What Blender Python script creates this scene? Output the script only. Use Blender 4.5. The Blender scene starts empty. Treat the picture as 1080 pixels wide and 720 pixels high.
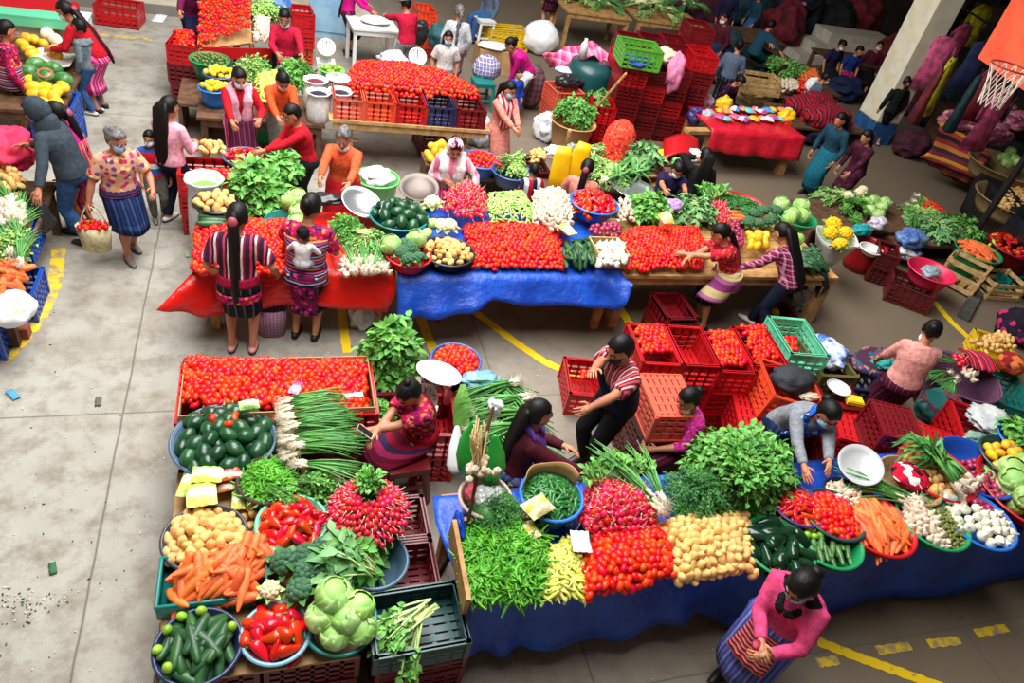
import bpy, math, random
import numpy as np
from mathutils import Vector, Matrix, Euler, noise as mnoise

R = random.Random(11)
C = bpy.context.scene.collection
PI = math.pi
V = Vector

# ------------------------------------------------------------------ camera
F_PX, PITCH, ROLL, YAW, CAM_H = 768.48, .666945, -.237917, -.401021, 5.0

def cam_rot():
    Rz = Matrix.Rotation(YAW, 3, 'Z')
    Rx = Matrix.Rotation(-PITCH, 3, 'X')
    R0 = Matrix(((1, 0, 0), (0, 0, 1), (0, -1, 0)))
    Rr = Matrix.Rotation(ROLL, 3, 'Z')
    return Rz @ Rx @ R0 @ Rr                 # columns: image right, image down, forward

CR = cam_rot()

def at(x, y, z=0.0):
    """point of the photographed place seen at pixel (x, y) and standing z above the floor"""
    d = CR @ V(((x - 540) / F_PX, (y - 360) / F_PX, 1.0))
    t = (z - CAM_H) / d.z
    return V((0, 0, CAM_H)) + d * t

cam = bpy.data.cameras.new('camera')
cam.sensor_width = 36
cam.lens = F_PX / 1080 * 36
cam.clip_end = 200
camo = bpy.data.objects.new('camera', cam)
C.objects.link(camo)
m3 = Matrix((CR.col[0], -CR.col[1], -CR.col[2])).transposed()
camo.matrix_world = Matrix.Translation((0, 0, CAM_H)) @ m3.to_4x4()
bpy.context.scene.camera = camo

# ------------------------------------------------------------------ materials
def lin(c):
    out = []
    for x in c[:3]:
        x /= 255.0
        out.append(x / 12.92 if x <= .04045 else ((x + .055) / 1.055) ** 2.4)
    return (*out, 1.0)

class NT:
    def __init__(s, name):
        s.m = bpy.data.materials.new(name)
        s.m.use_nodes = True
        s.t = s.m.node_tree
        s.b = s.t.nodes['Principled BSDF']
        s._oc = None
    def n(s, kind, **kw):
        x = s.t.nodes.new(kind)
        for k, v in kw.items():
            setattr(x, k, v)
        return x
    def l(s, a, b):
        s.t.links.new(a, b)
    def oc(s):
        if s._oc is None:
            s._oc = s.n('ShaderNodeTexCoord').outputs['Object']
        return s._oc
    def math(s, op, a, b=None, c=None):
        x = s.n('ShaderNodeMath', operation=op)
        for i, v in enumerate((a, b, c)):
            if v is None: continue
            if isinstance(v, (int, float)): x.inputs[i].default_value = v
            else: s.l(v, x.inputs[i])
        return x.outputs[0]
    def noise(s, scale, detail=3, vec=None, rough=.55):
        x = s.n('ShaderNodeTexNoise')
        x.inputs['Scale'].default_value = scale
        x.inputs['Detail'].default_value = detail
        x.inputs['Roughness'].default_value = rough
        s.l(vec or s.oc(), x.inputs['Vector'])
        return x.outputs['Fac']
    def ramp(s, fac, stops, interp='LINEAR'):
        x = s.n('ShaderNodeValToRGB')
        r = x.color_ramp
        r.interpolation = interp
        while len(r.elements) < len(stops): r.elements.new(.5)
        for e, (p, c) in zip(r.elements, stops):
            e.position = p
            e.color = lin(c) if len(c) == 3 else c
        s.l(fac, x.inputs['Fac'])
        return x.outputs['Color']
    def mix(s, fac, a, b, blend='MIX'):
        x = s.n('ShaderNodeMix', data_type='RGBA', blend_type=blend)
        for i, v in ((0, fac), (6, a), (7, b)):
            if isinstance(v, (int, float)): x.inputs[i].default_value = v
            elif isinstance(v, tuple): x.inputs[i].default_value = lin(v) if len(v) == 3 else v
            else: s.l(v, x.inputs[i])
        return x.outputs[2]
    def rand(s):
        o = s.n('ShaderNodeObjectInfo').outputs['Random']
        g = s.n('ShaderNodeNewGeometry').outputs['Random Per Island']
        return s.math('FRACT', s.math('ADD', o, g))
    def hsv(s, col, rnd, dv=.15, dh=.01):
        x = s.n('ShaderNodeHueSaturation')
        s.l(s.math('MULTIPLY_ADD', rnd, 2 * dv, 1 - dv), x.inputs['Value'])
        r2 = s.math('FRACT', s.math('MULTIPLY', rnd, 7.31))
        s.l(s.math('MULTIPLY_ADD', r2, 2 * dh, .5 - dh), x.inputs['Hue'])
        s.l(col, x.inputs['Color'])
        return x.outputs['Color']
    def bump(s, h, strength=.3, dist=.01):
        x = s.n('ShaderNodeBump')
        x.inputs['Strength'].default_value = strength
        x.inputs['Distance'].default_value = dist
        s.l(h, x.inputs['Height'])
        s.l(x.outputs['Normal'], s.b.inputs['Normal'])
    def fin(s, col, rough=.5, metal=0, spec=.5):
        if isinstance(col, tuple): s.b.inputs['Base Color'].default_value = lin(col)
        else: s.l(col, s.b.inputs['Base Color'])
        s.b.inputs['Roughness'].default_value = rough
        s.b.inputs['Metallic'].default_value = metal
        s.b.inputs['Specular IOR Level'].default_value = spec
        return s.m

MC = {}
def mat(name, c, rough=.5, c2=None, ns=12, var=0, dh=.01, bump=0, bs=60, metal=0, spec=.5, alpha=1, trans=0, thr=None, coat=0):
    if name in MC: return MC[name]
    t = NT(name)
    col = None
    if c2 is not None:
        f = t.noise(ns)
        a, b = thr or (.38, .62)
        col = t.ramp(f, [(a, c), (b, c2)])
    elif var:
        col = t.mix(0.0, c, c)
    if var:
        col = t.hsv(col, t.rand(), var, dh)
    m = t.fin(col if col is not None else c, rough, metal, spec)
    if bump: t.bump(t.noise(bs, 4), bump)
    if alpha < 1: t.b.inputs['Alpha'].default_value = alpha
    if trans: t.b.inputs['Transmission Weight'].default_value = trans
    if coat: t.b.inputs['Coat Weight'].default_value = coat
    MC[name] = m
    return m

def fabric(name, kind='plain', cols=((200, 30, 60),), scale=10, rough=.85, axis=2, fold=.35, fs=14):
    """woven cloth: stripes across an axis of the garment, plaid, flowers or dense brocade"""
    if name in MC: return MC[name]
    t = NT(name)
    sep = t.n('ShaderNodeSeparateXYZ')
    t.l(t.oc(), sep.inputs[0])
    wob = t.noise(6, 2)
    def stripes(ax, sc, cs):
        v = t.math('MULTIPLY_ADD', wob, .02, sep.outputs[ax])
        fr = t.math('FRACT', t.math('ADD', t.math('MULTIPLY', v, sc), 20.0))
        n = len(cs)
        return t.ramp(fr, [(i / n, c) for i, c in enumerate(cs)], 'CONSTANT')
    if kind == 'plain':
        c = cols[0]
        d = tuple(x * .82 for x in c)
        col = t.ramp(t.noise(22, 4), [(.35, d), (.6, c)])
    elif kind == 'stripe':
        col = stripes(axis, scale, cols)
    elif kind == 'plaid':
        a = stripes(0, scale, cols)
        b = stripes(2, scale, cols)
        col = t.mix(.5, a, b)
    elif kind in ('flower', 'brocade'):
        vo = t.n('ShaderNodeTexVoronoi')
        vo.inputs['Scale'].default_value = scale
        t.l(t.oc(), vo.inputs['Vector'])
        s2 = t.n('ShaderNodeSeparateColor')
        t.l(vo.outputs['Color'], s2.inputs[0])
        n = len(cols)
        col = t.ramp(s2.outputs[0], [(i / n, c) for i, c in enumerate(cols)], 'CONSTANT')
        if kind == 'flower':
            col = t.mix(t.ramp(vo.outputs['Distance'], [(.50, (0, 0, 0)), (.58, (255, 255, 255))]), col, cols[0])
        else:
            z = t.math('FRACT', t.math('ADD', t.math('MULTIPLY', sep.outputs[2], scale * .33), 20.0))
            k = t.ramp(z, [(0, (0, 0, 0)), (.6, (0, 0, 0)), (.61, (255, 255, 255))], 'CONSTANT')
            col = t.mix(k, col, cols[0])
    fine = t.noise(180, 2)
    col = t.mix(.12, col, fine, 'OVERLAY')
    t.bump(t.noise(fs, 3), fold, .03)
    MC[name] = t.fin(col, rough, 0, .2)
    return MC[name]

# ------------------------------------------------------------------ mesh building
class MB:
    def __init__(s):
        s.v, s.f, s.m = [], [], []
    def add(s, vs, fs, mi=0, M=None):
        o = len(s.v)
        s.v.extend([M @ V(p) for p in vs] if M is not None else [V(p) for p in vs])
        s.f.extend([tuple(i + o for i in f) for f in fs])
        s.m.extend([mi] * len(fs))
        return s
    def box(s, c, d, rz=0, mi=0, M=None, taper=1.0):
        hx, hy, hz = d[0] / 2, d[1] / 2, d[2] / 2
        vs = []
        for z, k in ((-hz, 1.0), (hz, taper)):
            vs += [(-hx * k, -hy * k, z), (hx * k, -hy * k, z), (hx * k, hy * k, z), (-hx * k, hy * k, z)]
        T = Matrix.Translation(c) @ Matrix.Rotation(rz, 4, 'Z')
        if M is not None: T = M @ T
        return s.add(vs, [(3, 2, 1, 0), (4, 5, 6, 7), (0, 1, 5, 4), (1, 2, 6, 5), (2, 3, 7, 6), (3, 0, 4, 7)], mi, T)
    def beam(s, a, b, w, h, mi=0):
        a, b = V(a), V(b)
        d = b - a
        L = d.length
        q = d.to_track_quat('X', 'Z')
        return s.box((0, 0, 0), (L, w, h), 0, mi, Matrix.Translation((a + b) / 2) @ q.to_matrix().to_4x4())
    def tube(s, pts, rad, n=8, mi=0, sq=1.0, up=None, round_=True, M=None, cap=True):
        """a swept limb: centre line, one radius per point, flattened by sq across 'up', rounded ends"""
        pts = [V(p) for p in pts]
        if not hasattr(rad, '__len__'): rad = [rad] * len(pts)
        rad = list(rad)
        if round_:
            d0 = (pts[0] - pts[1]).normalized(); d1 = (pts[-1] - pts[-2]).normalized()
            r0, r1 = rad[0], rad[-1]
            pts = [pts[0] + d0 * r0 * .97, pts[0] + d0 * r0 * .7] + pts + [pts[-1] + d1 * r1 * .7, pts[-1] + d1 * r1 * .97]
            rad = [r0 * .25, r0 * .72] + rad + [r1 * .72, r1 * .25]
        vs, fs = [], []
        ref = V(up) if up is not None else None
        prev = None
        for i, p in enumerate(pts):
            t = (pts[min(i + 1, len(pts) - 1)] - pts[max(i - 1, 0)])
            if t.length < 1e-9: t = V((0, 0, 1))
            t.normalize()
            if ref is not None: u = ref - t * ref.dot(t)
            elif prev is not None: u = prev - t * prev.dot(t)
            else:
                a = V((0, 0, 1)) if abs(t.z) < .9 else V((0, 1, 0))
                u = a - t * a.dot(t)
            if u.length < 1e-6:
                a = V((1, 0, 0)); u = a - t * a.dot(t)
            u.normalize(); prev = u
            w = t.cross(u)
            for k in range(n):
                an = 2 * PI * k / n
                vs.append(p + u * (math.cos(an) * rad[i] * sq) + w * (math.sin(an) * rad[i]))
        for i in range(len(pts) - 1):
            for k in range(n):
                a, b = i * n + k, i * n + (k + 1) % n
                fs.append((a, b, b + n, a + n))
        if cap:
            fs.append(tuple(range(n - 1, -1, -1)))
            fs.append(tuple((len(pts) - 1) * n + k for k in range(n)))
        return s.add(vs, fs, mi, M)
    def rings(s, rings, mi=0, M=None, cap0=True, cap1=True):
        n = len(rings[0])
        vs, fs = [], []
        for r in rings: vs.extend(r)
        for i in range(len(rings) - 1):
            for k in range(n):
                a, b = i * n + k, i * n + (k + 1) % n
                fs.append((a, b, b + n, a + n))
        if cap0: fs.append(tuple(range(n - 1, -1, -1)))
        if cap1: fs.append(tuple((len(rings) - 1) * n + k for k in range(n)))
        return s.add(vs, fs, mi, M)
    def lathe(s, prof, n=20, mi=0, M=None, sx=1, sy=1, wob=0, wk=5, cap0=True, cap1=True):
        rg = []
        for r, z in prof:
            rg.append([((r * (1 + wob * math.cos(wk * 2 * PI * k / n))) * math.cos(2 * PI * k / n) * sx,
                        (r * (1 + wob * math.cos(wk * 2 * PI * k / n))) * math.sin(2 * PI * k / n) * sy, z) for k in range(n)])
        return s.rings(rg, mi, M, cap0, cap1)
    def ell(s, c, r, nu=12, nv=8, mi=0, M=None, disp=None):
        if not hasattr(r, '__len__'): r = (r, r, r)
        rg = []
        for j in range(nv + 1):
            th = PI * (j + .0) / nv
            th = min(max(th, .12), PI - .12)
            ring = []
            for k in range(nu):
                ph = 2 * PI * k / nu
                d = V((math.sin(th) * math.cos(ph), math.sin(th) * math.sin(ph), -math.cos(th)))
                q = 1 + (disp(d) if disp else 0)
                ring.append((c[0] + r[0] * d.x * q, c[1] + r[1] * d.y * q, c[2] + r[2] * d.z * q))
            rg.append(ring)
        return s.rings(rg, mi, M)
    def sheet(s, fn, nu, nv, mi=0, thick=0.0):
        """a surface fn(u, v) with real thickness along its own normal"""
        P = [[V(fn(i / nu, j / nv)) for j in range(nv + 1)] for i in range(nu + 1)]
        vs = [p for row in P for p in row]
        w = nv + 1
        fs = [(i * w + j, (i + 1) * w + j, (i + 1) * w + j + 1, i * w + j + 1) for i in range(nu) for j in range(nv)]
        if thick:
            ns = []
            for i in range(nu + 1):
                for j in range(nv + 1):
                    a = P[min(i + 1, nu)][j] - P[max(i - 1, 0)][j]
                    b = P[i][min(j + 1, nv)] - P[i][max(j - 1, 0)]
                    q = a.cross(b)
                    ns.append(q.normalized() if q.length > 1e-12 else V((0, 0, 1)))
            o = len(vs)
            vs = vs + [p - q * thick for p, q in zip(vs, ns)]
            fs += [(f[3] + o, f[2] + o, f[1] + o, f[0] + o) for f in fs]
            edge = [(i, 0) for i in range(nu)] + [(nu, j) for j in range(nv)] + [(i, nv) for i in range(nu, 0, -1)] + [(0, j) for j in range(nv, 0, -1)]
            ids = [i * w + j for i, j in edge]
            for a, b in zip(ids, ids[1:] + ids[:1]):
                fs.append((b, a, a + o, b + o))
        return s.add(vs, fs, mi)
    def leaf(s, base, d, up, L, W, mi=0, curl=.3, n=3):
        """one leaf blade: a curved pointed strip"""
        d = V(d).normalized(); up = V(up)
        sd = d.cross(up)
        if sd.length < 1e-5: sd = V((1, 0, 0))
        sd.normalize()
        nn = sd.cross(d)
        vs = []
        prof = [.25, 1.0, .85, .1] if n == 3 else [.3, .9, 1, .75, .1][:n + 1]
        for i in range(n + 1):
            t = i / n
            c = V(base) + d * (L * t) + nn * (-curl * L * t * t)
            w = W * .5 * prof[min(i, len(prof) - 1)]
            vs += [c - sd * w + nn * w * .35, c, c + sd * w + nn * w * .35]
        fs = []
        for i in range(n):
            a = i * 3
            fs += [(a, a + 1, a + 4, a + 3), (a + 1, a + 2, a + 5, a + 4)]
        return s.add(vs, fs, mi)
    def join(s, o, M=None, mi=None):
        s.add(o.v, o.f, 0, M)
        s.m[-len(o.f):] = list(o.m) if mi is None else [mi] * len(o.f)
        return s
    def mesh(s, name='m', mats=(), smooth=True):
        me = bpy.data.meshes.new(name)
        nv, nf = len(s.v), len(s.f)
        me.vertices.add(nv)
        me.vertices.foreach_set('co', np.array([c for p in s.v for c in p], dtype=np.float32))
        lens = np.array([len(f) for f in s.f], dtype=np.int32)
        idx = np.array([i for f in s.f for i in f], dtype=np.int32)
        me.loops.add(len(idx))
        me.loops.foreach_set('vertex_index', idx)
        me.polygons.add(nf)
        st = np.zeros(nf, dtype=np.int32)
        if nf > 1: st[1:] = np.cumsum(lens)[:-1]
        me.polygons.foreach_set('loop_start', st)
        me.polygons.foreach_set('loop_total', lens)
        me.polygons.foreach_set('material_index', np.array(s.m, dtype=np.int32))
        me.polygons.foreach_set('use_smooth', np.full(nf, smooth, dtype=bool))
        for m in mats: me.materials.append(m)
        me.update(calc_edges=True)
        return me
    def build(s, name, mats, parent=None, smooth=True):
        if not isinstance(mats, (list, tuple)): mats = [mats]
        return link(name, s.mesh(name, mats, smooth), parent)

def link(name, me, parent=None, M=None):
    o = bpy.data.objects.new(name, me)
    C.objects.link(o)
    if parent is not None: o.parent = parent
    if M is not None: o.matrix_world = M
    return o

def tag(o, label, cat, group=None, kind=None):
    o['label'] = label
    o['category'] = cat
    if group: o['group'] = group
    if kind: o['kind'] = kind
    return o

def empty(name, loc, rz=0, label=None, cat=None, group=None):
    o = bpy.data.objects.new(name, None)
    o.empty_display_size = .05
    C.objects.link(o)
    o.location = loc
    o.rotation_euler = (0, 0, rz)
    if label: tag(o, label, cat, group)
    return o

def structure(name, mb, mats, smooth=False):
    o = mb.build(name, mats, None, smooth)
    o['kind'] = 'structure'
    return o

ORD = ['first', 'second', 'third', 'fourth', 'fifth', 'sixth', 'seventh', 'eighth', 'ninth', 'tenth', 'eleventh', 'twelfth']

def bez(a, b, c, n=6):
    a, b, c = V(a), V(b), V(c)
    return [a * (1 - t) ** 2 + b * 2 * t * (1 - t) + c * t * t for t in (i / n for i in range(n + 1))]
# ------------------------------------------------------------------ people
SKIN = {
    'a': mat('skin tan', (186, 122, 88), .55, var=.06),
    'b': mat('skin brown', (160, 100, 70), .55, var=.06),
}
HAIR = {
    'black': mat('black hair', (9, 7, 8), .5, (18, 14, 14), 40, bump=.3, bs=90, spec=.25),
    'grey': mat('grey hair', (120, 116, 116), .5, (66, 62, 64), 30, bump=.3, bs=90),
    'white': mat('silver hair', (196, 190, 184), .5, (140, 134, 130), 30),
}
M_EYEW = mat('eye white', (225, 218, 210), .3)
M_EYED = mat('eye dark', (18, 12, 10), .2)
M_LIP = mat('lips', (150, 70, 66), .5)
MASK = {'blue': mat('blue mask cloth', (150, 192, 226), .8), 'white': mat('white mask cloth', (222, 226, 232), .8),
        'dark': mat('dark mask cloth', (30, 32, 40), .8), 'pink': mat('pink mask cloth', (232, 196, 200), .8)}

TMP = bpy.data.objects.new('scratch', None)

def remesh(mb, vox, it=3):
    """one continuous surface grown over overlapping limbs"""
    me = mb.mesh('scratch')
    ob = bpy.data.objects.new('scratch', me)
    C.objects.link(ob)
    md = ob.modifiers.new('r', 'REMESH')
    md.mode = 'VOXEL'; md.voxel_size = vox
    sm = ob.modifiers.new('s', 'SMOOTH')
    sm.factor = .5; sm.iterations = it
    dg = bpy.context.evaluated_depsgraph_get()
    dg.update()
    out = bpy.data.meshes.new_from_object(ob.evaluated_get(dg))
    bpy.data.objects.remove(ob)
    bpy.data.meshes.remove(me)
    out.polygons.foreach_set('use_smooth', np.ones(len(out.polygons), dtype=bool))
    return out

def ik(a, t, l1, l2, pole):
    d = t - a
    L = min(d.length, (l1 + l2) * .995)
    L = max(L, abs(l1 - l2) * 1.05 + .01)
    u = d.normalized()
    t = a + u * L
    p = pole - u * pole.dot(u)
    if p.length < 1e-4: p = V((0, -1, 0)) - u * u.y * -1
    p.normalize()
    c = (l1 * l1 + L * L - l2 * l2) / (2 * l1 * L)
    c = max(-1, min(1, c))
    return a + u * (l1 * c) + p * (l1 * math.sqrt(1 - c * c)), t

def hand_mb(mb, w, d, n, side, s, curl=.5, n_seg=6):
    """palm with four unequal bent fingers and a thumb that leaves the side of the palm"""
    d = d.normalized(); n = (n - d * n.dot(d)).normalized()
    x = d.cross(n) * side                      # towards the thumb side
    mb.tube([w - d * .01 * s, w + d * .035 * s, w + d * .075 * s], [.024 * s, .034 * s, .033 * s], 10, 0, .5, n)
    for k, L in enumerate((.070, .078, .072, .056)):
        b = w + d * .078 * s + x * (.026 - .0175 * k) * s
        dd = (d + x * (.10 - .07 * k)).normalized()
        l1, l2, l3 = L * .45 * s, L * .32 * s, L * .25 * s
        a1, a2, a3 = curl * .5, curl * 1.2, curl * 1.7
        p1 = b + (dd * math.cos(a1) + n * math.sin(a1)) * l1
        p2 = p1 + (dd * math.cos(a2) + n * math.sin(a2)) * l2
        p3 = p2 + (dd * math.cos(a3) + n * math.sin(a3)) * l3
        mb.tube([b - d * .02 * s, b, p1, p2, p3], [.0085 * s, .009 * s, .0082 * s, .0075 * s, .006 * s], n_seg)
    tb = w + d * .022 * s + x * .026 * s
    t1 = tb + (d * .6 + x * .75 + n * .3).normalized() * .034 * s
    t2 = t1 + (d * .9 + x * .25 + n * .4 * (1 + curl)).normalized() * .030 * s
    mb.tube([tb - x * .015 * s, tb, t1, t2], [.012 * s, .0125 * s, .0105 * s, .0075 * s], n_seg)

TORSO = [(-.09, .120, .100), (-.03, .160, .118), (.05, .152, .112), (.13, .134, .100), (.22, .140, .106), (.30, .156, .112), (.37, .168, .100), (.42, .150, .078), (.455, .085, .060)]

def person(label, px, face, h=1.52, legs='stand', lean=0, side=0, head=(0, 0), Rh=None, Lh=None, girth=1.0,
           skin='a', top=None, sleeve='long', hemt=-.06, loose=1.0, skirt=None, hem=.32, trousers=None,
           hair='short', hc='black', hl=.5, mask=None, shoe=(40, 36, 40), seat=.42, base=0.0, feet=False, stride=0,
           curl=.55, far=False, extras=(), group=None, name='person', chin=False, feet_at=None, loc=None, pitch_loc=None, legs_hidden=False, hk=1.06):
    s = h / 1.58
    vox = .0165 if far else .0115
    # -------- joints
    hz = .82 * s if legs == 'stand' else seat + .10 * s
    la = math.radians(lean); sa = math.radians(side)
    py = -.16 * math.sin(la) if legs == 'stand' else 0
    P0 = V((0, py, hz))
    def frame(t):
        k = min(max((t + .05) / .3, 0), 1.15)
        a = la * (.45 + .55 * k); b = sa * k
        up = V((math.sin(b), math.sin(a) * math.cos(b), math.cos(a) * math.cos(b)))
        fw = V((0, math.cos(a), -math.sin(a)))
        rt = fw.cross(up).normalized()
        fw = up.cross(rt)
        return rt, fw, up
    def sp(t):
        if t <= 0: return P0 + frame(0)[2] * (t * s)
        n = 8; p = P0.copy()
        for i in range(n): p = p + frame(t * (i + .5) / n)[2] * (t * s / n)
        return p
    rt, fw, up = frame(.42)
    N = sp(.47)
    ha = la * .55 + math.radians(head[0]); hy = math.radians(head[1])
    nk = V((math.sin(sa) * .5, math.sin(ha * .6), math.cos(ha * .6))).normalized()
    HB = N + nk * .055 * s
    Mh = (Matrix.Rotation(hy, 4, 'Z') @ Matrix.Rotation(-ha, 4, 'X'))
    HC = HB + (Mh @ V((0, .018, .088))) * s
    MH = Matrix.Translation(HC) @ Mh @ Matrix.Diagonal((s * hk, s * hk, s * hk, 1))
    topz = max((MH @ V(p)).z for p in ((0, 0, .115), (0, -.07, .085), (0, .06, .09))) + base
    fr = math.radians(face) - PI / 2
    rot = Matrix.Rotation(fr, 3, 'Z')
    if loc is not None: L0 = V(loc)
    elif feet:
        w = at(px[0], px[1], base); L0 = V((w.x, w.y, base))
    else:
        w = at(px[0], px[1], topz)
        tp = rot @ (MH @ V((0, 0, .11)))
        L0 = V((w.x - tp.x, w.y - tp.y, base))
    def target(t):
        if t is None: return None
        if t[0] == 'l': return V(t[1:]) * s
        return rot.transposed() @ (at(*t) - L0)
    SH = {1: sp(.405) + rt * .158 * s * (.94 + .06 * girth), -1: sp(.405) - rt * .158 * s * (.94 + .06 * girth)}
    arms = {}
    for sd, tg in ((1, Rh), (-1, Lh)):
        t = target(tg)
        if t is None: t = SH[sd] + V((sd * .07, .05 + .10 * math.sin(la), -.455)) * s
        pole = V((sd * .55, -.5, -.55))
        e, w = ik(SH[sd], t, .265 * s, .225 * s, pole)
        arms[sd] = (SH[sd], e, w)
    HP = {1: P0 + V((.085 * s, 0, -.01)), -1: P0 + V((-.085 * s, 0, -.01))}
    lg = {}
    for sd in (1, -1):
        if legs == 'stand': f = V((sd * (.095 if not stride else .075) * s, sd * stride * s + .0, .075 * s))
        else: f = V((sd * .11 * s, .40 * s, .075 * s))
        if feet_at and feet_at.get(sd): f = V(feet_at[sd]) * s
        k, f2 = ik(HP[sd], f, .40 * s, .385 * s, V((sd * .1, 1, .15 if legs == 'stand' else .6)))
        lg[sd] = (HP[sd], k, f2)
    g = girth
    # -------- body, one surface
    b = MB()
    def torso(mb, grow, t0=-.2, t1=.6, extra=0):
        rg = []
        for t, wx, wy in TORSO:
            if t < t0 - 1e-6 or t > t1: continue
            r_, f_, u_ = frame(t)
            c = sp(t)
            q = g if t < .36 else (1 + (g - 1) * .5)
            rg.append([c + r_ * (math.cos(2 * PI * k / 20) * (wx * q * s + grow)) + f_ * (math.sin(2 * PI * k / 20) * (wy * q * s + grow)) for k in range(20)])
        mb.rings(rg)
    torso(b, 0)
    b.tube([sp(.40), N, HB, HC], [x * s for x in (.062, .052, .048, .05)], 12)
    b.ell((0, -.008, .012), (.074, .094, .100), 16, 12, 0, MH)
    b.ell((0, .030, -.045), (.058, .062, .074), 14, 10, 0, MH)
    b.tube([(0, .082, .015), (0, .102, -.022)], [.010, .016], 8, 0, 1, None, True, MH)
    for sd in (1, -1):
        b.ell((sd * .076, -.005, -.012), (.012, .022, .032), 8, 6, 0, MH)
        a, e, w = arms[sd]
        b.tube([a - rt * sd * .03, a, a.lerp(e, .4), e, e.lerp(w, .35), w], [x * s for x in (.052, .052, .047, .038, .040, .027)], 12)
        d = (w - e).normalized()
        b.tube([w, w + d * .07 * s], [.026 * s, .030 * s], 10)
        a, k, f = lg[sd]
        b.tube([a, a.lerp(k, .35), k, k.lerp(f, .3), k.lerp(f, .75), f], [x * s for x in (.088, .080, .054, .056, .038, .034)], 12)
        ft = V((0, 1, 0))
        b.tube([f + V((0, -.03, -.035)) * s, f + V((0, .05, -.045)) * s, f + V((0, .13, -.055)) * s], [x * s for x in (.032, .034, .026)], 10)
    root = empty(name, L0, fr, label, 'person', group)
    me = remesh(b, vox)
    hm = MB()
    for sd in (1, -1):
        a, e, w = arms[sd]
        d = (w - e).normalized()
        inn = -rt * sd * .8 + fw * .2 - V((0, 0, .55 if abs(d.z) < .7 else 0))
        hand_mb(hm, w + d * .012 * s, d, inn, sd if True else 1, s, curl, 5 if far else 6)
    hme = hm.mesh('hands')
    # join the fingers to the body surface so that the body stays one mesh
    nv = len(me.vertices)
    vb = np.empty(nv * 3, np.float32); me.vertices.foreach_get('co', vb)
    fb = MB()
    fb.v = [V(x) for x in vb.reshape(-1, 3)]
    lv = np.empty(len(me.loops), np.int32); me.loops.foreach_get('vertex_index', lv)
    lt = np.empty(len(me.polygons), np.int32); me.polygons.foreach_get('loop_total', lt)
    o = 0
    for q in lt:
        fb.f.append(tuple(lv[o:o + q])); o += q
    fb.m = [0] * len(fb.f)
    fb.join(hm)
    body = fb.build('body', SKIN[skin], root)
    # -------- face
    if not far:
        for sd in (1, -1):
            eb = MB()
            eb.ell((sd * .030, .078, .006), (.014, .010, .009), 8, 6, 0, MH)
            eb.ell((sd * .030, .085, .006), (.0075, .006, .0075), 8, 6, 1, MH)
            eb.build('eye', [M_EYEW, M_EYED], root)
            bw = MB(); bw.tube([(sd * .014, .088, .026), (sd * .034, .085, .031), (sd * .050, .070, .024)], .0055, 5, 0, 1, None, True, MH)
            bw.build('eyebrow', HAIR['black' if hc == 'black' else 'grey'], root)
        if not mask or chin:
            lp = MB(); lp.ell((0, .087, -.062), (.022, .010, .008), 8, 6, 0, MH); lp.build('lips', M_LIP, root)
    if mask:
        mk = MB()
        zc = -.085 if chin else -.045
        mk.ell((0, .036, zc), (.067, .070 if not chin else .062, .056), 14, 10, 0, MH, lambda d: (-.3 if d.y < -.1 else 0))
        for sd in (1, -1):
            mk.tube([(sd * .058, .05, zc + .02), (sd * .080, -.005, .0)], .003, 4, 0, 1, None, True, MH)
        mk.build('face_mask', MASK[mask], root)
    # -------- hair
    hmt = HAIR[hc]
    if hair != 'none':
        hb = MB()
        def cut(d):
            if d.y > .30 and d.z < .52 - .25 * abs(d.x): return -.30
            if d.z < -.45 and d.y > -.55: return -.35
            return .03 * mnoise.noise(d * 3)
        hb.ell((0, -.014, .016), (.090, .110, .114), 20, 14, 0, MH, cut)
        bk = [MH @ V((0, -.100, .035)), MH @ V((0, -.118, -.02))]
        def back(t, off): return sp(t) - frame(t)[1] * (off * s)
        def tail(w0, w1, sq):
            ts = [.38 - hl * k / 4 for k in range(5)]
            pts = bk + [back(t, .118 * (1 if t > .05 else 1.25) * (.6 + .4 * g)) for t in ts]
            rr = [w0 * .8, w0] + [w0 + (w1 - w0) * k / 4 for k in range(5)]
            return pts, [x * s for x in rr]
        if hair == 'pony':
            p, r = tail(.050, .024, .8); hb.tube(p, r, 10, 0, .75, fw)
            tb = MB(); tb.tube([bk[1] + V((0, 0, .004)), bk[1] - V((0, 0, .012 * s))], .047 * s, 10); tb.build('hair_tie', mat('hair tie', (150, 60, 80), .6), root)
        elif hair == 'long':
            p, r = tail(.080, .062, .35)
            for i in range(7):
                o = rt * ((i - 3) * .021 * s); k = .55 + .45 * ((i * 5) % 7) / 7
                m = len(p) - 2; q = [p[0] + o * .6, p[1] + o] + [p[2 + j] + o * (1.1 - .1 * j) for j in range(m)]
                q[-1] = q[-2].lerp(q[-1], k)
                hb.tube(q, [.030 * s, .034 * s] + [.030 * s] * (m - 1) + [.010 * s], 8)
        elif hair == 'braid':
            p, r = tail(.032, .016, 1)
            q = []; rr = []
            for i in range(len(p) - 1):
                for k in range(3):
                    q.append(p[i].lerp(p[i + 1], k / 3)); rr.append((r[i] + (r[i + 1] - r[i]) * k / 3) * (1.2 if k % 3 != 1 else .8))
            hb.tube(q, rr, 8)
        elif hair == 'bun':
            hb.ell((0, -.118, .030), (.046, .040, .046), 12, 8, 0, MH)
        elif hair == 'topbun':
            hb.ell((0, -.070, .115), (.036, .036, .030), 12, 8, 0, MH)
        hb.build('hair', hmt, root)
    # -------- clothes
    cvox = .0175 if far else .0130
    gr = .020 * s * loose
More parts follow.
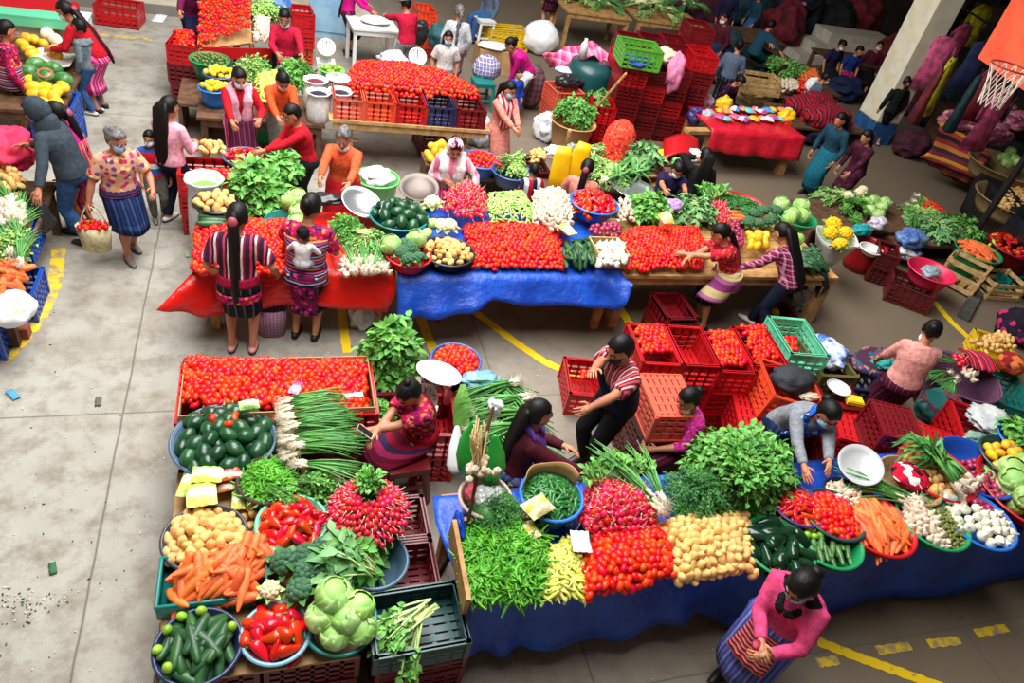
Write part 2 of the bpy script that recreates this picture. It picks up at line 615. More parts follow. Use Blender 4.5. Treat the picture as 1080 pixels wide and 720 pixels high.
    if top:
        c = MB()
        torso(c, gr, hemt)
        if hemt < -.09:
            r_, f_, u_ = frame(0)
            rg = []
            for t in (hemt, -.08):
                cc = sp(t); rg.append([cc + r_ * (math.cos(2 * PI * k / 20) * (.165 * g * s + gr)) + f_ * (math.sin(2 * PI * k / 20) * (.125 * g * s + gr)) for k in range(20)])
            c.rings(rg)
        c.tube([sp(.40), sp(.462)], [.085 * s, .068 * s], 12, 0, 1, None, False)
        for sd in (1, -1):
            a, e, w = arms[sd]
            ins = a - rt * sd * .04 * s
            if sleeve == 'long':
                pts, rr = [ins, a, a.lerp(e, .5), e, e.lerp(w, .5), w.lerp(e, .03)], (.066, .066, .060, .053, .048, .040)
            elif sleeve == 'three':
                pts, rr = [ins, a, a.lerp(e, .5), e, e.lerp(w, .4)], (.066, .066, .062, .056, .052)
            elif sleeve == 'short':
                pts, rr = [ins, a, a.lerp(e, .8)], (.070, .072, .074)
            else:
                pts, rr = [ins, a + (e - a) * .1], (.060, .060)
            c.tube(pts, [x * s * (1 + .15 * (loose - 1)) for x in rr], 12, 0, 1, None, False)
        tm = remesh(c, cvox)
        tm.materials.append(top)
        link('blouse', tm, root)
    if skirt:
        rg = []
        n = 36
        k1, k2 = lg[1][1], lg[-1][1]
        f1, f2 = lg[1][2], lg[-1][2]
        if legs == 'stand':
            zs = [(.07, .0), (.0, .15), (-.1, .35), (-.25, .6), (-.4, .8), (hem - hz, 1.0)]
            zt = hem
            rows = []
            for i in range(8):
                q = i / 7
                z = (hz + .07 * s) + (zt - hz - .07 * s) * q
                kk = min(1, max(0, (hz - z) / (hz - k1.z + 1e-6)))
                cy = py * (1 - kk) + (k1.y + k2.y) / 2 * kk
                if z < k1.z:
                    m = (k1.z - z) / (k1.z - f1.z); cy = (k1.y + k2.y) / 2 * (1 - m) + (f1.y + f2.y) / 2 * m
                r_, f_, u_ = frame(.05)
                if i == 0:
                    cc = sp(.06); rx, ry = (.152 * g) * s + gr * .75, (.112 * g) * s + gr * .75
                elif i == 1:
                    cc = sp(-.05); rx, ry = (.172 * g) * s + gr, (.130 * g) * s + gr
                else:
                    cc = V((0, cy, z)); rx = (.172 * g - .012 * q) * s + .010; ry = (.134 * g + .005 * q) * s + abs(stride) * .6 * kk + .01
                rows.append((cc, rx, ry, q))
            for cc, rx, ry, q in rows:
                rg.append([cc + V(((rx * (1 + .035 * q * math.sin(7 * 2 * PI * k / n + 1))) * math.cos(2 * PI * k / n), (ry * (1 + .05 * q * math.sin(5 * 2 * PI * k / n))) * math.sin(2 * PI * k / n), 0)) for k in range(n)])
            last = rg[-1]; cc = rows[-1][0]
            rg.append([cc + (p - cc) * .95 + V((0, 0, .004)) for p in last])
            rg.append([cc + (p - cc) * .90 + V((0, 0, .10)) for p in last])
        else:
            km = (k1 + k2) / 2
            path = [(sp(.06), V((0, .15, 1)), .150 * g, .112 * g), (P0 + V((0, .05, -.02)), V((0, -.5, 1)), .178 * g, .140 * g),
                    (P0.lerp(km, .45), V((0, -1, .35)), .180 * g, .105 * g), (km + V((0, .02, 0)), V((0, -1, .9)), .180, .085),
                    (km + V((0, .055, -.13 * s)), V((0, -.15, 1)), .175, .085), (V((0, (f1.y + f2.y) / 2, hem)), V((0, 0, 1)), .185, .11)]
            for cc, dr, rx, ry in path:
                d = dr.normalized(); x = V((1, 0, 0)); y = d.cross(x)
                rg.append([cc + x * (math.cos(2 * PI * k / n) * (rx * s + gr)) + y * (math.sin(2 * PI * k / n) * (ry * s + gr) * (1 + .03 * math.sin(7 * 2 * PI * k / n))) for k in range(n)])
            last = rg[-1]; cc = path[-1][0]
            rg.append([cc + (p - cc) * .93 for p in last]); rg.append([cc + (p - cc) * .88 + V((0, 0, .08)) for p in last])
        sk = MB(); sk.rings(rg)
        sk.build('skirt', skirt, root)
    if trousers:
        c = MB()
        torso(c, .014 * s, -.2, .06)
        for sd in (1, -1):
            a, k, f = lg[sd]
            c.tube([a + V((0, 0, .02)), a.lerp(k, .35), k, k.lerp(f, .3), f.lerp(k, .02)], [x * s for x in (.100, .094, .074, .070, .056)], 12, 0, 1, None, False)
        tm = remesh(c, cvox)
        tm.materials.append(trousers)
        link('trousers', tm, root)
    if not legs_hidden:
        sm = mat('shoe %d %d %d' % shoe, shoe, .5)
        so = mat('shoe sole', (225, 222, 215) if sum(shoe) > 200 or sum(shoe) < 60 else (40, 36, 34), .7)
        for sd in (1, -1):
            f = lg[sd][2]
            c = MB()
            c.tube([f + V((0, -.045, -.036)) * s, f + V((0, .02, -.038)) * s, f + V((0, .09, -.048)) * s, f + V((0, .15, -.054)) * s], [x * s for x in (.034, .040, .040, .026)], 12, 0, .8, (0, 0, 1))
            c.tube([f + V((0, -.050, -.068)) * s, f + V((0, .05, -.068)) * s, f + V((0, .155, -.068)) * s], [x * s for x in (.034, .044, .032)], 12, 1, .18, (0, 0, 1))
            c.build('shoe', [sm, so], root)
    ctx = dict(root=root, s=s, sp=sp, frame=frame, arms=arms, lg=lg, MH=MH, P0=P0, N=N, g=g, rt=rt, fw=fw, up=up, hz=hz, rot=rot, L0=L0, gr=gr, hem=hem)
    for ex in extras: ex(ctx)
    return ctx

# ---- things worn, as parts
def shell_ring(ctx, t0, t1, grow, a0=0, a1=2 * PI, n=28, m=4, tz=None, thick=.012):
    """cloth wrapped round the trunk between two heights of the back bone"""
    sp, frame, s, g = ctx['sp'], ctx['frame'], ctx['s'], ctx['g']
    T = np.array(TORSO)
    def fn(u, v):
        t = t0 + (t1 - t0) * v
        if tz: t += tz(u)
        wx = np.interp(t, T[:, 0], T[:, 1]); wy = np.interp(t, T[:, 0], T[:, 2])
        if t < -.05: wx, wy = .172, .13
        r_, f_, u_ = frame(t)
        an = a0 + (a1 - a0) * u
        gg = grow + .004 * math.sin(u * 40 + v * 9)
        return sp(t) + r_ * (math.cos(an) * (wx * g * s + gg)) + f_ * (math.sin(an) * (wy * g * s + gg))
    mb = MB(); mb.sheet(fn, n, m, 0, thick)
    return mb

def belt(material, t0=.03, t1=.11, name='belt', grow=.030):
    def f(ctx): shell_ring(ctx, t0, t1, grow).build(name, material, ctx['root'])
    return f

def apron(material, hem=.35, w=1.9, name='apron', back=False):
    def f(ctx):
        s, g = ctx['s'], ctx['g']
        sp, fr = ctx['sp'], ctx['frame']
        top = sp(.05)
        c0 = PI / 2 if not back else -PI / 2
        km = (ctx['lg'][1][1] + ctx['lg'][-1][1]) / 2
        def fn(u, v):
            an = c0 + (u - .5) * w
            z = top.z + (hem - top.z) * v
            k = min(1, max(0, (ctx['hz'] - z) / max(.05, ctx['hz'] - km.z)))
            cy = top.y * (1 - k) + km.y * k
            rx = (.165 + .035 * v) * g * s + .045; ry = (.125 + .045 * v) * g * s + .045
            return V((rx * math.cos(an), cy + ry * math.sin(an), z)) + V((0, .006 * math.sin(u * 25) * v, 0))
        mb = MB(); mb.sheet(fn, 20, 10, 0, -.008 if not back else -.008); mb.build(name, material, ctx['root'])
    return f

def shawl(material, tail=.35, name='shawl', spread=.15, wd=.062):
    """scarf round the neck with both ends hanging over the chest"""
    def f(ctx):
        sp, fr, s = ctx['sp'], ctx['frame'], ctx['s']
        T = np.array(TORSO)
        def front(t, x):
            r_, f_, u_ = fr(t)
            wy = np.interp(t, T[:, 0], T[:, 2])
            return sp(t) + r_ * (x * s) + f_ * ((wy * ctx['g'] * s) * math.sqrt(max(.05, 1 - (x / .2) ** 2)) + .035)
        pts = [front(.42 - tail, spread * .6), front(.42 - tail * .5, spread * .8), front(.38, spread * .9)]
        r_, f_, u_ = fr(.44)
        pts += [sp(.45) + r_ * .11 * s + u_ * .02, sp(.455) - f_ * .09 * s + u_ * .02, sp(.45) - r_ * .11 * s + u_ * .02]
        pts += [front(.38, -spread * .9), front(.42 - tail * .5, -spread * .8), front(.42 - tail * .95, -spread * .6)]
        fine = []
        for i in range(len(pts) - 1):
            for k in range(4): fine.append(pts[i].lerp(pts[i + 1], k / 4))
        fine.append(pts[-1])
        mb = MB()
        mb.tube(fine, [wd * s + .008 * math.sin(i * 1.3) for i in range(len(fine))], 10, 0, .38, f_)
        mb.build(name, material, ctx['root'])
    return f

def strap(material, w=.03, name='strap', flip=1):
    def f(ctx):
        sp, fr, s, g = ctx['sp'], ctx['frame'], ctx['s'], ctx['g']
        mb = MB(); pts = []
        for i in range(25):
            a = 2 * PI * i / 24
            t = .20 + .24 * math.cos(a) * flip
            r_, f_, u_ = fr(t)
            q = .165 * s * g + .035
            pts.append(sp(t) + r_ * (math.cos(a) * q * .9) + f_ * (math.sin(a) * (.12 * s * g + .035)))
        mb.tube(pts, w, 8, 0, .3, None, False); mb.build(name, material, ctx['root'])
    return f

def hood(material):
    def f(ctx):
        mb = MB()
        mb.ell((0, -.020, .012), (.104, .122, .128), 20, 14, 0, ctx['MH'], lambda d: (-.36 if d.y > .52 and d.z < .6 else 0))
        mb.tube([ctx['sp'](.46), ctx['N'] + V((0, -.02, .04))], [.12 * ctx['s'], .10 * ctx['s']], 14)
        mb.build('hood', material, ctx['root'])
    return f

def hat(material, brim=0):
    def f(ctx):
        mb = MB()
        mb.ell((0, -.008, .045), (.092, .112, .088), 18, 10, 0, ctx['MH'], lambda d: (-.15 if d.z < -.2 else 0))
        if brim: mb.lathe([(.10, .05), (brim, .045), (brim, .052), (.10, .06)], 20, 0, ctx['MH'], 1, 1.1, 0, 5, False, False)
        mb.build('hat', material, ctx['root'])
    return f

def headscarf(material, L=.3):
    def f(ctx):
        mb = MB()
        mb.ell((0, -.016, .012), (.096, .112, .118), 20, 14, 0, ctx['MH'], lambda d: (-.34 if d.y > .35 and d.z < .55 else 0))
        sp, fr, s = ctx['sp'], ctx['frame'], ctx['s']
        mb.tube([ctx['MH'] @ V((0, -.09, -.02)), sp(.40) - fr(.4)[1] * .10 * s, sp(.40 - L) - fr(.2)[1] * .14 * s], [.09 * s, .12 * s, .10 * s], 12, 0, .35, ctx['fw'])
        mb.build('headscarf', material, ctx['root'])
    return f
# ------------------------------------------------------------------ the hall
t = NT('worn concrete')
n1 = t.noise(.7, 7, None, .65); n2 = t.noise(4, 8, None, .7); n3 = t.noise(60, 3)
col = t.ramp(n1, [(.3, (132, 124, 112)), (.5, (158, 154, 144)), (.72, (172, 169, 160))])
sp0 = t.n('ShaderNodeSeparateXYZ'); t.l(t.oc(), sp0.inputs[0])
brown_x = t.math('MULTIPLY', t.math('ADD', sp0.outputs[0], t.math('MULTIPLY', n1, 3.0)), .125)
col = t.mix(t.ramp(brown_x, [(.18, (0, 0, 0)), (.75, (255, 255, 255))]), col, (112, 98, 80))  # floor blends to a darker brown towards the right, broken up by noise
col = t.mix(t.ramp(n2, [(.46, (0, 0, 0)), (.66, (215, 215, 215))]), col, (112, 100, 86))
col = t.mix(t.ramp(n3, [(.30, (140, 140, 140)), (.42, (0, 0, 0))]), col, (96, 88, 80))
sep = t.n('ShaderNodeSeparateXYZ'); t.l(t.oc(), sep.inputs[0])
def joint(ax, off, per):
    v = t.math('ADD', t.math('MULTIPLY_ADD', t.noise(3, 1), .02, sep.outputs[ax]), 60 - off)
    d = t.math('ABSOLUTE', t.math('SUBTRACT', t.math('FRACT', t.math('DIVIDE', v, per)), .5))
    return t.ramp(t.math('SUBTRACT', .5, d), [(.0, (255, 255, 255)), (.0015, (200, 200, 200)), (.003, (0, 0, 0))])
jj = t.mix(1.0, joint(0, .93, 3.4), joint(1, 2.0, 3.0), 'LIGHTEN')
col = t.mix(jj, col, (96, 89, 80))
M_FLOOR = t.fin(col, .75, 0, .3)
t.bump(n2, .15, .01)

fl = MB()
fl.sheet(lambda u, v: (-9 + 42 * u, -2 + 32 * v, 0), 12, 12, 0, .1)
structure('floor', fl, M_FLOOR)

M_WALLC = mat('cream plaster', (226, 214, 182), .8, (206, 194, 166), 3)
M_WALLB = mat('pale blue paint', (150, 190, 214), .7, (128, 172, 204), 4)
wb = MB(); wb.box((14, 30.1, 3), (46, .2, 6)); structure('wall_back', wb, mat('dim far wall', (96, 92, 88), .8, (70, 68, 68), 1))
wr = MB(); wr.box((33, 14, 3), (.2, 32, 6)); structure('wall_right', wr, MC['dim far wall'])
wl = MB(); wl.box((-7.6, 8.4, 2.2), (.2, 21, 4.4)); structure('wall_left', wl, M_WALLC)
ks = MB(); ks.box((-3.0, 16.75, .09), (10, 2.5, .18)); ks.box((-3.0, 15.47, .085), (10, .06, .17), 0, 1)
structure('trim_1', ks, [mat('pale step concrete', (206, 196, 176), .8, (188, 178, 160), 6), mat('step edge', (120, 116, 108), .8)])
db = MB(); db.box((1.9, 16.9, .9), (.75, .12, 1.8)); db.box((1.9, 16.83, .9), (.6, .03, 1.6)); o = structure('door_1', db, M_WALLB); p = at(347, 38, 0); o.location = (p.x - 1.9, p.y - 16.9, 0)
# gallery deck over the right-hand stalls, carried by the white column
gl = MB(); gl.box((20.2, 17, 4.55), (17.5, 22, .3)); gl.box((11.5, .6, 4.75), (11, 6.5, .3)); gl.box((2, -3.2, 4.2), (24, 6, .3)); structure('ceiling', gl, mat('gallery underside', (150, 142, 128), .8))  # second slab: unseen deck arm added to darken the floor at lower right
pc = MB()
pc.box((12.3, 12.42, 2.42), (.56, .62, 4.0)); pc.box((12.3, 12.42, .24), (.57, .63, .48), 0, 1)
pc.box((12.3, 12.42, .49), (.575, .635, .02), 0, 2)
structure('column', pc, [mat('ivory column paint', (240, 233, 208), .7, (226, 216, 188), 4), mat('blue column paint', (36, 92, 150), .7, (26, 70, 120), 6), mat('column edge grime', (150, 130, 100), .9)])
# raised kerb on the right
kb = MB()
kb.beam((9.3, 6.15, .03), (11.3, 7.6, .03), .16, .06)
structure('trim_2', kb, mat('dark kerb', (84, 80, 74), .85, (64, 60, 54), 8))

M_YEL = None
t = NT('worn yellow line paint')
w1 = t.noise(9, 5)
cc = t.mix(t.ramp(w1, [(.40, (255, 255, 255)), (.56, (0, 0, 0))]), (226, 188, 24), (150, 136, 100))
M_YELW = t.fin(cc, .7)
t = NT('yellow line paint')
w1 = t.noise(14, 5)
cc = t.mix(t.ramp(w1, [(.28, (255, 255, 255)), (.38, (0, 0, 0))]), (236, 196, 14), (150, 132, 80))
M_YEL = t.fin(cc, .6)
def painted(pxs, w, m):
    P = [at(x, y, 0) for x, y in pxs]
    mb = MB()
    fine = []
    for a, b in zip(P, P[1:]):
        for k in range(8): fine.append(a.lerp(b, k / 8))
    fine.append(P[-1])
    def fn(u, v):
        i = min(int(u * (len(fine) - 1)), len(fine) - 2)
        q = u * (len(fine) - 1) - i
        p = fine[i].lerp(fine[i + 1], q)
        d = (fine[i + 1] - fine[i]).normalized()
        return V((p.x, p.y, .004)) + V((-d.y, d.x, 0)) * (v - .5) * (w + .01 * math.sin(i * 2.3))
    mb.sheet(fn, len(fine) - 1, 1, 0, .003)
    structure('floor_line', mb, m)
painted([(62, 262), (58, 300), (42, 335), (22, 360), (2, 382)], .13, M_YELW)
painted([(443, 335), (460, 375), (478, 410)], .10, M_YEL)
painted([(360, 325), (366, 372)], .09, M_YEL)
painted([(502, 330), (545, 362), (575, 382), (615, 400)], .10, M_YEL)
painted([(652, 322), (668, 348)], .11, M_YEL)
painted([(985, 318), (1004, 340), (1026, 360)], .10, M_YEL)
painted([(862, 676), (905, 693), (945, 707), (1000, 727)], .085, M_YEL)
for a in ([(862, 699), (884, 696)], [(925, 686), (960, 681)], [(979, 679), (1012, 675)], [(1029, 668), (1062, 662)], [(790, 716), (810, 713)]):
    painted(a, .075, M_YELW)
painted([(100, 36), (160, 42)], .08, M_YELW)
# scraps on the floor
lt = MB()
for i in range(300):
    if i < 110: p = at(R.gauss(18, 26), R.gauss(636, 10), 0)
    elif i < 250: p = at(R.uniform(0, 1080), R.uniform(150, 720), 0)
    else: p = at(R.gauss(60, 70), R.gauss(560, 90), 0)
    s_ = R.uniform(.003, .010); a = R.uniform(0, 6)
    lt.box((p.x, p.y, .004), (s_ * 2, s_, .006), a, R.choice((0, 0, 1, 2)))
tag(lt.build('litter', [mat('pale specks', (206, 202, 190), .8), mat('dark specks', (60, 54, 46), .9), mat('green specks', (84, 110, 60), .8)]), 'specks of vegetable litter scattered over the concrete', 'litter', None, 'stuff')
def scrap(px, m, label, cat, s=.05, name='scrap'):
    p = at(*px, 0); mb = MB()
    a = R.uniform(0, 6)
    def fn(u, v):
        x = (u - .5) * s * 2.2; y = (v - .5) * s
        return V((p.x + x * math.cos(a) - y * math.sin(a), p.y + x * math.sin(a) + y * math.cos(a), .008 + .012 * abs(math.sin(u * 5 + v * 3))))
    mb.sheet(fn, 5, 3, 0, .003)
    tag(mb.build(name, m), label, cat)
scrap((14, 417), mat('blue scrap', (70, 150, 200), .6), 'thin strip of blue plastic on the bare floor', 'scrap', .06, 'plastic_strip')
scrap((56, 600), mat('wilted leaf', (34, 96, 50), .6), 'wilted green leaf lying alone on the floor', 'leaf', .045, 'fallen_leaf')
scrap((104, 424), mat('leaf crumbs', (90, 90, 80), .8), 'small grey shred on the open floor', 'scrap', .05, 'paper_shred')
scrap((445, 636), mat('leaf crumbs green', (70, 110, 60), .8), 'green leaf scrap on the floor by the crate stack', 'leaf', .04, 'fallen_leaf')
scrap((198, 269), mat('pale leaf', (150, 180, 150), .8), 'pale leaf scrap on the floor by the red cloth', 'leaf', .05, 'fallen_leaf')
scrap((462, 340), mat('red scrap', (200, 60, 40), .7), 'red scrap on the floor before the blue cloth', 'scrap', .03, 'plastic_scrap')
scrap((626, 339), MC['red scrap'], 'squashed red tomato skin on the floor by the crates', 'scrap', .07, 'tomato_skin')
scrap((168, 20), mat('white bag scrap', (235, 235, 235), .7), 'white plastic bag lying on the floor by the back step', 'bag', .2, 'plastic_bag')

# ------------------------------------------------------------------ light
w = bpy.data.worlds.new('hall air')
bpy.context.scene.world = w
w.use_nodes = True
w.node_tree.nodes['Background'].inputs[0].default_value = (1.0, .985, .96, 1)
w.node_tree.nodes['Background'].inputs[1].default_value = .125
def area(name, loc, sx, sy, power, col=(1, .99, .97), rot=(0, 0, 0)):
    l = bpy.data.lights.new(name, 'AREA')
    l.shape = 'RECTANGLE'; l.size = sx; l.size_y = sy; l.energy = power; l.color = col
    o = bpy.data.objects.new(name, l); C.objects.link(o)
    o.location = loc; o.rotation_euler = rot
area('skylight', (.6, 7.2, 8.6), 4.2, 11, 2150)
area('skylight', (4.0, 10.5, 8.6), 3.0, 7, 480)
sc = bpy.context.scene
sc.view_settings.view_transform = 'Standard'
sc.view_settings.look = 'None'
sc.view_settings.exposure = 0.0
sc.view_settings.gamma = 1.0
sc.view_settings.use_curve_mapping = False
sc.cycles.use_denoising = True
sc.cycles.max_bounces = 5
sc.cycles.diffuse_bounces = 3

# ------------------------------------------------------------------ furniture
M_WOOD = mat('raw pine', (190, 146, 90), .7, (158, 114, 66), 9)
M_WOODD = mat('old dark wood', (104, 70, 44), .8, (74, 48, 30), 9)
M_WOODP = mat('pale crate wood', (206, 172, 116), .75, (176, 138, 86), 10)

def table(label, x0, x1, y0, y1, z, m=None, leg=.08, trestle=False):
    m = m or M_WOOD
    cx, cy = (x0 + x1) / 2, (y0 + y1) / 2
    t = empty('market_table', (cx, cy, 0), 0, label, 'table')
    W, D = x1 - x0, y1 - y0
    mb = MB()
    nb = max(2, int(D / .2))
    for k in range(nb): mb.box((0, -D / 2 + (k + .5) * D / nb, z - .02), (W, D / nb - .01, .04))
    mb.build('tabletop', m, t, False)
    for sx in (-1, 1):
        if trestle:
            tr = MB()
            for sy in (-1, 1):
                tr.beam((sx * (W / 2 - .3), sy * .06, z - .06), (sx * (W / 2 - .3) + .0, sy * (D / 2 - .05), 0), .08, .06)
                tr.beam((sx * (W / 2 - .3) - .12, sy * (D / 2 - .05) * .5, z * .5), (sx * (W / 2 - .3) + .12, sy * (D / 2 - .05) * .5, z * .5), .05, .03)
            tr.box((sx * (W / 2 - .3), 0, z - .08), (.12, D - .1, .07))
            tr.build('trestle', m, t, False)
        else:
            for sy in (-1, 1):
                l = MB(); l.box((sx * (W / 2 - .08), sy * (D / 2 - .08), (z - .04) / 2), (leg, leg, z - .04)); l.build('leg', m, t, False)
    r = MB()
    for sy in (-1, 1): r.box((0, sy * (D / 2 - .05), z - .09), (W - .1, .03, .1))
    r.build('apron_rail', m, t, False)
    return t

def plastic(name, c, rough=.35): return mat('plastic ' + name, c, rough, spec=.5)
PL = {k: plastic(k, c) for k, c in dict(red=(188, 20, 28), darkred=(112, 15, 24), orange=(226, 72, 42), coral=(222, 92, 70), brown=(96, 30, 30), blue=(28, 74, 168), navy=(34, 44, 84),
      mint=(104, 204, 162), green=(96, 176, 60), teal=(20, 118, 112), yellow=(236, 196, 40), darkteal=(26, 74, 76), olive=(96, 92, 50), black=(24, 24, 28), white=(224, 224, 222),
      emerald=(30, 140, 84), lightgreen=(110, 200, 110), royal=(36, 110, 200), purple=(70, 54, 120), slate=(70, 96, 118), pink=(226, 40, 84), steelblue=(58, 84, 140), grey=(60, 58, 62)).items()}

CRATE = {}
def crate_mesh(colr, L, W, H, lattice=True):
    k = (colr, round(L, 2), round(W, 2), round(H, 2))
    if k in CRATE: return CRATE[k]
    mb = MB(); tw = .014
    tp = .95
    def wall(a, b):                               # one slatted side between two bottom corners
        a, b = V(a), V(b); d = b - a; n = 6 if d.length > .45 else 4
        for z, h in ((.02, .04), (H * .30, .035), (H * .52, .035), (H * .74, .035), (H - .03, .06)):
            mb.beam(a + V((0, 0, z)), b + V((0, 0, z)), tw, h)
        for i in range(n + 1):
            p = a + d * (i / n)
            mb.box((p.x, p.y, H / 2), (.022 if abs(d.x) > abs(d.y) else tw, tw if abs(d.x) > abs(d.y) else .022, H - .01))
    hx, hy = W / 2 - .012, L / 2 - .012
    cs = [(-hx, -hy, 0), (hx, -hy, 0), (hx, hy, 0), (-hx, hy, 0)]
    for i in range(4): wall(cs[i], cs[(i + 1) % 4])
    rim = MB()
    for i in range(4):                            # rolled rim and corner posts
        a, b = V(cs[i]), V(cs[(i + 1) % 4])
        o = V((0, 0, H - .008))
        e = (b - a).normalized() * .016
        rim.beam(a + o - e, b + o + e, .034, .016)
        mb.box((cs[i][0], cs[i][1], H / 2), (.034, .034, H - .02))
    nb = 7
    for i in range(nb): mb.box((-hx + (i + .5) * 2 * hx / nb, 0, .012), (2 * hx / nb - .014, 2 * hy, .014))
    for i in range(5): mb.box((0, -hy + (i + .5) * 2 * hy / 5, .009), (2 * hx, .03, .012))
    CRATE[k] = (mb.mesh('crate', [PL[colr]], False), rim.mesh('rim', [PL[colr]], False))
    return CRATE[k]

def crate(x, y, z, colr, label, rz=0, L=.56, W=.38, H=.29, flip=False, group=None, tilt=0, ty=0):
    me, rm = crate_mesh(colr, L, W, H)
    o = bpy.data.objects.new('crate', me); C.objects.link(o)
    M = Matrix.Translation((x, y, z)) @ Matrix.Rotation(rz, 4, 'Z') @ Matrix.Rotation(tilt, 4, 'X') @ Matrix.Rotation(ty, 4, 'Y')
    if flip: M = M @ Matrix.Translation((0, 0, H)) @ Matrix.Rotation(PI, 4, 'X')
    o.matrix_world = M
    r_ = bpy.data.objects.new('rim', rm); C.objects.link(r_); r_.parent = o
    tag(o, label, 'crate', group)
    return o

def stack(px, ztop, n, colr, where, rz=0, L=.56, W=.38, H=.29, cols=None, fliptop=False, pitch=None, z0=None, flipall=False):
    """a column of slatted crates, the rim of the topmost centred at a pixel"""
    p = at(px[0], px[1], ztop)
    pitch = pitch or H
    for k in range(n):
        z = ztop - H - k * pitch
        c = cols[k] if cols else colr
        col_word = {'darkred': 'dark red', 'darkteal': 'dark teal', 'royal': 'bright blue', 'lightgreen': 'light green', 'steelblue': 'dusty blue', 'brown': 'reddish brown'}.get(c, c)
        lab = where if n == 1 else '%s crate %s %s' % (col_word, 'on top of' if k == 0 else '%s from the top of' % ORD[k], where)
        jx, jy = (R.uniform(-.012, .012), R.uniform(-.012, .012)) if k else (0, 0)
        crate(p.x + jx, p.y + jy, z, c, lab, rz + (R.uniform(-.03, .03) if k else 0), L, W, H, flipall or (fliptop and k == 0))
    return p

def basin(px, zr, rpx, colr, label, depth=.17, ry=1.0, name='basin', cat='basin', foot=.72, m=None):
    """a round plastic basin with a rolled rim; returns centre, radius, rim height"""
    c = at(px[0], px[1], zr)
    r = (at(px[0] + rpx, px[1], zr) - c).length
    mm = m or PL[colr]
    b = MB(); f = foot * r; T = .006
    b.lathe([(f * .96, 0), (f, 0), (f + (r - f) * .35, depth * .3), (r * .97, depth * .93), (r * 1.035, depth * .97), (r * 1.04, depth), (r * 1.0, depth + .004),
             (r * .955, depth * .95), (f + (r - f) * .35 - T, depth * .32), (f - T, .012), (.001, .010)], 36, 0, None, 1, ry, 0, 5, True, True)
    o = b.build(name, mm)
    o.location = (c.x, c.y, zr - depth)
    tag(o, label, cat)
    rm = MB()
    rg = []
    for k in range(7):
        a = 2 * PI * k / 7
        rg.append((r * 1.025 + .013 * math.cos(a), depth - .002 + .011 * math.sin(a)))
    n = 36
    rm.rings([[(q * math.cos(2 * PI * i / n), q * math.sin(2 * PI * i / n) * ry, z) for i in range(n)] for q, z in rg + rg[:1]], 0, None, False, False)
    rm.build('rim', mm, o)
    return c, r, zr

def drape(name, label, cat, rows, m, nu=48, nv=5, fold=.03, k=7, thick=.006, cat_parent=None):
    """cloth through several edge lines (each a list of points): across the top, over the edge, down to the hem"""
    def line(pts, u):
        q = u * (len(pts) - 1); i = min(int(q), len(pts) - 2)
        return V(pts[i]).lerp(V(pts[i + 1]), q - i)
    nr = len(rows)
    def fn(u, v):
        q = v * (nr - 1); i = min(int(q), nr - 2); f = q - i
        p = line(rows[i], u).lerp(line(rows[i + 1], u), f)
        drop = max(0, (q - (nr - 2)))
        a = fold * drop
        p = p + V((0, -a * (math.sin(u * k * 6.28 + 1.7 * math.sin(u * 5)) * .6 + .7 * mnoise.noise(V((u * 9, v * 3, 1))) + .4), a * .4 * math.sin(u * k * 3.1)))
        if q < nr - 2: p = p + V((0, 0, .004 * mnoise.noise(V((u * 20, v * 9, 4)))))
        return p
    mb = MB(); mb.sheet(fn, nu, nv * (nr - 1), 0, -thick)
    return tag(mb.build(name, m), label, cat)

def tarp(name, c, c2=None, rough=.45):
    if name in MC: return MC[name]
    t = NT(name)
    col = t.ramp(t.noise(2.5, 4), [(.35, c), (.65, c2 or tuple(x * .85 for x in c))])
    t.bump(t.noise(5, 5), .6, .06)
    MC[name] = t.fin(col, rough, 0, .5)
    return MC[name]
# ------------------------------------------------------------------ produce: one mesh (and its parts) of each kind
def prod(name, c, rough=.3, c2=None, ns=10, var=.12, dh=.012, bump=0, bs=60, thr=None, spec=.5): return mat('produce ' + name, c, rough, c2, ns, var, dh, bump, bs, 0, spec, 1, 0, thr)
P_TOM = prod('tomato', (222, 26, 8), .34, (236, 66, 16), 14, .13, .010, thr=(.45, .75), spec=.35)
P_STEM = prod('stem', (96, 130, 50), .6)
P_POT = prod('potato', (236, 194, 122), .6, (220, 168, 92), 16, .12, .01, .15)
P_CAR = prod('carrot', (242, 124, 62), .55, (236, 104, 44), 20, .1, .008)
P_BEAN = prod('green bean', (104, 184, 52), .42, (78, 156, 38), 12, .22, .015)
P_WAX = prod('yellow chili', (206, 214, 84), .35, (226, 218, 120), 12, .12, .012)
P_JAL = prod('jalapeno', (26, 92, 34), .28, (44, 116, 44), 10, .2)
P_RED = prod('red pepper', (200, 16, 12), .22, (222, 40, 18), 8, .2, .012)
P_CUC = prod('cucumber', (24, 66, 34), .4, (44, 92, 44), 8, .18, .01, .2, 120)
P_CHA = prod('dark squash', (20, 58, 36), .25, (34, 80, 44), 5, .18, .01, .25, 40)
P_POB = prod('poblano', (12, 44, 26), .18, (22, 64, 34), 5, .15)
P_CAB = prod('cabbage', (166, 206, 116), .5, (132, 182, 88), 6, .1, .012, .2, 30)
P_CABR = prod('cabbage leaf', (128, 178, 84), .5, (186, 216, 142), 7, .1, .012, .2, 30)
P_LIME = prod('lime', (150, 190, 50), .35, (120, 168, 44), 8, .15)
P_LEM = prod('lemon', (240, 216, 40), .4, (232, 196, 30), 9, .1)
P_RAD = prod('radish', (206, 22, 52), .3, (226, 44, 70), 12, .16)
P_ROOT = prod('white root', (236, 226, 206), .6, (216, 196, 160), 20, .06)
P_GAR = prod('garlic', (226, 212, 188), .6, (206, 182, 160), 18, .08)
P_ONW = prod('white onion', (236, 232, 214), .35, (222, 214, 186), 6, .05)
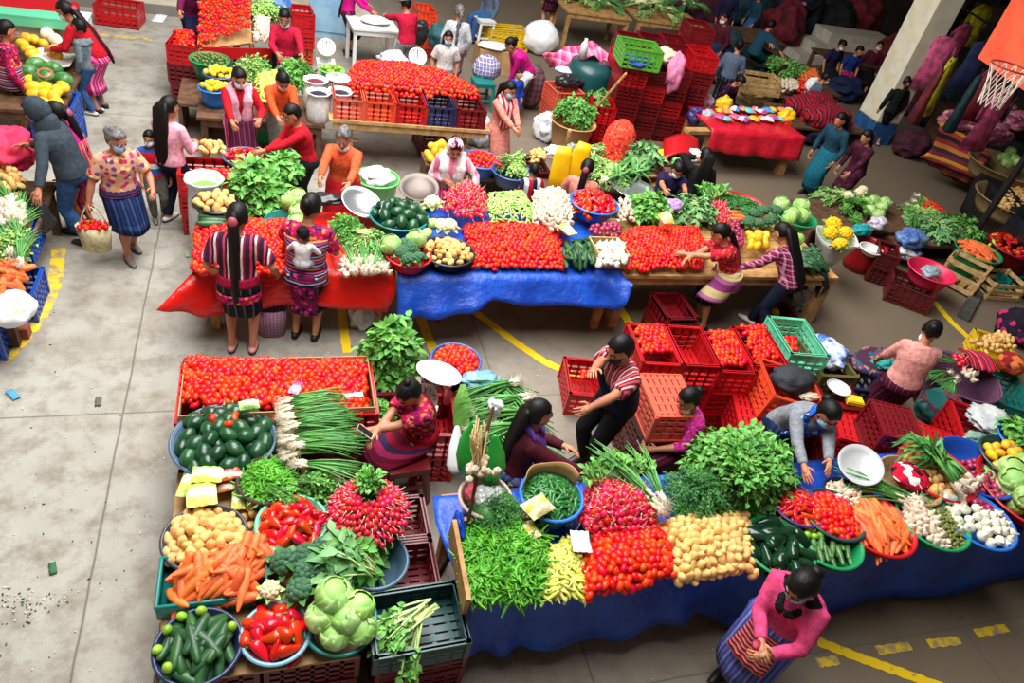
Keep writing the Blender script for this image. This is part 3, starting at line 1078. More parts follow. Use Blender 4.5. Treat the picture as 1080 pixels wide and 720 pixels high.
P_ONR = prod('red onion', (134, 28, 62), .3, (164, 52, 88), 8, .15)
P_BRO = prod('broccoli', (52, 96, 66), .8, (76, 120, 84), 60, .12, .01, .9, 120)
P_CAU = prod('cauliflower', (238, 228, 190), .8, (220, 206, 160), 50, .05, .01, .8, 110)
P_LEAF = prod('leaf', (74, 142, 52), .55, (108, 174, 74), 8, .25, .015)
P_LEAFD = prod('dark leaf', (44, 106, 44), .55, (70, 136, 58), 8, .25, .015)
P_LEAFL = prod('light leaf', (136, 190, 84), .55, (170, 212, 112), 8, .2, .015)
P_LEAFG = prod('grey leaf', (86, 142, 82), .6, (122, 174, 108), 8, .2, .012)
P_SCAL = prod('scallion leaf', (58, 130, 56), .5, (100, 164, 80), 8, .22, .012)
P_STALK = prod('pale stalk', (176, 206, 120), .5, (206, 220, 156), 10, .1)
P_MEL = prod('melon', (226, 168, 88), .6, (206, 150, 76), 30, .08, .01, .3, 90)
P_WMEL = prod('watermelon', (50, 106, 52), .35, (92, 148, 76), 14, .15)
P_WFLESH = prod('melon flesh', (232, 84, 72), .4, var=0)
P_MAN = prod('mango', (248, 200, 36), .4, (244, 172, 40), 4, .1)
P_BAN = prod('banana', (240, 206, 40), .45, (224, 186, 34), 6, .08)
P_PEA = prod('pea', (130, 186, 70), .45, (100, 160, 50), 30, .2)
P_TOMAT = prod('tomatillo', (120, 132, 60), .55, (96, 104, 44), 30, .25)
P_GUI = prod('pale squash', (176, 206, 120), .4, (150, 186, 96), 5, .1)
P_FLOW = prod('marigold', (250, 204, 10), .7, (240, 176, 0), 40, .08, .008, .8, 60)
P_RICH = prod('dried root', (196, 170, 120), .7, (170, 140, 92), 20, .15)

PROTO = {}
def proto(kind, meshes, parts=()): PROTO[kind] = (meshes, list(parts))
def ell_variants(kind, r, m, n=3, lump=.06, nu=12, nv=8, parts=()):
    ms = []
    for i in range(n):
        b = MB(); o = V((i * 7.3, 1, 2))
        b.ell((0, 0, 0), r, nu, nv, 0, None, lambda d: lump * mnoise.noise(d * 1.6 + o))
        ms.append(b.mesh(kind, [m]))
    proto(kind, ms, parts)

ell_variants('tomato', (.039, .027, .027), P_TOM, 3, .05, 10, 7)
ell_variants('potato', (.050, .033, .031), P_POT, 5, .22, 12, 8)
ell_variants('lime', (.030, .026, .026), P_LIME, 2, .04)
ell_variants('lemon', (.040, .034, .034), P_LEM, 2, .04)
ell_variants('mango', (.075, .055, .050), P_MAN, 3, .10)
ell_variants('melon', (.078, .075, .072), P_MEL, 2, .04)
ell_variants('watermelon', (.125, .095, .095), P_WMEL, 2, .02, 16, 10)
ell_variants('pale_squash', (.085, .062, .055), P_GUI, 3, .18)
ell_variants('dark_squash', (.078, .058, .056), P_CHA, 4, .08, 16, 10)
ell_variants('tomatillo', (.020, .019, .018), P_TOMAT, 3, .12, 8, 6)
ell_variants('red_onion', (.034, .036, .034), P_ONR, 3, .05)
def onion():
    b = MB(); b.lathe([(.004, -.034), (.026, -.030), (.042, -.010), (.043, .006), (.032, .024), (.012, .036), (.006, .056)], 14)
    ms = b.mesh('white_onion', [P_ONW]); proto('white_onion', [ms])
onion()
def garlic():
    b = MB(); b.lathe([(.004, -.022), (.018, -.02), (.028, -.006), (.026, .008), (.012, .022), (.006, .045)], 15, 0, None, 1, 1, .06, 5)
    proto('garlic_bulb', [b.mesh('garlic_bulb', [P_GAR])])
garlic()
def long_veg(kind, L, radii, m, bend=.15, n=8, nm=3, tip=None, tipm=None, tipname='stem', sq=1):
    ms = []; st = None
    for i in range(nm):
        b = MB(); k = len(radii)
        pts = [((t / (k - 1) - .5) * L, bend * L * (i - .7) * ((t / (k - 1) - .5) ** 2) * 2, 0) for t in range(k)]
        b.tube(pts, radii, n, 0, sq)
        ms.append(b.mesh(kind, [m]))
    parts = []
    if tip:
        b = MB(); b.tube([(L / 2 - .004, bend * L * .02, 0), (L / 2 + tip[0] * .6, bend * L * .05, .004), (L / 2 + tip[0], bend * L * .12, .010)], tip[1], 6)
        parts.append((tipname, b.mesh(tipname, [tipm or P_STEM])))
    proto(kind, ms, parts)
long_veg('carrot', .22, [.008, .019, .026, .030, .031, .024], P_CAR, .12, 10)
long_veg('green_bean', .135, [.005, .0092, .010, .010, .0085, .004], P_BEAN, .55, 5, 4)
long_veg('wax_chili', .10, [.004, .009, .012, .013, .012], P_WAX, .35, 7, 3)
long_veg('pale_chili', .075, [.005, .010, .013, .014, .012], prod('pale chili', (150, 200, 92), .4, (186, 220, 132), 10, .12), .3, 7, 3)
long_veg('jalapeno', .085, [.007, .012, .0155, .016, .013], P_JAL, .15, 8, 3, (.022, .0035))
long_veg('cucumber', .20, [.022, .031, .035, .035, .032, .023], P_CUC, .08, 12, 3)
long_veg('zucchini', .24, [.018, .023, .026, .027, .025, .019], prod('zucchini', (36, 84, 40), .35, (86, 130, 66), 22, .15), .05, 12, 3, (.03, .011))
def pepper(kind, L, W, m, lobes=3):
    ms = []
    for i in range(3):
        b = MB(); n = 15; rg = []
        for x, r in [(-.5, .12), (-.46, .30), (-.30, .55), (-.1, .80), (.12, .98), (.32, 1.0), (.44, .78), (.47, .40), (.44, .12)]:
            rg.append([(x * L, W / 2 * r * (1 + .10 * math.cos(lobes * 2 * PI * k / n + i)) * math.cos(2 * PI * k / n) + .02 * L * math.sin(x * 5 + i), W / 2 * r * (1 + .10 * math.cos(lobes * 2 * PI * k / n + i)) * math.sin(2 * PI * k / n)) for k in range(n)])
        b.rings(rg)
        ms.append(b.mesh(kind, [m]))
    b = MB(); b.tube([(.43 * L, 0, 0), (.50 * L, 0, .003), (.56 * L, .004, .010)], [.010, .006, .005], 6)
    proto(kind, ms, [('stem', b.mesh('stem', [P_STEM]))])
pepper('red_pepper', .135, .072, P_RED)
pepper('poblano', .20, .105, P_POB)
pepper('red_chili', .11, .040, P_RED, 2)
def radish():
    ms = []
    for i in range(3):
        b = MB()
        b.ell((0, 0, 0), (.024, .022, .022), 9, 7)
        b.tube([(.020, 0, 0), (.034, .003 * (i - 1), .002), (.060, .012 * (i - 1), -.004)], [.005, .0022, .0012], 4, 1)
        b.tube([(-.020, 0, 0), (-.040, .004, 0)], [.005, .003], 4, 2)
        ms.append(b.mesh('radish', [P_RAD, P_ROOT, P_LEAFL]))
    proto('radish', ms)
radish()
def cabbage(kind, r, m1, m2, n=9):
    ms, ps = [], []
    b = MB(); b.ell((0, 0, 0), (r, r, r * .9), 18, 12, 0, None, lambda d: .05 * mnoise.noise(d * 2.5))
    ms.append(b.mesh(kind, [m1]))
    l = MB()
    for i in range(n):
        a = i * 2.4; e = .2 + 1.0 * (i % 3) / 3
        def fn(u, v, a=a, e=e, i=i):
            th = a + (u - .5) * 2.0 * (.45 + .55 * math.sin(PI * min(.95, v + .15)))
            ph = -1.25 + (1.5 + e) * v
            q = r * (1.03 + .02 * (i % 3) + .06 * v * v + .02 * math.sin(u * 14))
            return V((q * math.cos(ph) * math.cos(th), q * math.cos(ph) * math.sin(th), q * .92 * math.sin(ph)))
        l.sheet(fn, 8, 6, 0, -.003)
    proto(kind, ms, [('outer_leaves', l.mesh('outer_leaves', [m2]))])
cabbage('cabbage', .098, P_CAB, P_CABR)
cabbage('lettuce', .082, P_CABR, P_LEAFL)
def floret(kind, r, m, leafm):
    b = MB()
    for i in range(26):
        z = 1 - (i + .5) / 26 * 1.05; a = i * 2.4; q = math.sqrt(max(0, 1 - z * z))
        b.ell((r * .72 * q * math.cos(a), r * .72 * q * math.sin(a), r * .55 * z), r * .30, 8, 6, 0, None, lambda d: .12 * mnoise.noise(d * 4 + V((i, 0, 0))))
    b.ell((0, 0, 0), (r * .85, r * .85, r * .5), 12, 8)
    s = MB(); s.tube([(0, 0, -r * .9), (0, 0, -r * .1)], [r * .28, r * .34], 8)
    l = MB()
    for i in range(7):
        a = i * .9
        l.leaf((r * .5 * math.cos(a), r * .5 * math.sin(a), -r * .25), (math.cos(a), math.sin(a), .35), (0, 0, 1), r * .9, r * .6, 0, .3)
    proto(kind, [b.mesh(kind, [m])], [('stalk', s.mesh('stalk', [P_STALK])), ('leaves', l.mesh('leaves', [leafm]))])
floret('broccoli', .088, P_BRO, P_LEAFD)
floret('cauliflower', .085, P_CAU, P_LEAFL)
floret('marigold_bunch', .12, P_FLOW, P_LEAF)

def bunch(kind, ns, L, spread, lm, leaves, lL, lW, sm=None, sr=.0028, first=.45, curl=.4, droop=.25, nm=3, feather=False, bulbs=None):
    """stems tied at the origin and fanning along +x, with their blades"""
    ms, pl, pb, pr = [], [], [], []
    for q in range(nm):
        rr = random.Random(100 + q + len(kind))
        s, l = MB(), MB()
        bu, ro = MB(), MB()
        for i in range(ns):
            a, e = rr.gauss(0, spread), rr.gauss(.06, spread * .5)
            d = V((math.cos(a) * math.cos(e), math.sin(a) * math.cos(e), math.sin(e)))
            LL = L * rr.uniform(.75, 1.08)
            o = V((rr.uniform(-.02, .02), rr.gauss(0, .016), abs(rr.gauss(0, .012)) + .008))
            pts = bez(o, o + d * LL * .55 + V((0, 0, .02)), o + d * LL + V((0, 0, -droop * LL * rr.uniform(.2, 1))), 4)
            s.tube(pts, [sr, sr, sr * .9, sr * .8, sr * .4], 4 if sr < .004 else 5, 0, 1, None, False)
            if bulbs:
                bu.tube([o - d * .035, o - d * .010, o + d * .03], [bulbs * .55, bulbs, bulbs * .45], 7)
                for z in range(7):
                    v = (-d + V((rr.gauss(0, .5), rr.gauss(0, .5), rr.gauss(0, .4)))).normalized()
                    ro.tube([o - d * .035, o - d * .04 + v * rr.uniform(.04, .08)], [.0022, .0010], 3, 0, 1, None, False)
            for k in range(leaves):
                t = first + (1 - first) * (k + rr.random()) / leaves
                j = min(3, int(t * 4)); f = t * 4 - j
                p = pts[j].lerp(pts[j + 1], f)
                dd = (pts[j + 1] - pts[j]).normalized()
                v = (dd * .6 + V((rr.gauss(0, .6), rr.gauss(0, .6), rr.gauss(.25, .5)))).normalized()
                sc_ = rr.uniform(.65, 1.15)
                l.leaf(p, v, V((rr.gauss(0, .4), rr.gauss(0, .4), 1)), lL * sc_, lW * sc_, 0, curl * rr.uniform(.3, 1.5), 3)
        ms.append(s.mesh(kind, [sm or P_STALK]))
        pl.append(l.mesh('leaves', [lm]) if leaves else None)
        pb.append(bu.mesh('bulbs', [P_ROOT]) if bulbs else None)
        pr.append(ro.mesh('roots', [P_ROOT]) if bulbs else None)
    PROTO[kind] = (ms, [('leaves', pl)] * bool(leaves) + ([('bulbs', pb), ('roots', pr)] if bulbs else []))
bunch('watercress_bunch', 26, .30, .38, P_LEAF, 9, .050, .040, None, .0024, .35)
bunch('chard_bunch', 14, .28, .34, P_LEAFG, 7, .085, .055, None, .005, .3, .6)
bunch('spinach_bunch', 16, .26, .38, P_LEAF, 7, .072, .052, P_LEAFL, .004, .3, .6)
bunch('herb_bunch', 30, .26, .34, P_LEAF, 12, .022, .018, P_LEAF, .0017, .3)
bunch('dill_bunch', 30, .24, .32, P_LEAFD, 16, .022, .010, P_LEAFD, .0017, .25)
bunch('celery_bunch', 10, .38, .16, P_LEAF, 9, .045, .035, P_STALK, .008, .5)
bunch('pale_herb_bunch', 24, .26, .34, P_LEAFL, 10, .035, .026, P_STALK, .0022, .3)
bunch('scallion_bunch', 20, .50, .13, P_SCAL, 0, .1, .01, P_SCAL, .0066, .5, .2, .25, 3, False, .016)
bunch('leek_bunch', 8, .46, .14, P_SCAL, 4, .20, .035, P_SCAL, .012, .45, .3, .2, 2, False, .022)
bunch('radish_leaf_bunch', 14, .16, .55, P_LEAF, 4, .06, .035, P_LEAFL, .003, .35)

# ------------------------------------------------------------------ laying produce out
PEND = {}
def pend(kind, M, label, group, layer=0, cat=None):
    PEND.setdefault(kind, []).append((M, label, group, layer, cat or kind.replace('_', ' ')))

def orient(mode, nrm=None):
    yaw = R.uniform(0, 2 * PI)
    if mode == 'any': return Euler((R.uniform(0, 6.28), R.uniform(0, 6.28), yaw)).to_matrix().to_4x4()
    T = Matrix.Identity(4)
    if nrm is not None: T = V((0, 0, 1)).rotation_difference(nrm).to_matrix().to_4x4()
    if mode == 'lie': return T @ Euler((R.uniform(0, 6.28), R.uniform(-.22, .22), yaw)).to_matrix().to_4x4()
    if mode == 'flat': return T @ Euler((R.gauss(0, .15), R.gauss(0, .12), yaw)).to_matrix().to_4x4()
    if mode == 'up': return T @ Euler((R.gauss(0, .3), R.gauss(0, .3), yaw)).to_matrix().to_4x4()
    if mode == 'out': return T                                            # caller turns it
    if isinstance(mode, tuple):
        return T @ Euler((R.uniform(0, 6.28) if len(mode) < 3 else R.gauss(0, .2), R.gauss(0, .08), math.radians(R.gauss(mode[0], mode[1])))).to_matrix().to_4x4()

def hexpts(x0, x1, y0, y1, d, jit=.22):
    out = []; r = 0; y = y0
    while y <= y1:
        x = x0 + (d / 2 if r % 2 else 0)
        while x <= x1:
            out.append((x + R.uniform(-jit, jit) * d, y + R.uniform(-jit, jit) * d)); x += d
        y += d * .866; r += 1
    return out

def fill_round(kind, B, d, label, dome=.05, mode='lie', layers=1, sc=(.85, 1.12), rim=.93, drop=.02, group=None, ry=1.0, cat=None, only=None, zj=.006):
    c, r, zr = B
    for L in range(layers):
        for x, y in hexpts(-r, r, -r, r, d * (1 if L == 0 else 1.05)):
            q = math.hypot(x, y) / (r * rim)
            if q > 1: continue
            if only and not only(x / r, y / r): continue
            z = zr - drop + dome * (1 - q * q) - L * d * .62 + R.uniform(-zj, zj)
            n = V((2 * dome * x / r / r, 2 * dome * y / r / r, 1)).normalized()
            s = R.uniform(*sc)
            pend(kind, Matrix.Translation((c.x + x, c.y + y * ry, z)) @ orient(mode, n) @ Matrix.Scale(s, 4), label, group or label, L, cat)

def inpoly(p, P):
    c = False
    for (x1, y1), (x2, y2) in zip(P, P[1:] + P[:1]):
        if (y1 > p[1]) != (y2 > p[1]) and p[0] < (x2 - x1) * (p[1] - y1) / (y2 - y1) + x1: c = not c
    return c
def edge_d(p, P):
    m = 9
    for (x1, y1), (x2, y2) in zip(P, P[1:] + P[:1]):
        dx, dy = x2 - x1, y2 - y1
        t = max(0, min(1, ((p[0] - x1) * dx + (p[1] - y1) * dy) / (dx * dx + dy * dy + 1e-12)))
        m = min(m, math.hypot(p[0] - x1 - t * dx, p[1] - y1 - t * dy))
    return m
def hill(p, P, z, h, e):
    t = min(1, edge_d(p, P) / e); return z + h * (t * (2 - t))

def fill_poly(kind, px, z, d, label, h=.08, e=.18, mode='lie', layers=1, sc=(.85, 1.12), group=None, cat=None, zp=None, under=False, zj=.006):
    """cover the ground plan of a heap; px are pixels of its outline, z the height it rests at"""
    P = [tuple(at(x, y, zp if zp is not None else z)[:2]) for x, y in px]
    xs, ys = [p[0] for p in P], [p[1] for p in P]
    for L in range(layers):
        for x, y in hexpts(min(xs), max(xs), min(ys), max(ys), d):
            if not inpoly((x, y), P): continue
            zz = hill((x, y), P, z, h, e)
            g = V((hill((x + .01, y), P, z, h, e) - zz, hill((x, y + .01), P, z, h, e) - zz, 0)) / .01
            n = V((-g.x, -g.y, 1)).normalized()
            pend(kind, Matrix.Translation((x, y, zz - L * d * .62 + R.uniform(-zj, zj))) @ orient(mode, n) @ Matrix.Scale(R.uniform(*sc), 4), label, group or label, L + (1 if under else 0), cat)
    return P

def spawn(kind, M, label, group=None, cat=None, variant=None):
    ms, parts = PROTO[kind]
    i = variant if variant is not None else R.randrange(len(ms))
    o = bpy.data.objects.new(kind, ms[i]); C.objects.link(o)
    o.matrix_world = M
    tag(o, label, cat or kind.replace('_', ' '), group)
    for nm, me in parts:
        if isinstance(me, list): me = me[i]
        if me is None: continue
        c = bpy.data.objects.new(nm, me); C.objects.link(c); c.parent = o
    return o

PLURAL = {'tomato': 'tomatoes', 'potato': 'potatoes'}
def flush(limit=300):
    for kind, items in PEND.items():
        items.sort(key=lambda t: (t[3] > 0, (t[0].translation - V((0, 0, CAM_H))).length))
        top, rest = items[:limit], items[limit:]
        for M, lab, grp, L, cat in top: spawn(kind, M, lab, grp, cat)
        if rest:
            ms, parts = PROTO[kind]
            allv, allf, allm, mats = [], [], [], []
            base = [(me, None) for me in ms]
            for M, *_ in rest:
                me = ms[R.randrange(len(ms))]
                co = np.empty(len(me.vertices) * 3, np.float32); me.vertices.foreach_get('co', co)
                A = np.array(M)
                allv.append((co.reshape(-1, 3) @ A[:3, :3].T + A[:3, 3], me))
            b = bpy.data.meshes.new(kind)
            nv = 0; idx, lt, mi = [], [], []
            for v, me in allv:
                a = np.empty(len(me.loops), np.int32); me.loops.foreach_get('vertex_index', a)
                t_ = np.empty(len(me.polygons), np.int32); me.polygons.foreach_get('loop_total', t_)
                m_ = np.empty(len(me.polygons), np.int32); me.polygons.foreach_get('material_index', m_)
                idx.append(a + nv); lt.append(t_); mi.append(m_); nv += len(v)
            vv = np.concatenate([v for v, _ in allv]).astype(np.float32); idx = np.concatenate(idx); lt = np.concatenate(lt); mi = np.concatenate(mi)
            b.vertices.add(nv); b.vertices.foreach_set('co', vv.ravel())
            b.loops.add(len(idx)); b.loops.foreach_set('vertex_index', idx)
            b.polygons.add(len(lt)); st = np.zeros(len(lt), np.int32); st[1:] = np.cumsum(lt)[:-1]
            b.polygons.foreach_set('loop_start', st); b.polygons.foreach_set('loop_total', lt); b.polygons.foreach_set('material_index', mi)
            b.polygons.foreach_set('use_smooth', np.ones(len(lt), dtype=bool))
            for m in ms[0].materials: b.materials.append(m)
            b.update(calc_edges=True)
            o = link(kind + '_heap', b)
            pn = PLURAL.get(kind, kind.replace('_', ' ') + 's')
            tag(o, 'all the other %s heaped deeper and farther back on the stalls' % pn, pn, None, 'stuff')

def lay_bunches(kind, spots, label, z, mode=None, sc=(.9, 1.1), group=None, cat=None):
    """bunches tied at given pixels: (x, y, heading in degrees, rise in degrees, height above z)"""
    for sp_ in spots:
        x, y, hd = sp_[:3]; rise = sp_[3] if len(sp_) > 3 else 8; dz = sp_[4] if len(sp_) > 4 else 0
        p = at(x, y, z + dz)
        M = Matrix.Translation(p) @ Matrix.Rotation(math.radians(hd), 4, 'Z') @ Matrix.Rotation(math.radians(-rise), 4, 'Y') @ Matrix.Scale(R.uniform(*sc), 4)
        spawn(kind, M, label, group or label, cat)

def mound(kind, px, rpx, z, n, label, h=.15, out=True, sc=(.9, 1.1), cat=None, start=.25, ry=1.0):
    """a dome of bunches laid tips outward (or inward) in rings"""
    c = at(px[0], px[1], z); r = (at(px[0] + rpx, px[1], z) - c).length
    L = max(v.co.x for v in PROTO[kind][0][0].vertices)
    for i in range(n):
        f = math.sqrt((i + .5) / n)
        a = i * 2.399963 + R.uniform(-.2, .2)
        q = f * r * .8
        zz = z + h * (1 - f * f) + R.uniform(0, .015)
        hd = a if out else a + PI
        s = R.uniform(*sc)
        back = L * s * .55 if out else -L * s * .3
        x = c.x + math.cos(a) * (q - back * math.cos(0)); y = c.y + math.sin(a) * (q - back) * ry
        slope = -math.atan2(2 * h * f, r) * (1 if out else -1) + .15
        M = Matrix.Translation((x, y, zz + .02)) @ Matrix.Rotation(hd, 4, 'Z') @ Matrix.Rotation(-slope, 4, 'Y') @ Matrix.Rotation(R.uniform(-.6, .6), 4, 'X') @ Matrix.Scale(s, 4)
        spawn(kind, M, label, label, cat)
# ------------------------------------------------------------------ helpers for the stalls
def at_y(x, y, Y):
    d = CR @ V(((x - 540) / F_PX, (y - 360) / F_PX, 1.0))
    return V((0, 0, CAM_H)) + d * (Y / d.y)

def packet(px, z, sx, sy, rz, cols, label, h=.03, name='packet', cat='packet', rz_y=0):
    p = at(*px, z)
    k = 'packet %s' % (cols,)
    if k not in MC:
        t = NT(k)
        sep = t.n('ShaderNodeSeparateXYZ'); t.l(t.oc(), sep.inputs[0])
        v = t.math('ADD', t.math('MULTIPLY', sep.outputs[1], .9 / sy), .5)
        v = t.math('ADD', v, t.math('MULTIPLY', t.noise(18, 2), .25))
        MC[k] = t.fin(t.ramp(v, [(i / len(cols), c) for i, c in enumerate(cols)], 'CONSTANT'), .25)
        t.bump(t.noise(30, 3), .5, .02)
    def fn(u, v, s=1):
        x, y = (u - .5) * sx, (v - .5) * sy
        b = (1 - abs(2 * u - 1) ** 3) * (1 - abs(2 * v - 1) ** 3)
        return V((x, y, s * h * (b + .02) + .004 * math.sin(u * 20 + v * 7)))
    mb = MB(); mb.sheet(lambda u, v: fn(u, v, 1), 10, 8); b2 = MB(); b2.sheet(lambda u, v: fn(1 - u, v, -1), 10, 8); mb.join(b2)
    o = mb.build(name, MC[k]); o.location = (p.x, p.y, z + h); o.rotation_euler = (rz_y, 0, math.radians(rz))
    return tag(o, label, cat)

def lump(px, z, r, m, label, name, cat, seed=0, amp=.36, nu=40, nv=24, freq=1.9, base=None):
    """a crumpled soft bag or bundle"""
    p = at(*px, z)
    b = MB(); o_ = V((seed * 3.7, seed, 1))
    def dsp(d):
        q = amp * mnoise.noise(d * freq + o_) + amp * .7 * (.3 - abs(mnoise.noise(d * freq * 2.2 + o_))) + amp * .14 * (.3 - abs(mnoise.noise(d * freq * 5 + o_)))
        return q
    b.ell((0, 0, 0), r, nu, nv, 0, None, dsp)
    o = b.build(name, m); o.location = p
    return tag(o, label, cat)

def sack(px, ztop, rpx, h, m, fill, label, name='sack', cat='sack', z0=None):
    c = at(*px, ztop); r = (at(px[0] + rpx, px[1], ztop) - c).length
    b = MB()
    b.lathe([(r * .75, 0), (r * .95, .03), (r * 1.05, h * .35), (r * .98, h * .7), (r * .88, h * .9), (r * 1.0, h * .97), (r * 1.08, h), (r * 1.02, h + .012), (r * .85, h * .96), (r * .82, h * .86), (.001, h * .85)], 26, 0, None, 1, 1, .035, 7)
    o = b.build(name, m); o.location = (c.x, c.y, ztop - h)
    tag(o, label, cat)
    if fill:
        f = MB(); f.ell((0, 0, h * .87), (r * .86, r * .86, .05), 20, 10, 0, None, lambda d: .05 * mnoise.noise(d * 9))
        f.build(fill[0], fill[1], o)
    return c, r, ztop

def pan_scale(px, z, rpx, label, m=None, tilt=(0, 0), name='scale_pan'):
    c = at(*px, z); r = (at(px[0] + rpx, px[1], z) - c).length
    b = MB()
    b.lathe([(.001, -.055), (r * .5, -.050), (r * .8, -.028), (r, 0), (r * 1.02, .004), (r * .99, .008), (r * .78, -.020), (r * .5, -.042), (.001, -.047)], 36)
    o = b.build(name, m or mat('polished pan metal', (208, 210, 212), .22, metal=.85))
    o.location = c; o.rotation_euler = (tilt[0], tilt[1], 0)
    return tag(o, label, 'scale pan')

def dial_scale(px, z, s, face, label, pan=None):
    """kitchen scale: body, round dial, pointer, post"""
    p = at(*px, z)
    t = empty('dial_scale', (p.x, p.y, z - .26 * s), math.radians(face + 90), label, 'scale')
    wm = mat('white enamel', (222, 226, 226), .3)
    b = MB(); b.box((0, 0, .03 * s), (.24 * s, .2 * s, .06 * s)); b.box((0, .02 * s, .13 * s), (.15 * s, .10 * s, .16 * s), 0, 0, None, .8); b.build('body', wm, t, False)
    Mx = Matrix.Translation((0, -.04 * s, .25 * s)) @ Matrix.Rotation(math.radians(50), 4, 'X')
    d = MB(); d.lathe([(.001, -.03 * s), (.105 * s, -.03 * s), (.118 * s, -.01 * s), (.118 * s, .012 * s), (.106 * s, .016 * s), (.104 * s, .008 * s), (.001, .008 * s)], 30, 0, Mx); d.build('dial', wm, t)
    n = MB(); n.beam(Mx @ V((0, -.02 * s, .013 * s)), Mx @ V((.0, .08 * s, .013 * s)), .010 * s, .004 * s)
    for k in range(12):
        a = 2 * PI * k / 12
        n.beam(Mx @ V((math.cos(a) * .078 * s, math.sin(a) * .078 * s, .010 * s)), Mx @ V((math.cos(a) * .094 * s, math.sin(a) * .094 * s, .010 * s)), .006 * s, .003 * s)
    n.build('pointer_and_ticks', mat('scale black', (40, 40, 44), .5), t)
    if pan:
        q = MB(); q.tube([(0, .02 * s, .2 * s), (0, .02 * s, .34 * s)], .014 * s, 8)
        q.build('post', wm, t)
    return t

# ------------------------------------------------------------------ front stall
TARP_BLUE = tarp('blue tarpaulin', (10, 58, 160), (20, 84, 200))
table('wooden market table under the long blue cloth in front of the pepper and carrot basins', 1.12, 8.6, 2.44, 3.26, .76)
top_back = [(1.05, 3.22, .79), (4.8, 3.27, .79), (8.7, 3.3, .79)]
edge = [(1.03, 2.40, .80), (1.8, 2.39, .80), (2.6, 2.38, .80), (3.4, 2.37, .80), (4.8, 2.38, .80), (6.4, 2.38, .80), (8.7, 2.38, .80)]
mid = [(x, 3.0, .79) for x in (1.03, 2.6, 4.8, 8.7)]
hem = [at_y(478, 690, 2.30), at_y(520, 687, 2.30), at_y(560, 681, 2.28), at_y(640, 673, 2.28), at_y(700, 656, 2.27), at_y(735, 650, 2.30), at_y(800, 668, 2.26), at_y(868, 644, 2.30), at_y(960, 627, 2.28), at_y(1075, 610, 2.3), at_y(1300, 560, 2.3)]
xs = [p.x for p in hem]
e2 = []
for x in xs: e2.append((x + .02, 2.385, .80))
drape('tablecloth', 'long blue plastic cloth covering the nearest vegetable table and hanging to the floor', 'tablecloth', [top_back, mid, e2, hem], TARP_BLUE, 110, 6, .05, 9)
# left side board and the wooden strut
wb = MB(); wb.beam(at(477, 556, .95), at(492, 640, .90), .03, .20); wb.beam(at(484, 552, .96), at(560, 548, .96), .03, .10)
tag(wb.build('side_board', M_WOOD, None, False), 'wooden side board holding in the green beans at the left end of the blue table', 'board')
st = MB(); st.beam(at(479, 575, .80), at(455, 618, .30), .05, .035); tag(st.build('strut', M_WOODD, None, False), 'slanting wooden strut against the left end of the blue table', 'strut')
# heaps
fill_poly('green_bean', [(482, 566), (500, 548), (545, 545), (572, 562), (578, 590), (570, 634), (495, 634)], .90, .027, 'slim green bean in the big heap at the left end of the blue table', .09, .2, 'lie', 2, (.8, 1.2), None, None, .88, False, .012)
fill_poly('wax_chili', [(572, 600), (585, 575), (612, 562), (616, 585), (618, 631), (572, 633)], .90, .036, 'pale yellow chili pepper heaped between the green beans and the tomatoes', .06, .15, 'lie', 2, (.8, 1.15), None, None, .88, False, .01)
fill_poly('tomato', [(612, 590), (628, 560), (700, 556), (710, 580), (713, 608), (614, 631)], .90, .050, 'red plum tomato in the heap in the middle of the blue table', .09, .2, 'lie', 2)
fill_poly('potato', [(690, 552), (730, 545), (785, 540), (794, 560), (797, 606), (714, 610)], .90, .060, 'yellow potato in the heap in the middle of the blue table', .09, .2, 'any', 2)
fill_poly('radish', [(612, 525), (625, 508), (672, 505), (692, 530), (692, 556), (640, 566), (614, 556)], .95, .042, 'red radish in the bunches piled above the tomatoes on the blue table', .16, .22, 'any', 2, (1.0, 1.35))
lay_bunches('radish_leaf_bunch', [(650, 503, 80, 20, .1), (672, 500, 60, 20, .1), (632, 508, 120, 20, .1)], 'leafy top of a radish bunch on the blue table', 1.0)
lay_bunches('scallion_bunch', [(690, 532, 120, 12, .06), (682, 522, 125, 14, .08), (696, 525, 100, 10, .06)], 'scallion bunch lying behind the radishes on the blue table', 1.0)
mound('dill_bunch', (738, 526), 44, .92, 16, 'dark feathery herb bunch in the mound behind the potatoes', .16)
mound('watercress_bunch', (783, 500), 58, .90, 48, 'leafy watercress bunch in the tall mound on the blue table', .27, True, (1.0, 1.3))
lay_bunches('watercress_bunch', [(782, 492, a, 22, .0) for a in range(0, 360, 36)], 'watercress bunch with pale stems on the top of the tall mound', 1.14)
mound('dill_bunch', (522, 546), 34, .95, 12, 'herb bunch spread along the back of the green bean heap', .10)
for i, (x, y) in enumerate([(512, 540), (528, 535)]): pend('watermelon', Matrix.Translation(at(x, y, 1.0)) @ orient('lie'), '%s of the two small round dark watermelons behind the green beans' % ('left', 'right')[i], None)
B = basin((582, 522), 1.04, 31, 'royal', 'blue basin of green chilies behind the yellow block', .2)
fill_round('jalapeno', B, .036, 'glossy green chili in the blue basin beside the dark-haired woman', .07, 'lie', 2)
cb = MB(); cc = B[0]
cb.sheet(lambda u, v: V((cc.x + B[1] * .98 * math.cos(.3 + u * 2.5), cc.y + B[1] * .98 * math.sin(.3 + u * 2.5), 1.0 + v * (.16 + .02 * math.sin(u * 9)))), 18, 3, 0, .006)
M_CARD = mat('brown cardboard', (190, 148, 100), .8, (172, 130, 86), 6)
tag(cb.build('cardboard_sheet', M_CARD), 'curved cardboard sheet standing at the back of the green chili basin', 'cardboard')
M_YB = [(236, 226, 150), (250, 240, 190), (226, 206, 90), (240, 232, 170)]
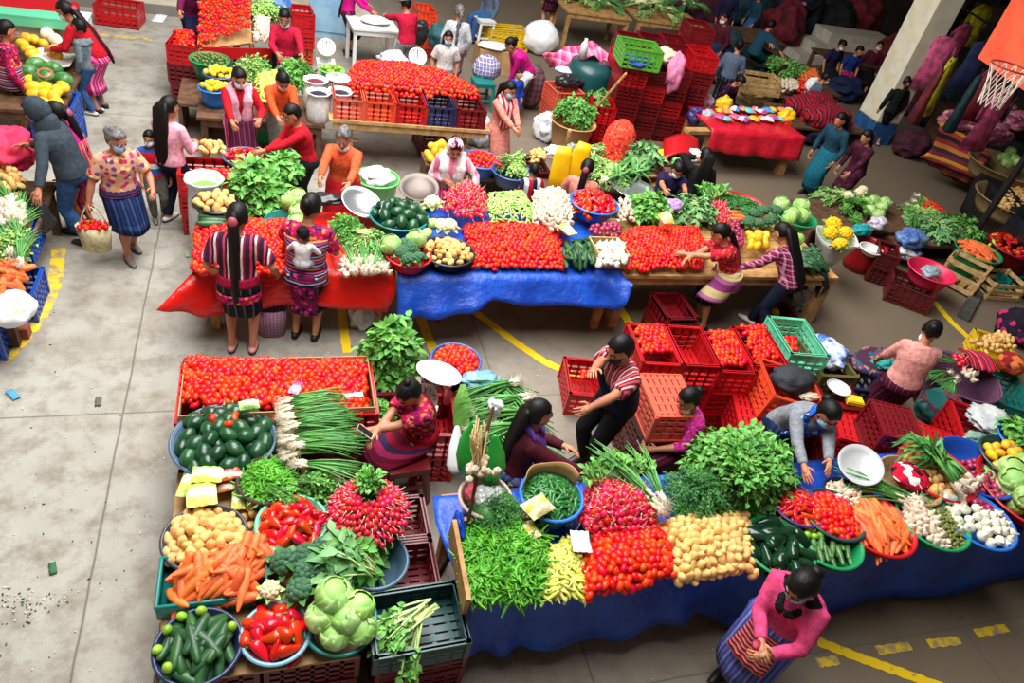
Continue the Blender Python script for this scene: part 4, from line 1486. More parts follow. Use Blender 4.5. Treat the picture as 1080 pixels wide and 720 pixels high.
packet((565, 540), 1.06, .20, .15, 25, M_YB, 'yellow wrapped block lying on the green chilies', .06)
packet((612, 572), 1.0, .13, .17, -10, [(214, 206, 226), (236, 232, 240), (200, 190, 214)], 'clear plastic packet on the edge of the tomato heap', .015)
packet((560, 560), .98, .08, .14, 15, M_YB, 'narrow yellow packet leaning on the yellow chilies', .02)
Bp = basin((512, 523), 1.05, 26, 'coral', 'worn pinkish basin with a bagged bundle behind the beans', .2, m=mat('faded basin', (206, 190, 176), .5, (214, 160, 150), 3))
lump((516, 524), 1.06, (.10, .09, .05), mat('clear bag', (198, 206, 206), .15, (150, 158, 156), 6, spec=.8), 'clear plastic bag with grey contents in the worn basin', 'plastic_bag', 'bag', 3)
lump((498, 520), 1.04, (.05, .07, .05), mat('pink cloth', (226, 90, 110), .8), 'pink cloth tucked into the worn basin', 'cloth', 'cloth', 5)
lump((484, 555), .95, (.03, .10, .10), mat('royal cloth', (14, 70, 180), .5), 'blue plastic wrap on the corner of the bean board', 'plastic_wrap', 'plastic', 6)

B = basin((822, 576), .95, 33, 'emerald', 'green basin of dark poblano peppers', .16)
fill_round('poblano', B, .105, 'large dark green poblano pepper in the green basin', .06, 'flat', 2, (.85, 1.1))
B = basin((873, 567), .95, 32, 'lightgreen', 'bright green basin of limes and zucchini', .16, m=PL['emerald'])
fill_round('lime', B, .058, 'green lime in the bright green basin', .02, 'any', 1, (.85, 1.1), .9, .03, only=lambda x, y: y > .05)
fill_round('zucchini', B, .075, 'zucchini in the bright green basin under the limes', .02, (60, 14), 1, (.7, .9), .72, .04, only=lambda x, y: y < .1)
B = basin((842, 532), .98, 24, 'purple', 'purple basin of red chilies under the grey-sleeved vendor', .14)
fill_round('red_chili', B, .05, 'red chili in the purple basin', .05, 'lie', 2, (.8, 1.1))
B = basin((880, 542), .98, 28, 'emerald', 'dark green basin of red tomatoes under the vendor\'s hand', .14, m=PL['darkteal'])
fill_round('tomato', B, .05, 'red tomato in the dark green basin under the vendor\'s hand', .05, 'lie', 2)
B = basin((925, 552), .95, 34, 'red', 'red basin heaped with carrots', .14)
fill_round('carrot', B, .060, 'orange carrot in the red basin', .09, (75, 28), 2, (.85, 1.15), .8)
B = basin((984, 548), .95, 31, 'emerald', 'green basin of garlic and tomatillos', .14)
fill_round('garlic_bulb', B, .048, 'garlic bulb in the green basin', .09, 'up', 1, (.9, 1.3), only=lambda x, y: x < -.12)
fill_round('tomatillo', B, .034, 'small husked tomatillo in the green basin', .05, 'any', 1, (.8, 1.1), only=lambda x, y: x >= -.15) if 'tomatillo' in PROTO else None
B = basin((1032, 547), .95, 31, 'royal', 'blue basin of white and red onions', .14)
fill_round('white_onion', B, .082, 'white onion in the blue basin', .07, 'up', 1, (.85, 1.15), .9, .02, only=lambda x, y: not (x > .1 and y > .1))
fill_round('red_onion', B, .062, 'red onion in the blue basin', .06, 'any', 1, (.85, 1.1), .9, .02, only=lambda x, y: (x > .1 and y > .1) or (x > .5))
B = basin((1090, 518), .96, 44, 'red', 'red basin of pale cabbages at the right end of the blue table', .16)
fill_round('cabbage', B, .20, 'pale green cabbage in the red basin', .12, 'up', 2, (.9, 1.15), .85)
B = basin((988, 497), .99, 32, 'orange', 'red basin of potatoes and leeks', .16, m=PL['red'])
fill_round('potato', B, .062, 'yellow potato in the red basin beside the leeks', .06, 'any', 1, only=lambda x, y: x < .25)
lay_bunches('leek_bunch', [(1012, 508, 122, 18, .08), (1006, 512, 112, 20, .10), (1018, 502, 130, 14, .06)], 'leek with pale stalk laid across the red potato basin', .98)
for x, y in ((1020, 508), (1028, 512), (1034, 505), (1010, 515), (1024, 516)): pend('garlic_bulb', Matrix.Translation(at(x, y, 1.03)) @ orient('up') @ Matrix.Scale(1.2, 4), 'garlic bulb beside the leek roots', 'garlic bulbs beside the leek roots')
B = basin((1030, 492), .96, 33, 'steelblue', 'wide blue basin behind the onions', .15, m=PL['blue'])
fill_round('red_onion', B, .062, 'dark onion in the wide blue basin behind the white onions', .0, 'any', 1, (.8, 1), .9, .05, only=lambda x, y: y < .3)
B = basin((1068, 484), 1.0, 26, 'darkteal', 'dark green basin with red and yellow fruit', .15)
fill_round('mango', B, .10, 'ripe mango in the dark green basin', .04, 'lie', 1, (.7, .9))
B = basin((1085, 465), 1.02, 24, 'royal', 'light blue basin of greens at the right edge', .15)
mound('spinach_bunch', (1085, 465), 22, 1.0, 7, 'leafy bunch in the light blue basin', .06)
Bk = basin((960, 506), 1.0, 27, 'olive', 'woven basket covered with a red patterned cloth', .15, name='basket', cat='basket', m=mat('palm basket', (176, 150, 104), .8, (130, 104, 66), 60))
lump((961, 502), 1.0, (.17, .15, .07), fabric('red ikat', 'brocade', ((206, 16, 50), (30, 22, 34), (236, 226, 226), (206, 16, 50), (150, 10, 40)), 18), 'red and black patterned cloth covering the woven basket', 'cloth', 'cloth', 8, .12)
pan_scale((908, 490), 1.12, 20, 'large shiny scale pan leaning beside the grey-sleeved vendor', mat('brushed pan', (214, 216, 218), .35, metal=.35), (math.radians(14), math.radians(-14)))
lay_bunches('scallion_bunch', [(955, 530, 150, 8, .04), (945, 525, 140, 8, .05), (962, 527, 160, 6, .03)], 'scallion bunch tucked behind the carrots', .93)
lump((1003, 524), .98, (.09, .07, .04), mat('clear bag', (198, 206, 206)), 'crumpled clear bag between the garlic and the onions', 'plastic_bag', 'bag', 9)
B = basin((893, 523), .96, 20, 'black', 'small dark basin of purple garlic behind the red tomatoes', .13)
fill_round('garlic_bulb', B, .05, 'purple garlic bulb in the small dark basin', .04, 'up', 1)
# hanging garlic braid, green bag and post at the left end
po = MB(); po.tube([at(492, 560, .95), at(507, 480, 1.40), at(520, 430, 1.72)], .012, 8); tag(po.build('post', M_WOODD), 'thin wooden post carrying the garlic braid', 'post')
gb = empty('garlic_braid', at(503, 495, 1.42), 0, 'dried garlic braid hanging on the thin post', 'garlic braid')
g2 = MB(); g3 = MB(); o0 = at(503, 495, 1.42)
for i in range(34):
    q = R.random(); x, y = 492 + R.gauss(14, 11), 500 - R.uniform(-4, 22)
    p = at(503 + R.gauss(0, 7), 494 + R.gauss(0, 5), 1.40 + R.uniform(-.05, .05)) - o0
    g2 = MB(); g2.ell((0, 0, 0), (.026, .026, .023), 10, 7, 0, None, lambda d: .08 * math.cos(5 * math.atan2(d.y, d.x)) + (.5 if d.z > .93 else 0)); gl_ = g2.build('bulb', P_GAR, gb); gl_.location = p
for i in range(26):
    a = V((0, 0, .02)); b_ = at(503 + R.gauss(0, 5), 455 + R.gauss(0, 8), 1.62) - o0
    g3.tube(bez(a + V((R.gauss(0, .02), R.gauss(0, .02), 0)), (a + b_) / 2 + V((R.gauss(0, .03), R.gauss(0, .03), 0)), b_, 4), .006, 4)
g3.build('dried_stalks', P_RICH, gb)
M_GBAG = mat('bright green bag', (28, 176, 62), .4, (20, 150, 52), 4, spec=.6)
def hangbag(pts, m, label, sx=.09, sy=.05, name='plastic_bag'):
    mb = MB(); mb.tube(pts, [sx * .35, sx * .8, sx, sx * .95, sx * .5][:len(pts)], 14, 0, .55, (0, 1, 0)); tag(mb.build(name, m), label, 'bag')
hangbag([at(500, 448, 1.52), at(497, 462, 1.4), at(496, 478, 1.28), at(497, 492, 1.16)], M_GBAG, 'bright green plastic bag hanging behind the garlic braid', .10)
hangbag([at(522, 462, 1.45), at(523, 478, 1.32), at(522, 492, 1.2), at(518, 502, 1.1)], M_GBAG, 'second green plastic bag hanging right of the garlic braid', .08)
hangbag([at(482, 452, 1.0), at(481, 470, .9), at(480, 490, .8)], mat('milky bag', (214, 216, 220), .3, spec=.6), 'milky plastic bag hanging beside the red crate stack', .07)
lump((522, 428), 1.6, (.05, .05, .05), MC['milky bag'], 'knotted white bag hanging on the thin post', 'plastic_bag', 'bag', 12)
# ------------------------------------------------------------------ left stall built on crates
lz = .29
for j, y in enumerate((2.42, 2.82, 3.22, 3.62)):
    for i, x in enumerate((-.41, .17, .74)):
        if i == 2 and j in (0, 3): continue
        for k in range(2):
            crate(x + R.uniform(-.01, .01), y, k * lz, 'darkred' if (i + j + k) % 3 else 'red', 'crate in the %s layer, %s column, %s row from the front of the left stall' % (('bottom', 'upper')[k], ('left', 'middle', 'right')[i], ORD[j]), PI / 2)
bd = MB(); bd.box((-.13, 2.98, .595), (1.13, 1.55, .02)); bd.box((.62, 3.05, .595), (.36, .6, .02))
tag(bd.build('cardboard_sheet', M_CARD, None, False), 'flattened cardboard laid over the crates of the left stall', 'cardboard')
for i, x in enumerate((-.545, -.175, .20, .575)):
    for k in range(3):
        crate(x, 4.40 + R.uniform(-.005, .005), k * .265, ('red' if k == 2 else 'darkred'), '%s crate of the %s tomato stack at the left stall\'s back' % (('lowest', 'middle', 'topmost')[k], ('leftmost', 'second', 'third', 'rightmost')[i]), 0, .66, .365, .265)
    ln = MB()
    for sy in (-1, 1): ln.box((x, 4.40 + sy * .305, .80), (.31, .008, .09))
    for sx in (-1, 1): ln.box((x + sx * .155, 4.40, .79), (.008, .60, .07))
    tag(ln.build('cardboard_liner', M_CARD, None, False), 'cardboard liner inside the %s tomato crate at the back of the left stall' % ('leftmost', 'second', 'third', 'rightmost')[i], 'liner')
fill_poly('tomato', [(194, 377), (386, 380), (388, 434), (192, 424)], .80, .050, 'red plum tomato in the open crates at the back of the left stall', .045, .2, 'lie', 2, zp=.80)
packet((312, 410), .86, .08, .14, -20, [(240, 120, 160), (250, 200, 220), (226, 80, 120)], 'pink flowered packet on the tomato crates', .015)
packet((372, 417), .85, .16, .05, 5, [(240, 240, 236), (226, 226, 226)], 'white paper strip on the rightmost tomato crate', .008)
B = basin((236, 463), .80, 53, 'slate', 'grey-blue basin of dark squashes at the left stall', .17)
fill_round('dark_squash', B, .112, 'shiny dark green squash in the grey-blue basin', .10, 'lie', 2, (.9, 1.15))
for x, y in ((224, 441), (241, 447), (248, 438), (247, 441)): pend('tomato', Matrix.Translation(at(x, y, .90)) @ orient('lie'), 'loose red tomato between the dark squashes', 'loose tomatoes between the dark squashes')
packet((263, 431), .93, .14, .09, 8, [(150, 200, 110), (190, 220, 150), (226, 236, 200)], 'light green wrapped bundle beside the dark squashes', .04)
B = basin((284, 505), .80, 32, 'brown', 'dark woven basket of green beans', .13, name='basket', cat='basket', m=mat('dark basket', (74, 54, 48), .8, (54, 40, 36), 50))
fill_round('green_bean', B, .026, 'slim green bean in the dark basket at the left stall', .06, 'lie', 2, (.75, 1.0), .93)
B = basin((216, 566), .74, 43, 'grey', 'black basin of yellow potatoes', .15)
fill_round('potato', B, .064, 'yellow potato in the black basin', .06, 'any', 2, (.8, 1.25))
fill_poly('potato', [(253, 525), (275, 530), (272, 552), (258, 556)], .62, .07, 'yellow potato loose between the basins of the left stall', .08, .1, 'any', 1)
# carrot tray
p0 = at(226, 612, .70)
tr = MB(); W, D, H = .62, .34, .13
for a, b_ in (((-W / 2, -D / 2), (W / 2, -D / 2)), ((W / 2, -D / 2), (W / 2, D / 2)), ((W / 2, D / 2), (-W / 2, D / 2)), ((-W / 2, D / 2), (-W / 2, -D / 2))):
    tr.beam((*a, H / 2), (*b_, H / 2), .012, H); tr.tube([(*a, H), (*b_, H)], .013, 8)
tr.box((0, 0, .008), (W, D, .014))
o = tr.build('tray', PL['teal']); o.location = (p0.x, p0.y, .615); tag(o, 'teal plastic tray under the carrots', 'tray')
fill_poly('carrot', [(184, 600), (206, 592), (236, 578), (285, 565), (292, 590), (268, 605), (262, 632), (187, 634)], .72, .062, 'orange carrot heaped on the teal tray', .13, .18, (50, 40), 2, (.85, 1.15), zp=.74)
B = basin((308, 551), .78, 36, 'mint', 'mint green basin of red bell peppers', .16)
fill_round('red_pepper', B, .075, 'red bell pepper in the mint green basin', .08, 'lie', 2, (.8, 1.0))
B = basin((209, 681), .72, 44, 'steelblue', 'blue basin of cucumbers', .15, m=PL['navy'])
fill_round('cucumber', B, .078, 'dark green cucumber in the blue basin', .09, (75, 35), 2, (.85, 1.1), .80)
fill_round('lime', B, .12, 'bright lime among the cucumbers in the blue basin', .10, 'any', 1, (1.0, 1.2), 1.0, -.01, only=lambda x, y: x * x + y * y > .55)
B = basin((291, 667), .72, 35, 'slate', 'pale blue basin of long red peppers', .14, m=plastic('pale blue', (120, 168, 190)))
fill_round('red_pepper', B, .078, 'long red pepper in the pale blue basin', .09, 'lie', 2, (.95, 1.2))
B = basin((359, 655), .72, 37, 'teal', 'teal basin of pale cabbages at the left stall', .14)
for x, y, z, s in ((352, 628, .90, 1.08), (378, 640, .88, 1.12), (340, 650, .82, .95), (380, 662, .80, .95), (354, 669, .78, .9), (366, 652, .86, .9)):
    pend('lettuce' if x == 378 else 'cabbage', Matrix.Translation(at(x, y, z)) @ orient('up') @ Matrix.Scale(s, 4), 'pale green cabbage in the teal basin' if x != 378 else 'light green lettuce on the cabbages in the teal basin', 'cabbages in the teal basin' if x != 378 else None)
for x, y in ((299, 592), (324, 585), (340, 578), (322, 603), (316, 622), (336, 598)):
    pend('broccoli', Matrix.Translation(at(x, y, .83)) @ orient('up') @ Matrix.Scale(1.0, 4), 'dark broccoli head between the carrots and the cabbages', 'broccoli heads at the left stall')
spawn('cauliflower', Matrix.Translation(at(285, 622, .80)) @ Matrix.Scale(.75, 4), 'small pale cauliflower beside the red peppers')
lay_bunches('chard_bunch', [(392, 606, 150, 12, .05), (388, 598, 140, 10, .07), (380, 590, 165, 12, .05), (395, 590, 120, 10, .0)], 'chard bunch with pale stalks beside the broccoli', .78, None, (1.0, 1.2))
mound('spinach_bunch', (368, 592), 34, .72, 14, 'dark leafy bunch in the mound above the cabbages', .12)
B = basin((395, 590), .74, 34, 'slate', 'grey basin under the dark leafy bunches', .14)
B = basin((388, 540), .84, 41, 'slate', 'grey-green basin under the radish mound', .18)
c, r, zr = B
fl_ = MB(); fl_.ell((0, 0, 0), (r * .8, r * .8, .17), 20, 10); o = fl_.build('leafy_core', P_LEAFD); o.location = (c.x, c.y, .84); tag(o, 'tied leaf tops under the round radish mound', 'leaves')
for i in range(170):
    f = math.sqrt((i + 8) / 178); a = i * 2.399963
    if f < .20: continue
    q = f * r * 1.04; z = .86 + .20 * (1 - f * f) + R.uniform(-.008, .008)
    M = Matrix.Translation((c.x + q * math.cos(a), c.y + q * math.sin(a) - .02, z)) @ Matrix.Rotation(a + R.gauss(0, .3), 4, 'Z') @ Matrix.Rotation(.5 * f + R.gauss(0, .2), 4, 'Y') @ Matrix.Scale(R.uniform(.95, 1.3), 4)
    pend('radish', M, 'red radish in the round mound at the left stall', 'radishes in the round mound')
lay_bunches('radish_leaf_bunch', [(389, 511, a, 35, .12) for a in range(0, 360, 60)], 'leafy radish top in the middle of the round mound', .95, None, (.6, .75))
# scallions with white roots
lay_bunches('scallion_bunch', [(304 + i, 424 + i * 8, 2 + 8 * math.sin(i * 2), 9, .05 * (i % 3)) for i in range(8)] + [(320, 490, -20, 8, .05), (318, 470, -8, 10, .12), (312, 450, 4, 10, .12)], 'scallion bunch with white roots at the left stall', .82, None, (.82, .98))
mound('herb_bunch', (335, 515), 22, .74, 9, 'parsley bunch below the scallions', .10)
mound('herb_bunch', (300, 528), 16, .74, 5, 'small herb bunch behind the red bell peppers', .08)
GP = [(196, 222, 120), (236, 226, 110), (226, 236, 190), (170, 206, 90)]
packet((205, 512), .72, .17, .26, -10, GP, 'yellow-green snack bag lying lowest of the three on the left stall', .04)
packet((213, 525), .78, .19, .20, 6, GP, 'yellow-green snack bag on the front of its pile', .04)
packet((219, 504), .80, .20, .14, -5, GP, 'yellow-green snack bag on top of its pile', .04)
OP = [(226, 110, 50), (240, 226, 200), (206, 70, 40), (236, 160, 80)]
packet((240, 503), .76, .20, .12, 12, OP, 'orange printed food packet beside the green bean basket', .04)
packet((242, 513), .70, .20, .12, 10, OP, 'lower orange food packet under the printed one', .03)
packet((252, 530), .68, .09, .16, 0, GP, 'small green packet beside the loose potatoes', .03)
# green basket of celery on its stack
for k in range(2): crate(at(440, 668, .44).x, at(440, 668, .44).y, k * .26, 'darkred', 'dark red crate %s under the teal celery basket' % ('at the floor', 'just')[k], PI / 2 + .05, .60, .40, .26)
p = at(440, 652, .72)
crate(p.x, p.y, .53, 'darkteal', 'dark teal plastic basket holding celery', PI / 2 + .03, .60, .44, .20)
lay_bunches('celery_bunch', [(458, 640, 205, -6, .08), (452, 645, 215, -8, .10), (448, 640, 200, 0, .06), (440, 652, 255, -30, .10)], 'celery bunch hanging over the teal basket', .66)
lump((438, 712), .06, (.10, .07, .06), mat('black bag', (26, 26, 30), .3, (44, 44, 50), 6), 'black plastic bag on the floor in front of the celery crates', 'plastic_bag', 'bag', 15)
# leaf pile at the back, tomato basin, scale, crates by the seated woman
for k in range(2): stack((412, 392), .62, 2, 'darkred', 'the pair under the big leaf pile', 0) if k == 0 else None
mound('spinach_bunch', (412, 377), 36, .72, 26, 'grey-green leafy bunch in the big pile behind the seated woman', .26, True, (1.0, 1.2))
stack((480, 392), .62, 2, 'darkred', 'the pair under the blue tomato basin', .1)
B = basin((481, 379), .80, 25, 'steelblue', 'blue basin of tomatoes beside the scale', .16)
fill_round('tomato', B, .05, 'red tomato in the blue basin beside the scale', .05, 'lie', 1)
stack((459, 436), .60, 2, 'red', 'the pair carrying the scale behind the seated woman', -.1, .50, .36, .30)
dial_scale((448, 415), .90, 1.0, -110, 'white dial scale on the red crates behind the seated woman', True)
pan_scale((463, 393), 1.10, 24, 'white scale pan over the dial scale', mat('white pan', (226, 230, 232), .25), (math.radians(-10), math.radians(12)))
btl = MB(); btl.lathe([(.03, 0), (.034, .01), (.034, .12), (.014, .16), (.014, .19), (.018, .19), (.018, .21)], 14); o = btl.build('bottle', plastic('bottle pink', (206, 90, 96))); o.location = at(471, 425, .60); tag(o, 'small pink bottle beside the dial scale', 'bottle')
lay_bunches('scallion_bunch', [(500 + (i % 3) * 14, 395 + i * 7, 300 + 25 * math.sin(i * 1.7), 4, .05 * (i % 3)) for i in range(11)], 'scallion bunch in the loose pile behind the garlic braid', .62, None, (1.0, 1.2))
lay_bunches('scallion_bunch', [(540, 405, 200, 5, .1), (552, 420, 190, 5, .1), (556, 436, 185, 6, .1), (545, 450, 200, 6, .1)], 'scallion bunch with its white bulbs turned to the aisle', .66, None, (1.0, 1.1))
for i, x in enumerate((508, 540)):
    stack((x, 425), .56, 2, 'brown', 'the %s pair under the loose scallions' % ('left', 'right')[i], .2, .56, .38, .28)
lump((507, 400), .80, (.16, .10, .05), mat('blue poly', (110, 160, 200), .3), 'light blue plastic under the scallions', 'plastic_sheet', 'plastic', 17)
lp = MB()
lp.leaf(at(488, 405, .85), V((-.1, -.8, -.5)), (0, 0, 1), .5, .16, 0, .3)
tag(lp.build('banana_leaf', P_LEAF), 'broad green leaf hanging behind the scale', 'leaf')
mound('herb_bunch', (400, 437), 14, .55, 4, 'herb bunch beside the seated woman\'s knees', .06)
# low stands that carry those goods
def lowbox(px, w_, d_, z, m, label, name='low_stand'):
    p = at(*px, z); mb = MB()
    mb.box((0, 0, z - .02), (w_, d_, .04))
    for sx in (-1, 1):
        mb.box((sx * (w_ / 2 - .03), 0, (z - .04) / 2), (.05, d_ - .05, z - .04))
    o = mb.build(name, m, None, False); o.location = (p.x, p.y, 0); tag(o, label, 'stand'); return o
# ------------------------------------------------------------------ middle row: red-clothed, blue-clothed and bare table
table('wooden table under the red cloth in the middle row', -.66, 1.10, 6.08, 7.15, .76)
table('wooden table under the short blue cloth in the middle row', 1.20, 3.62, 6.0, 7.3, .76)
table('bare wooden table where two shoppers lean in the middle row', 3.70, 6.65, 6.05, 7.3, .76, M_WOOD, .12)
TARP_RED = tarp('red plastic cloth', (206, 16, 14), (226, 30, 22), .3)
def ln(a, b, n=5): return [V(a).lerp(V(b), i / n) for i in range(n + 1)]
h = [at_y(165, 326, 5.72), at_y(212, 333, 5.84), at_y(260, 327, 5.93), at_y(330, 320, 5.93), at_y(408, 329, 5.9), at_y(418, 303, 5.95)]
drape('tablecloth', 'red plastic cloth flaring at the corner of the tomato table behind the shoppers', 'tablecloth', [ln((-.74, 7.15, .79), (1.14, 7.15, .79)), ln((-.74, 6.5, .79), (1.14, 6.5, .79)), ln((-.73, 5.99, .79), (1.14, 5.99, .79)), h], TARP_RED, 50, 6, .03, 5)
h = [at_y(418, 337, 5.75), at_y(450, 336, 5.7), at_y(495, 328, 5.72), at_y(520, 318, 5.8), at_y(560, 320, 5.8), at_y(610, 322, 5.78), at_y(652, 328, 5.75), at_y(668, 300, 5.8)]
drape('tablecloth', 'short bright blue cloth hanging before the big tomato heap in the middle row', 'tablecloth', [ln((1.16, 7.3, .79), (3.66, 7.3, .79)), ln((1.16, 6.6, .79), (3.66, 6.6, .79)), ln((1.16, 5.95, .80), (3.66, 5.95, .80)), h], TARP_BLUE, 64, 6, .05, 6)
fill_poly('tomato', [(205, 238), (240, 232), (300, 232), (332, 240), (336, 290), (203, 291)], .84, .052, 'red tomato on the red-clothed table', .07, .25, 'lie', 1)
for i, (x, y) in enumerate(((224, 229), (226, 233), (222, 236))): spawn('cucumber', Matrix.Translation(at(x, y, .92)) @ orient((5, 4)) @ Matrix.Scale(1.1, 4), 'green squash lying on the tomatoes of the red-clothed table', 'squashes on the red-clothed table')
M_SACK = mat('white woven sack', (222, 224, 222), .6, (200, 202, 204), 20, bump=.3, bs=30)
sack((215, 188), .95, 20, .95, M_SACK, ('peas', P_PEA), 'white sack of green peas at the corner of the red-clothed table')
B = basin((228, 213), .98, 24, 'black', 'black basin of potatoes next to the white pea sack', .16)
fill_round('potato', B, .085, 'yellow potato in the black basin next to the white pea sack', .07, 'any', 1, (.9, 1.3))
mound('spinach_bunch', (272, 207), 32, .88, 30, 'leafy spinach bunch in the big pile on the red-clothed table', .22, True, (1.1, 1.35))
stack((225, 176), .78, 3, 'red', 'the stack between the pink-shirted shopper and the spinach', PI / 2, .72, .44, .26)
fill_poly('tomato', [(202, 178), (245, 180), (248, 192), (203, 190)], .76, .06, 'red tomato in the crate behind the spinach', .03, .1, 'lie', 1)
fill_poly('potato', [(206, 152), (236, 152), (240, 166), (208, 166)], .84, .085, 'yellow potato heaped on the crate behind the spinach', .06, .1, 'any', 1)
B = basin((258, 165), .85, 22, 'steelblue', 'blue-white basin of red peppers behind the spinach', .16)
fill_round('red_pepper', B, .10, 'red pepper in the basin behind the spinach', .07, 'lie', 1, (.8, 1))
lay_bunches('pale_herb_bunch', [(268, 182, 200, 20, 0), (276, 178, 160, 25, 0), (262, 184, 260, 10, 0)], 'pale green herb bunch behind the spinach pile', .86)
mound('spinach_bunch', (298, 180), 20, .84, 8, 'spinach bunch by the knees of the red-sweatered vendor', .1)
B = basin((300, 232), .90, 20, 'teal', 'teal bowl almost hidden under lettuces', .1)
for i, (x, y, z) in enumerate(((313, 208, 1.02), (305, 212, 1.0), (316, 224, 1.0), (312, 234, .98))): spawn(('cabbage', 'lettuce')[i % 2], Matrix.Translation(at(x, y, z)) @ orient('up'), '%s beside the striped-top shopper' % ('pale round cabbage in front', 'leafy lettuce in front', 'pale round cabbage at the back', 'leafy lettuce lowest')[i])
fill_poly('radish', [(296, 236), (316, 236), (318, 250), (300, 250)], .92, .055, 'pink radish beside the lettuces on the red-clothed table', .04, .1, 'any', 1)
mound('herb_bunch', (366, 245), 22, .84, 12, 'fine green herb bunch behind the shopper with the baby', .08)
mound('celery_bunch', (388, 258), 26, .84, 12, 'green bunch with long stems at the red cloth\'s right end', .10, True, (.7, .85))
fill_poly('garlic_bulb', [(358, 275), (412, 270), (414, 291), (360, 291)], .85, .055, 'garlic bulb at the front edge of the red-clothed table', .05, .1, 'up', 1, (.9, 1.3))
lay_bunches('scallion_bunch', [(372, 284, 95, 12, 0), (384, 284, 85, 12, 0), (394, 284, 75, 12, 0), (404, 282, 95, 10, 0)], 'scallion bunch with roots over the red cloth edge', .88, None, (.7, .8))
B = basin((421, 227), 1.0, 29, 'teal', 'teal basin of large dark squashes on the blue-clothed table', .18)
fill_round('dark_squash', B, .125, 'dark green squash in the teal basin on the blue-clothed table', .12, 'lie', 1, (.95, 1.15))
B = basin((431, 268), .96, 23, 'red', 'red basin of broccoli and cabbages', .14)
for i, (x, y) in enumerate(((424, 266), (434, 262), (431, 273), (441, 272), (427, 258))): spawn('broccoli', Matrix.Translation(at(x, y, 1.03)) @ orient('up') @ Matrix.Scale(.85, 4), 'grey-green broccoli in the red basin', 'broccoli in the red basin')
for i, (x, y) in enumerate(((412, 258), (439, 252))): spawn('cabbage', Matrix.Translation(at(x, y, 1.04)) @ orient('up'), 'round cabbage at the %s of the broccoli basin' % ('left', 'back')[i])
for i, (x, y, z, s) in enumerate(((456, 214, 1.0, 1.0), (456, 236, .96, .9), (466, 238, .96, .85), (474, 238, .95, .9), (450, 246, .95, .8))): spawn('pale_squash' if i in (1, 4) else 'cauliflower', Matrix.Translation(at(x, y, z)) @ orient('flat') @ Matrix.Scale(s * 1.2, 4), ('big white cauliflower behind the dark squashes', 'pale green squash above the lemons', 'white cauliflower above the lemons', 'small white cauliflower beside the tomatoes', 'pale squash next to the broccoli basin')[i])
B = basin((473, 265), .95, 26, 'black', 'black basin of yellow potatoes on the blue-clothed table', .14)
fill_round('potato', B, .075, 'small yellow potato in the black basin on the blue-clothed table', .08, 'any', 1, (.8, 1.1))
fill_poly('radish', [(468, 205), (490, 192), (512, 205), (513, 228), (488, 232), (470, 226)], .96, .05, 'pink radish in the heap before the vendor in the pink shawl', .12, .2, 'any', 1, (1, 1.3))
fill_poly('pale_chili', [(514, 206), (552, 204), (563, 220), (562, 235), (518, 235)], .94, .04, 'pale green chili in the heap on the blue-clothed table', .12, .2, 'lie', 1, (.8, 1))
fill_poly('garlic_bulb', [(560, 206), (585, 203), (602, 212), (603, 236), (590, 248), (564, 236)], .94, .052, 'garlic bulb in the big heap on the blue-clothed table', .14, .2, 'up', 1, (.9, 1.3))
fill_poly('tomato', [(488, 238), (520, 234), (565, 236), (590, 246), (596, 284), (497, 284)], .84, .052, 'red tomato in the big heap above the short blue cloth', .10, .3, 'lie', 1)
B = basin((627, 213), 1.05, 22, 'royal', 'blue basin of bright red peppers among the vendors', .18)
fill_round('red_pepper', B, .082, 'bright red pepper in the blue basin among the vendors', .12, 'lie', 2, (.85, 1.1))
packet((597, 246), .98, .13, .22, 20, [(232, 226, 150), (244, 240, 190), (214, 210, 110)], 'pale yellow packet between the garlic and the cucumbers', .05)
fill_poly('cucumber', [(594, 259), (626, 256), (627, 284), (594, 283)], .86, .075, 'cucumber stacked at the end of the blue-clothed table', .09, .1, (80, 18), 1, (.8, .95))
p = at(644, 275, .86); wbx = MB()
for sx, sy, w_, d_ in ((0, -.19, .36, .016), (0, .19, .36, .016), (-.18, 0, .016, .38), (.18, 0, .016, .38)):
    wbx.box((sx, sy, .06), (w_, d_, .10)); wbx.box((sx, sy, .15), (w_, d_, .05))
wbx.box((0, 0, .006), (.36, .38, .012)); o = wbx.build('wooden_box', M_WOODP, None, False); o.location = (p.x, p.y + .12, .80); tag(o, 'open wooden box of white onions on the table corner', 'box')
fill_poly('white_onion', [(628, 258), (658, 256), (662, 282), (630, 283)], .96, .072, 'white onion in the open wooden box', .05, .1, 'up', 1, (.85, 1))
fill_poly('red_onion', [(622, 240), (652, 236), (656, 250), (626, 252)], .94, .07, 'red onion behind the white onions', .06, .1, 'any', 1)
fill_poly('garlic_bulb', [(648, 214), (664, 210), (668, 232), (652, 236)], .94, .06, 'garlic bulb beside the blue pepper basin', .06, .1, 'up', 1)
mound('spinach_bunch', (684, 222), 22, .90, 14, 'dark leafy bunch before the navy-dressed vendor', .12)
mound('chard_bunch', (733, 224), 22, .88, 10, 'grey-green leafy bunch right of the yellow block', .08)
fill_poly('tomato', [(652, 250), (668, 240), (735, 240), (746, 262), (742, 284), (662, 284)], .84, .052, 'red tomato on the bare wooden table', .08, .25, 'lie', 1)
packet((700, 238), 1.0, .15, .2, 0, [(236, 222, 130), (246, 236, 170), (226, 210, 100)], 'large yellow block standing on the tomatoes of the bare table', .09)
B = basin((783, 216), .95, 22, 'red', 'red bowl of green chilies on the bare table', .10)
fill_round('jalapeno', B, .055, 'dark chili in the red bowl', .04, 'lie', 1)
lay_bunches('radish_leaf_bunch', [(752, 210, 90, 20, .05), (760, 206, 70, 20, .05), (748, 205, 110, 20, .05)], 'leafy radish bunch on the bare table', .92)
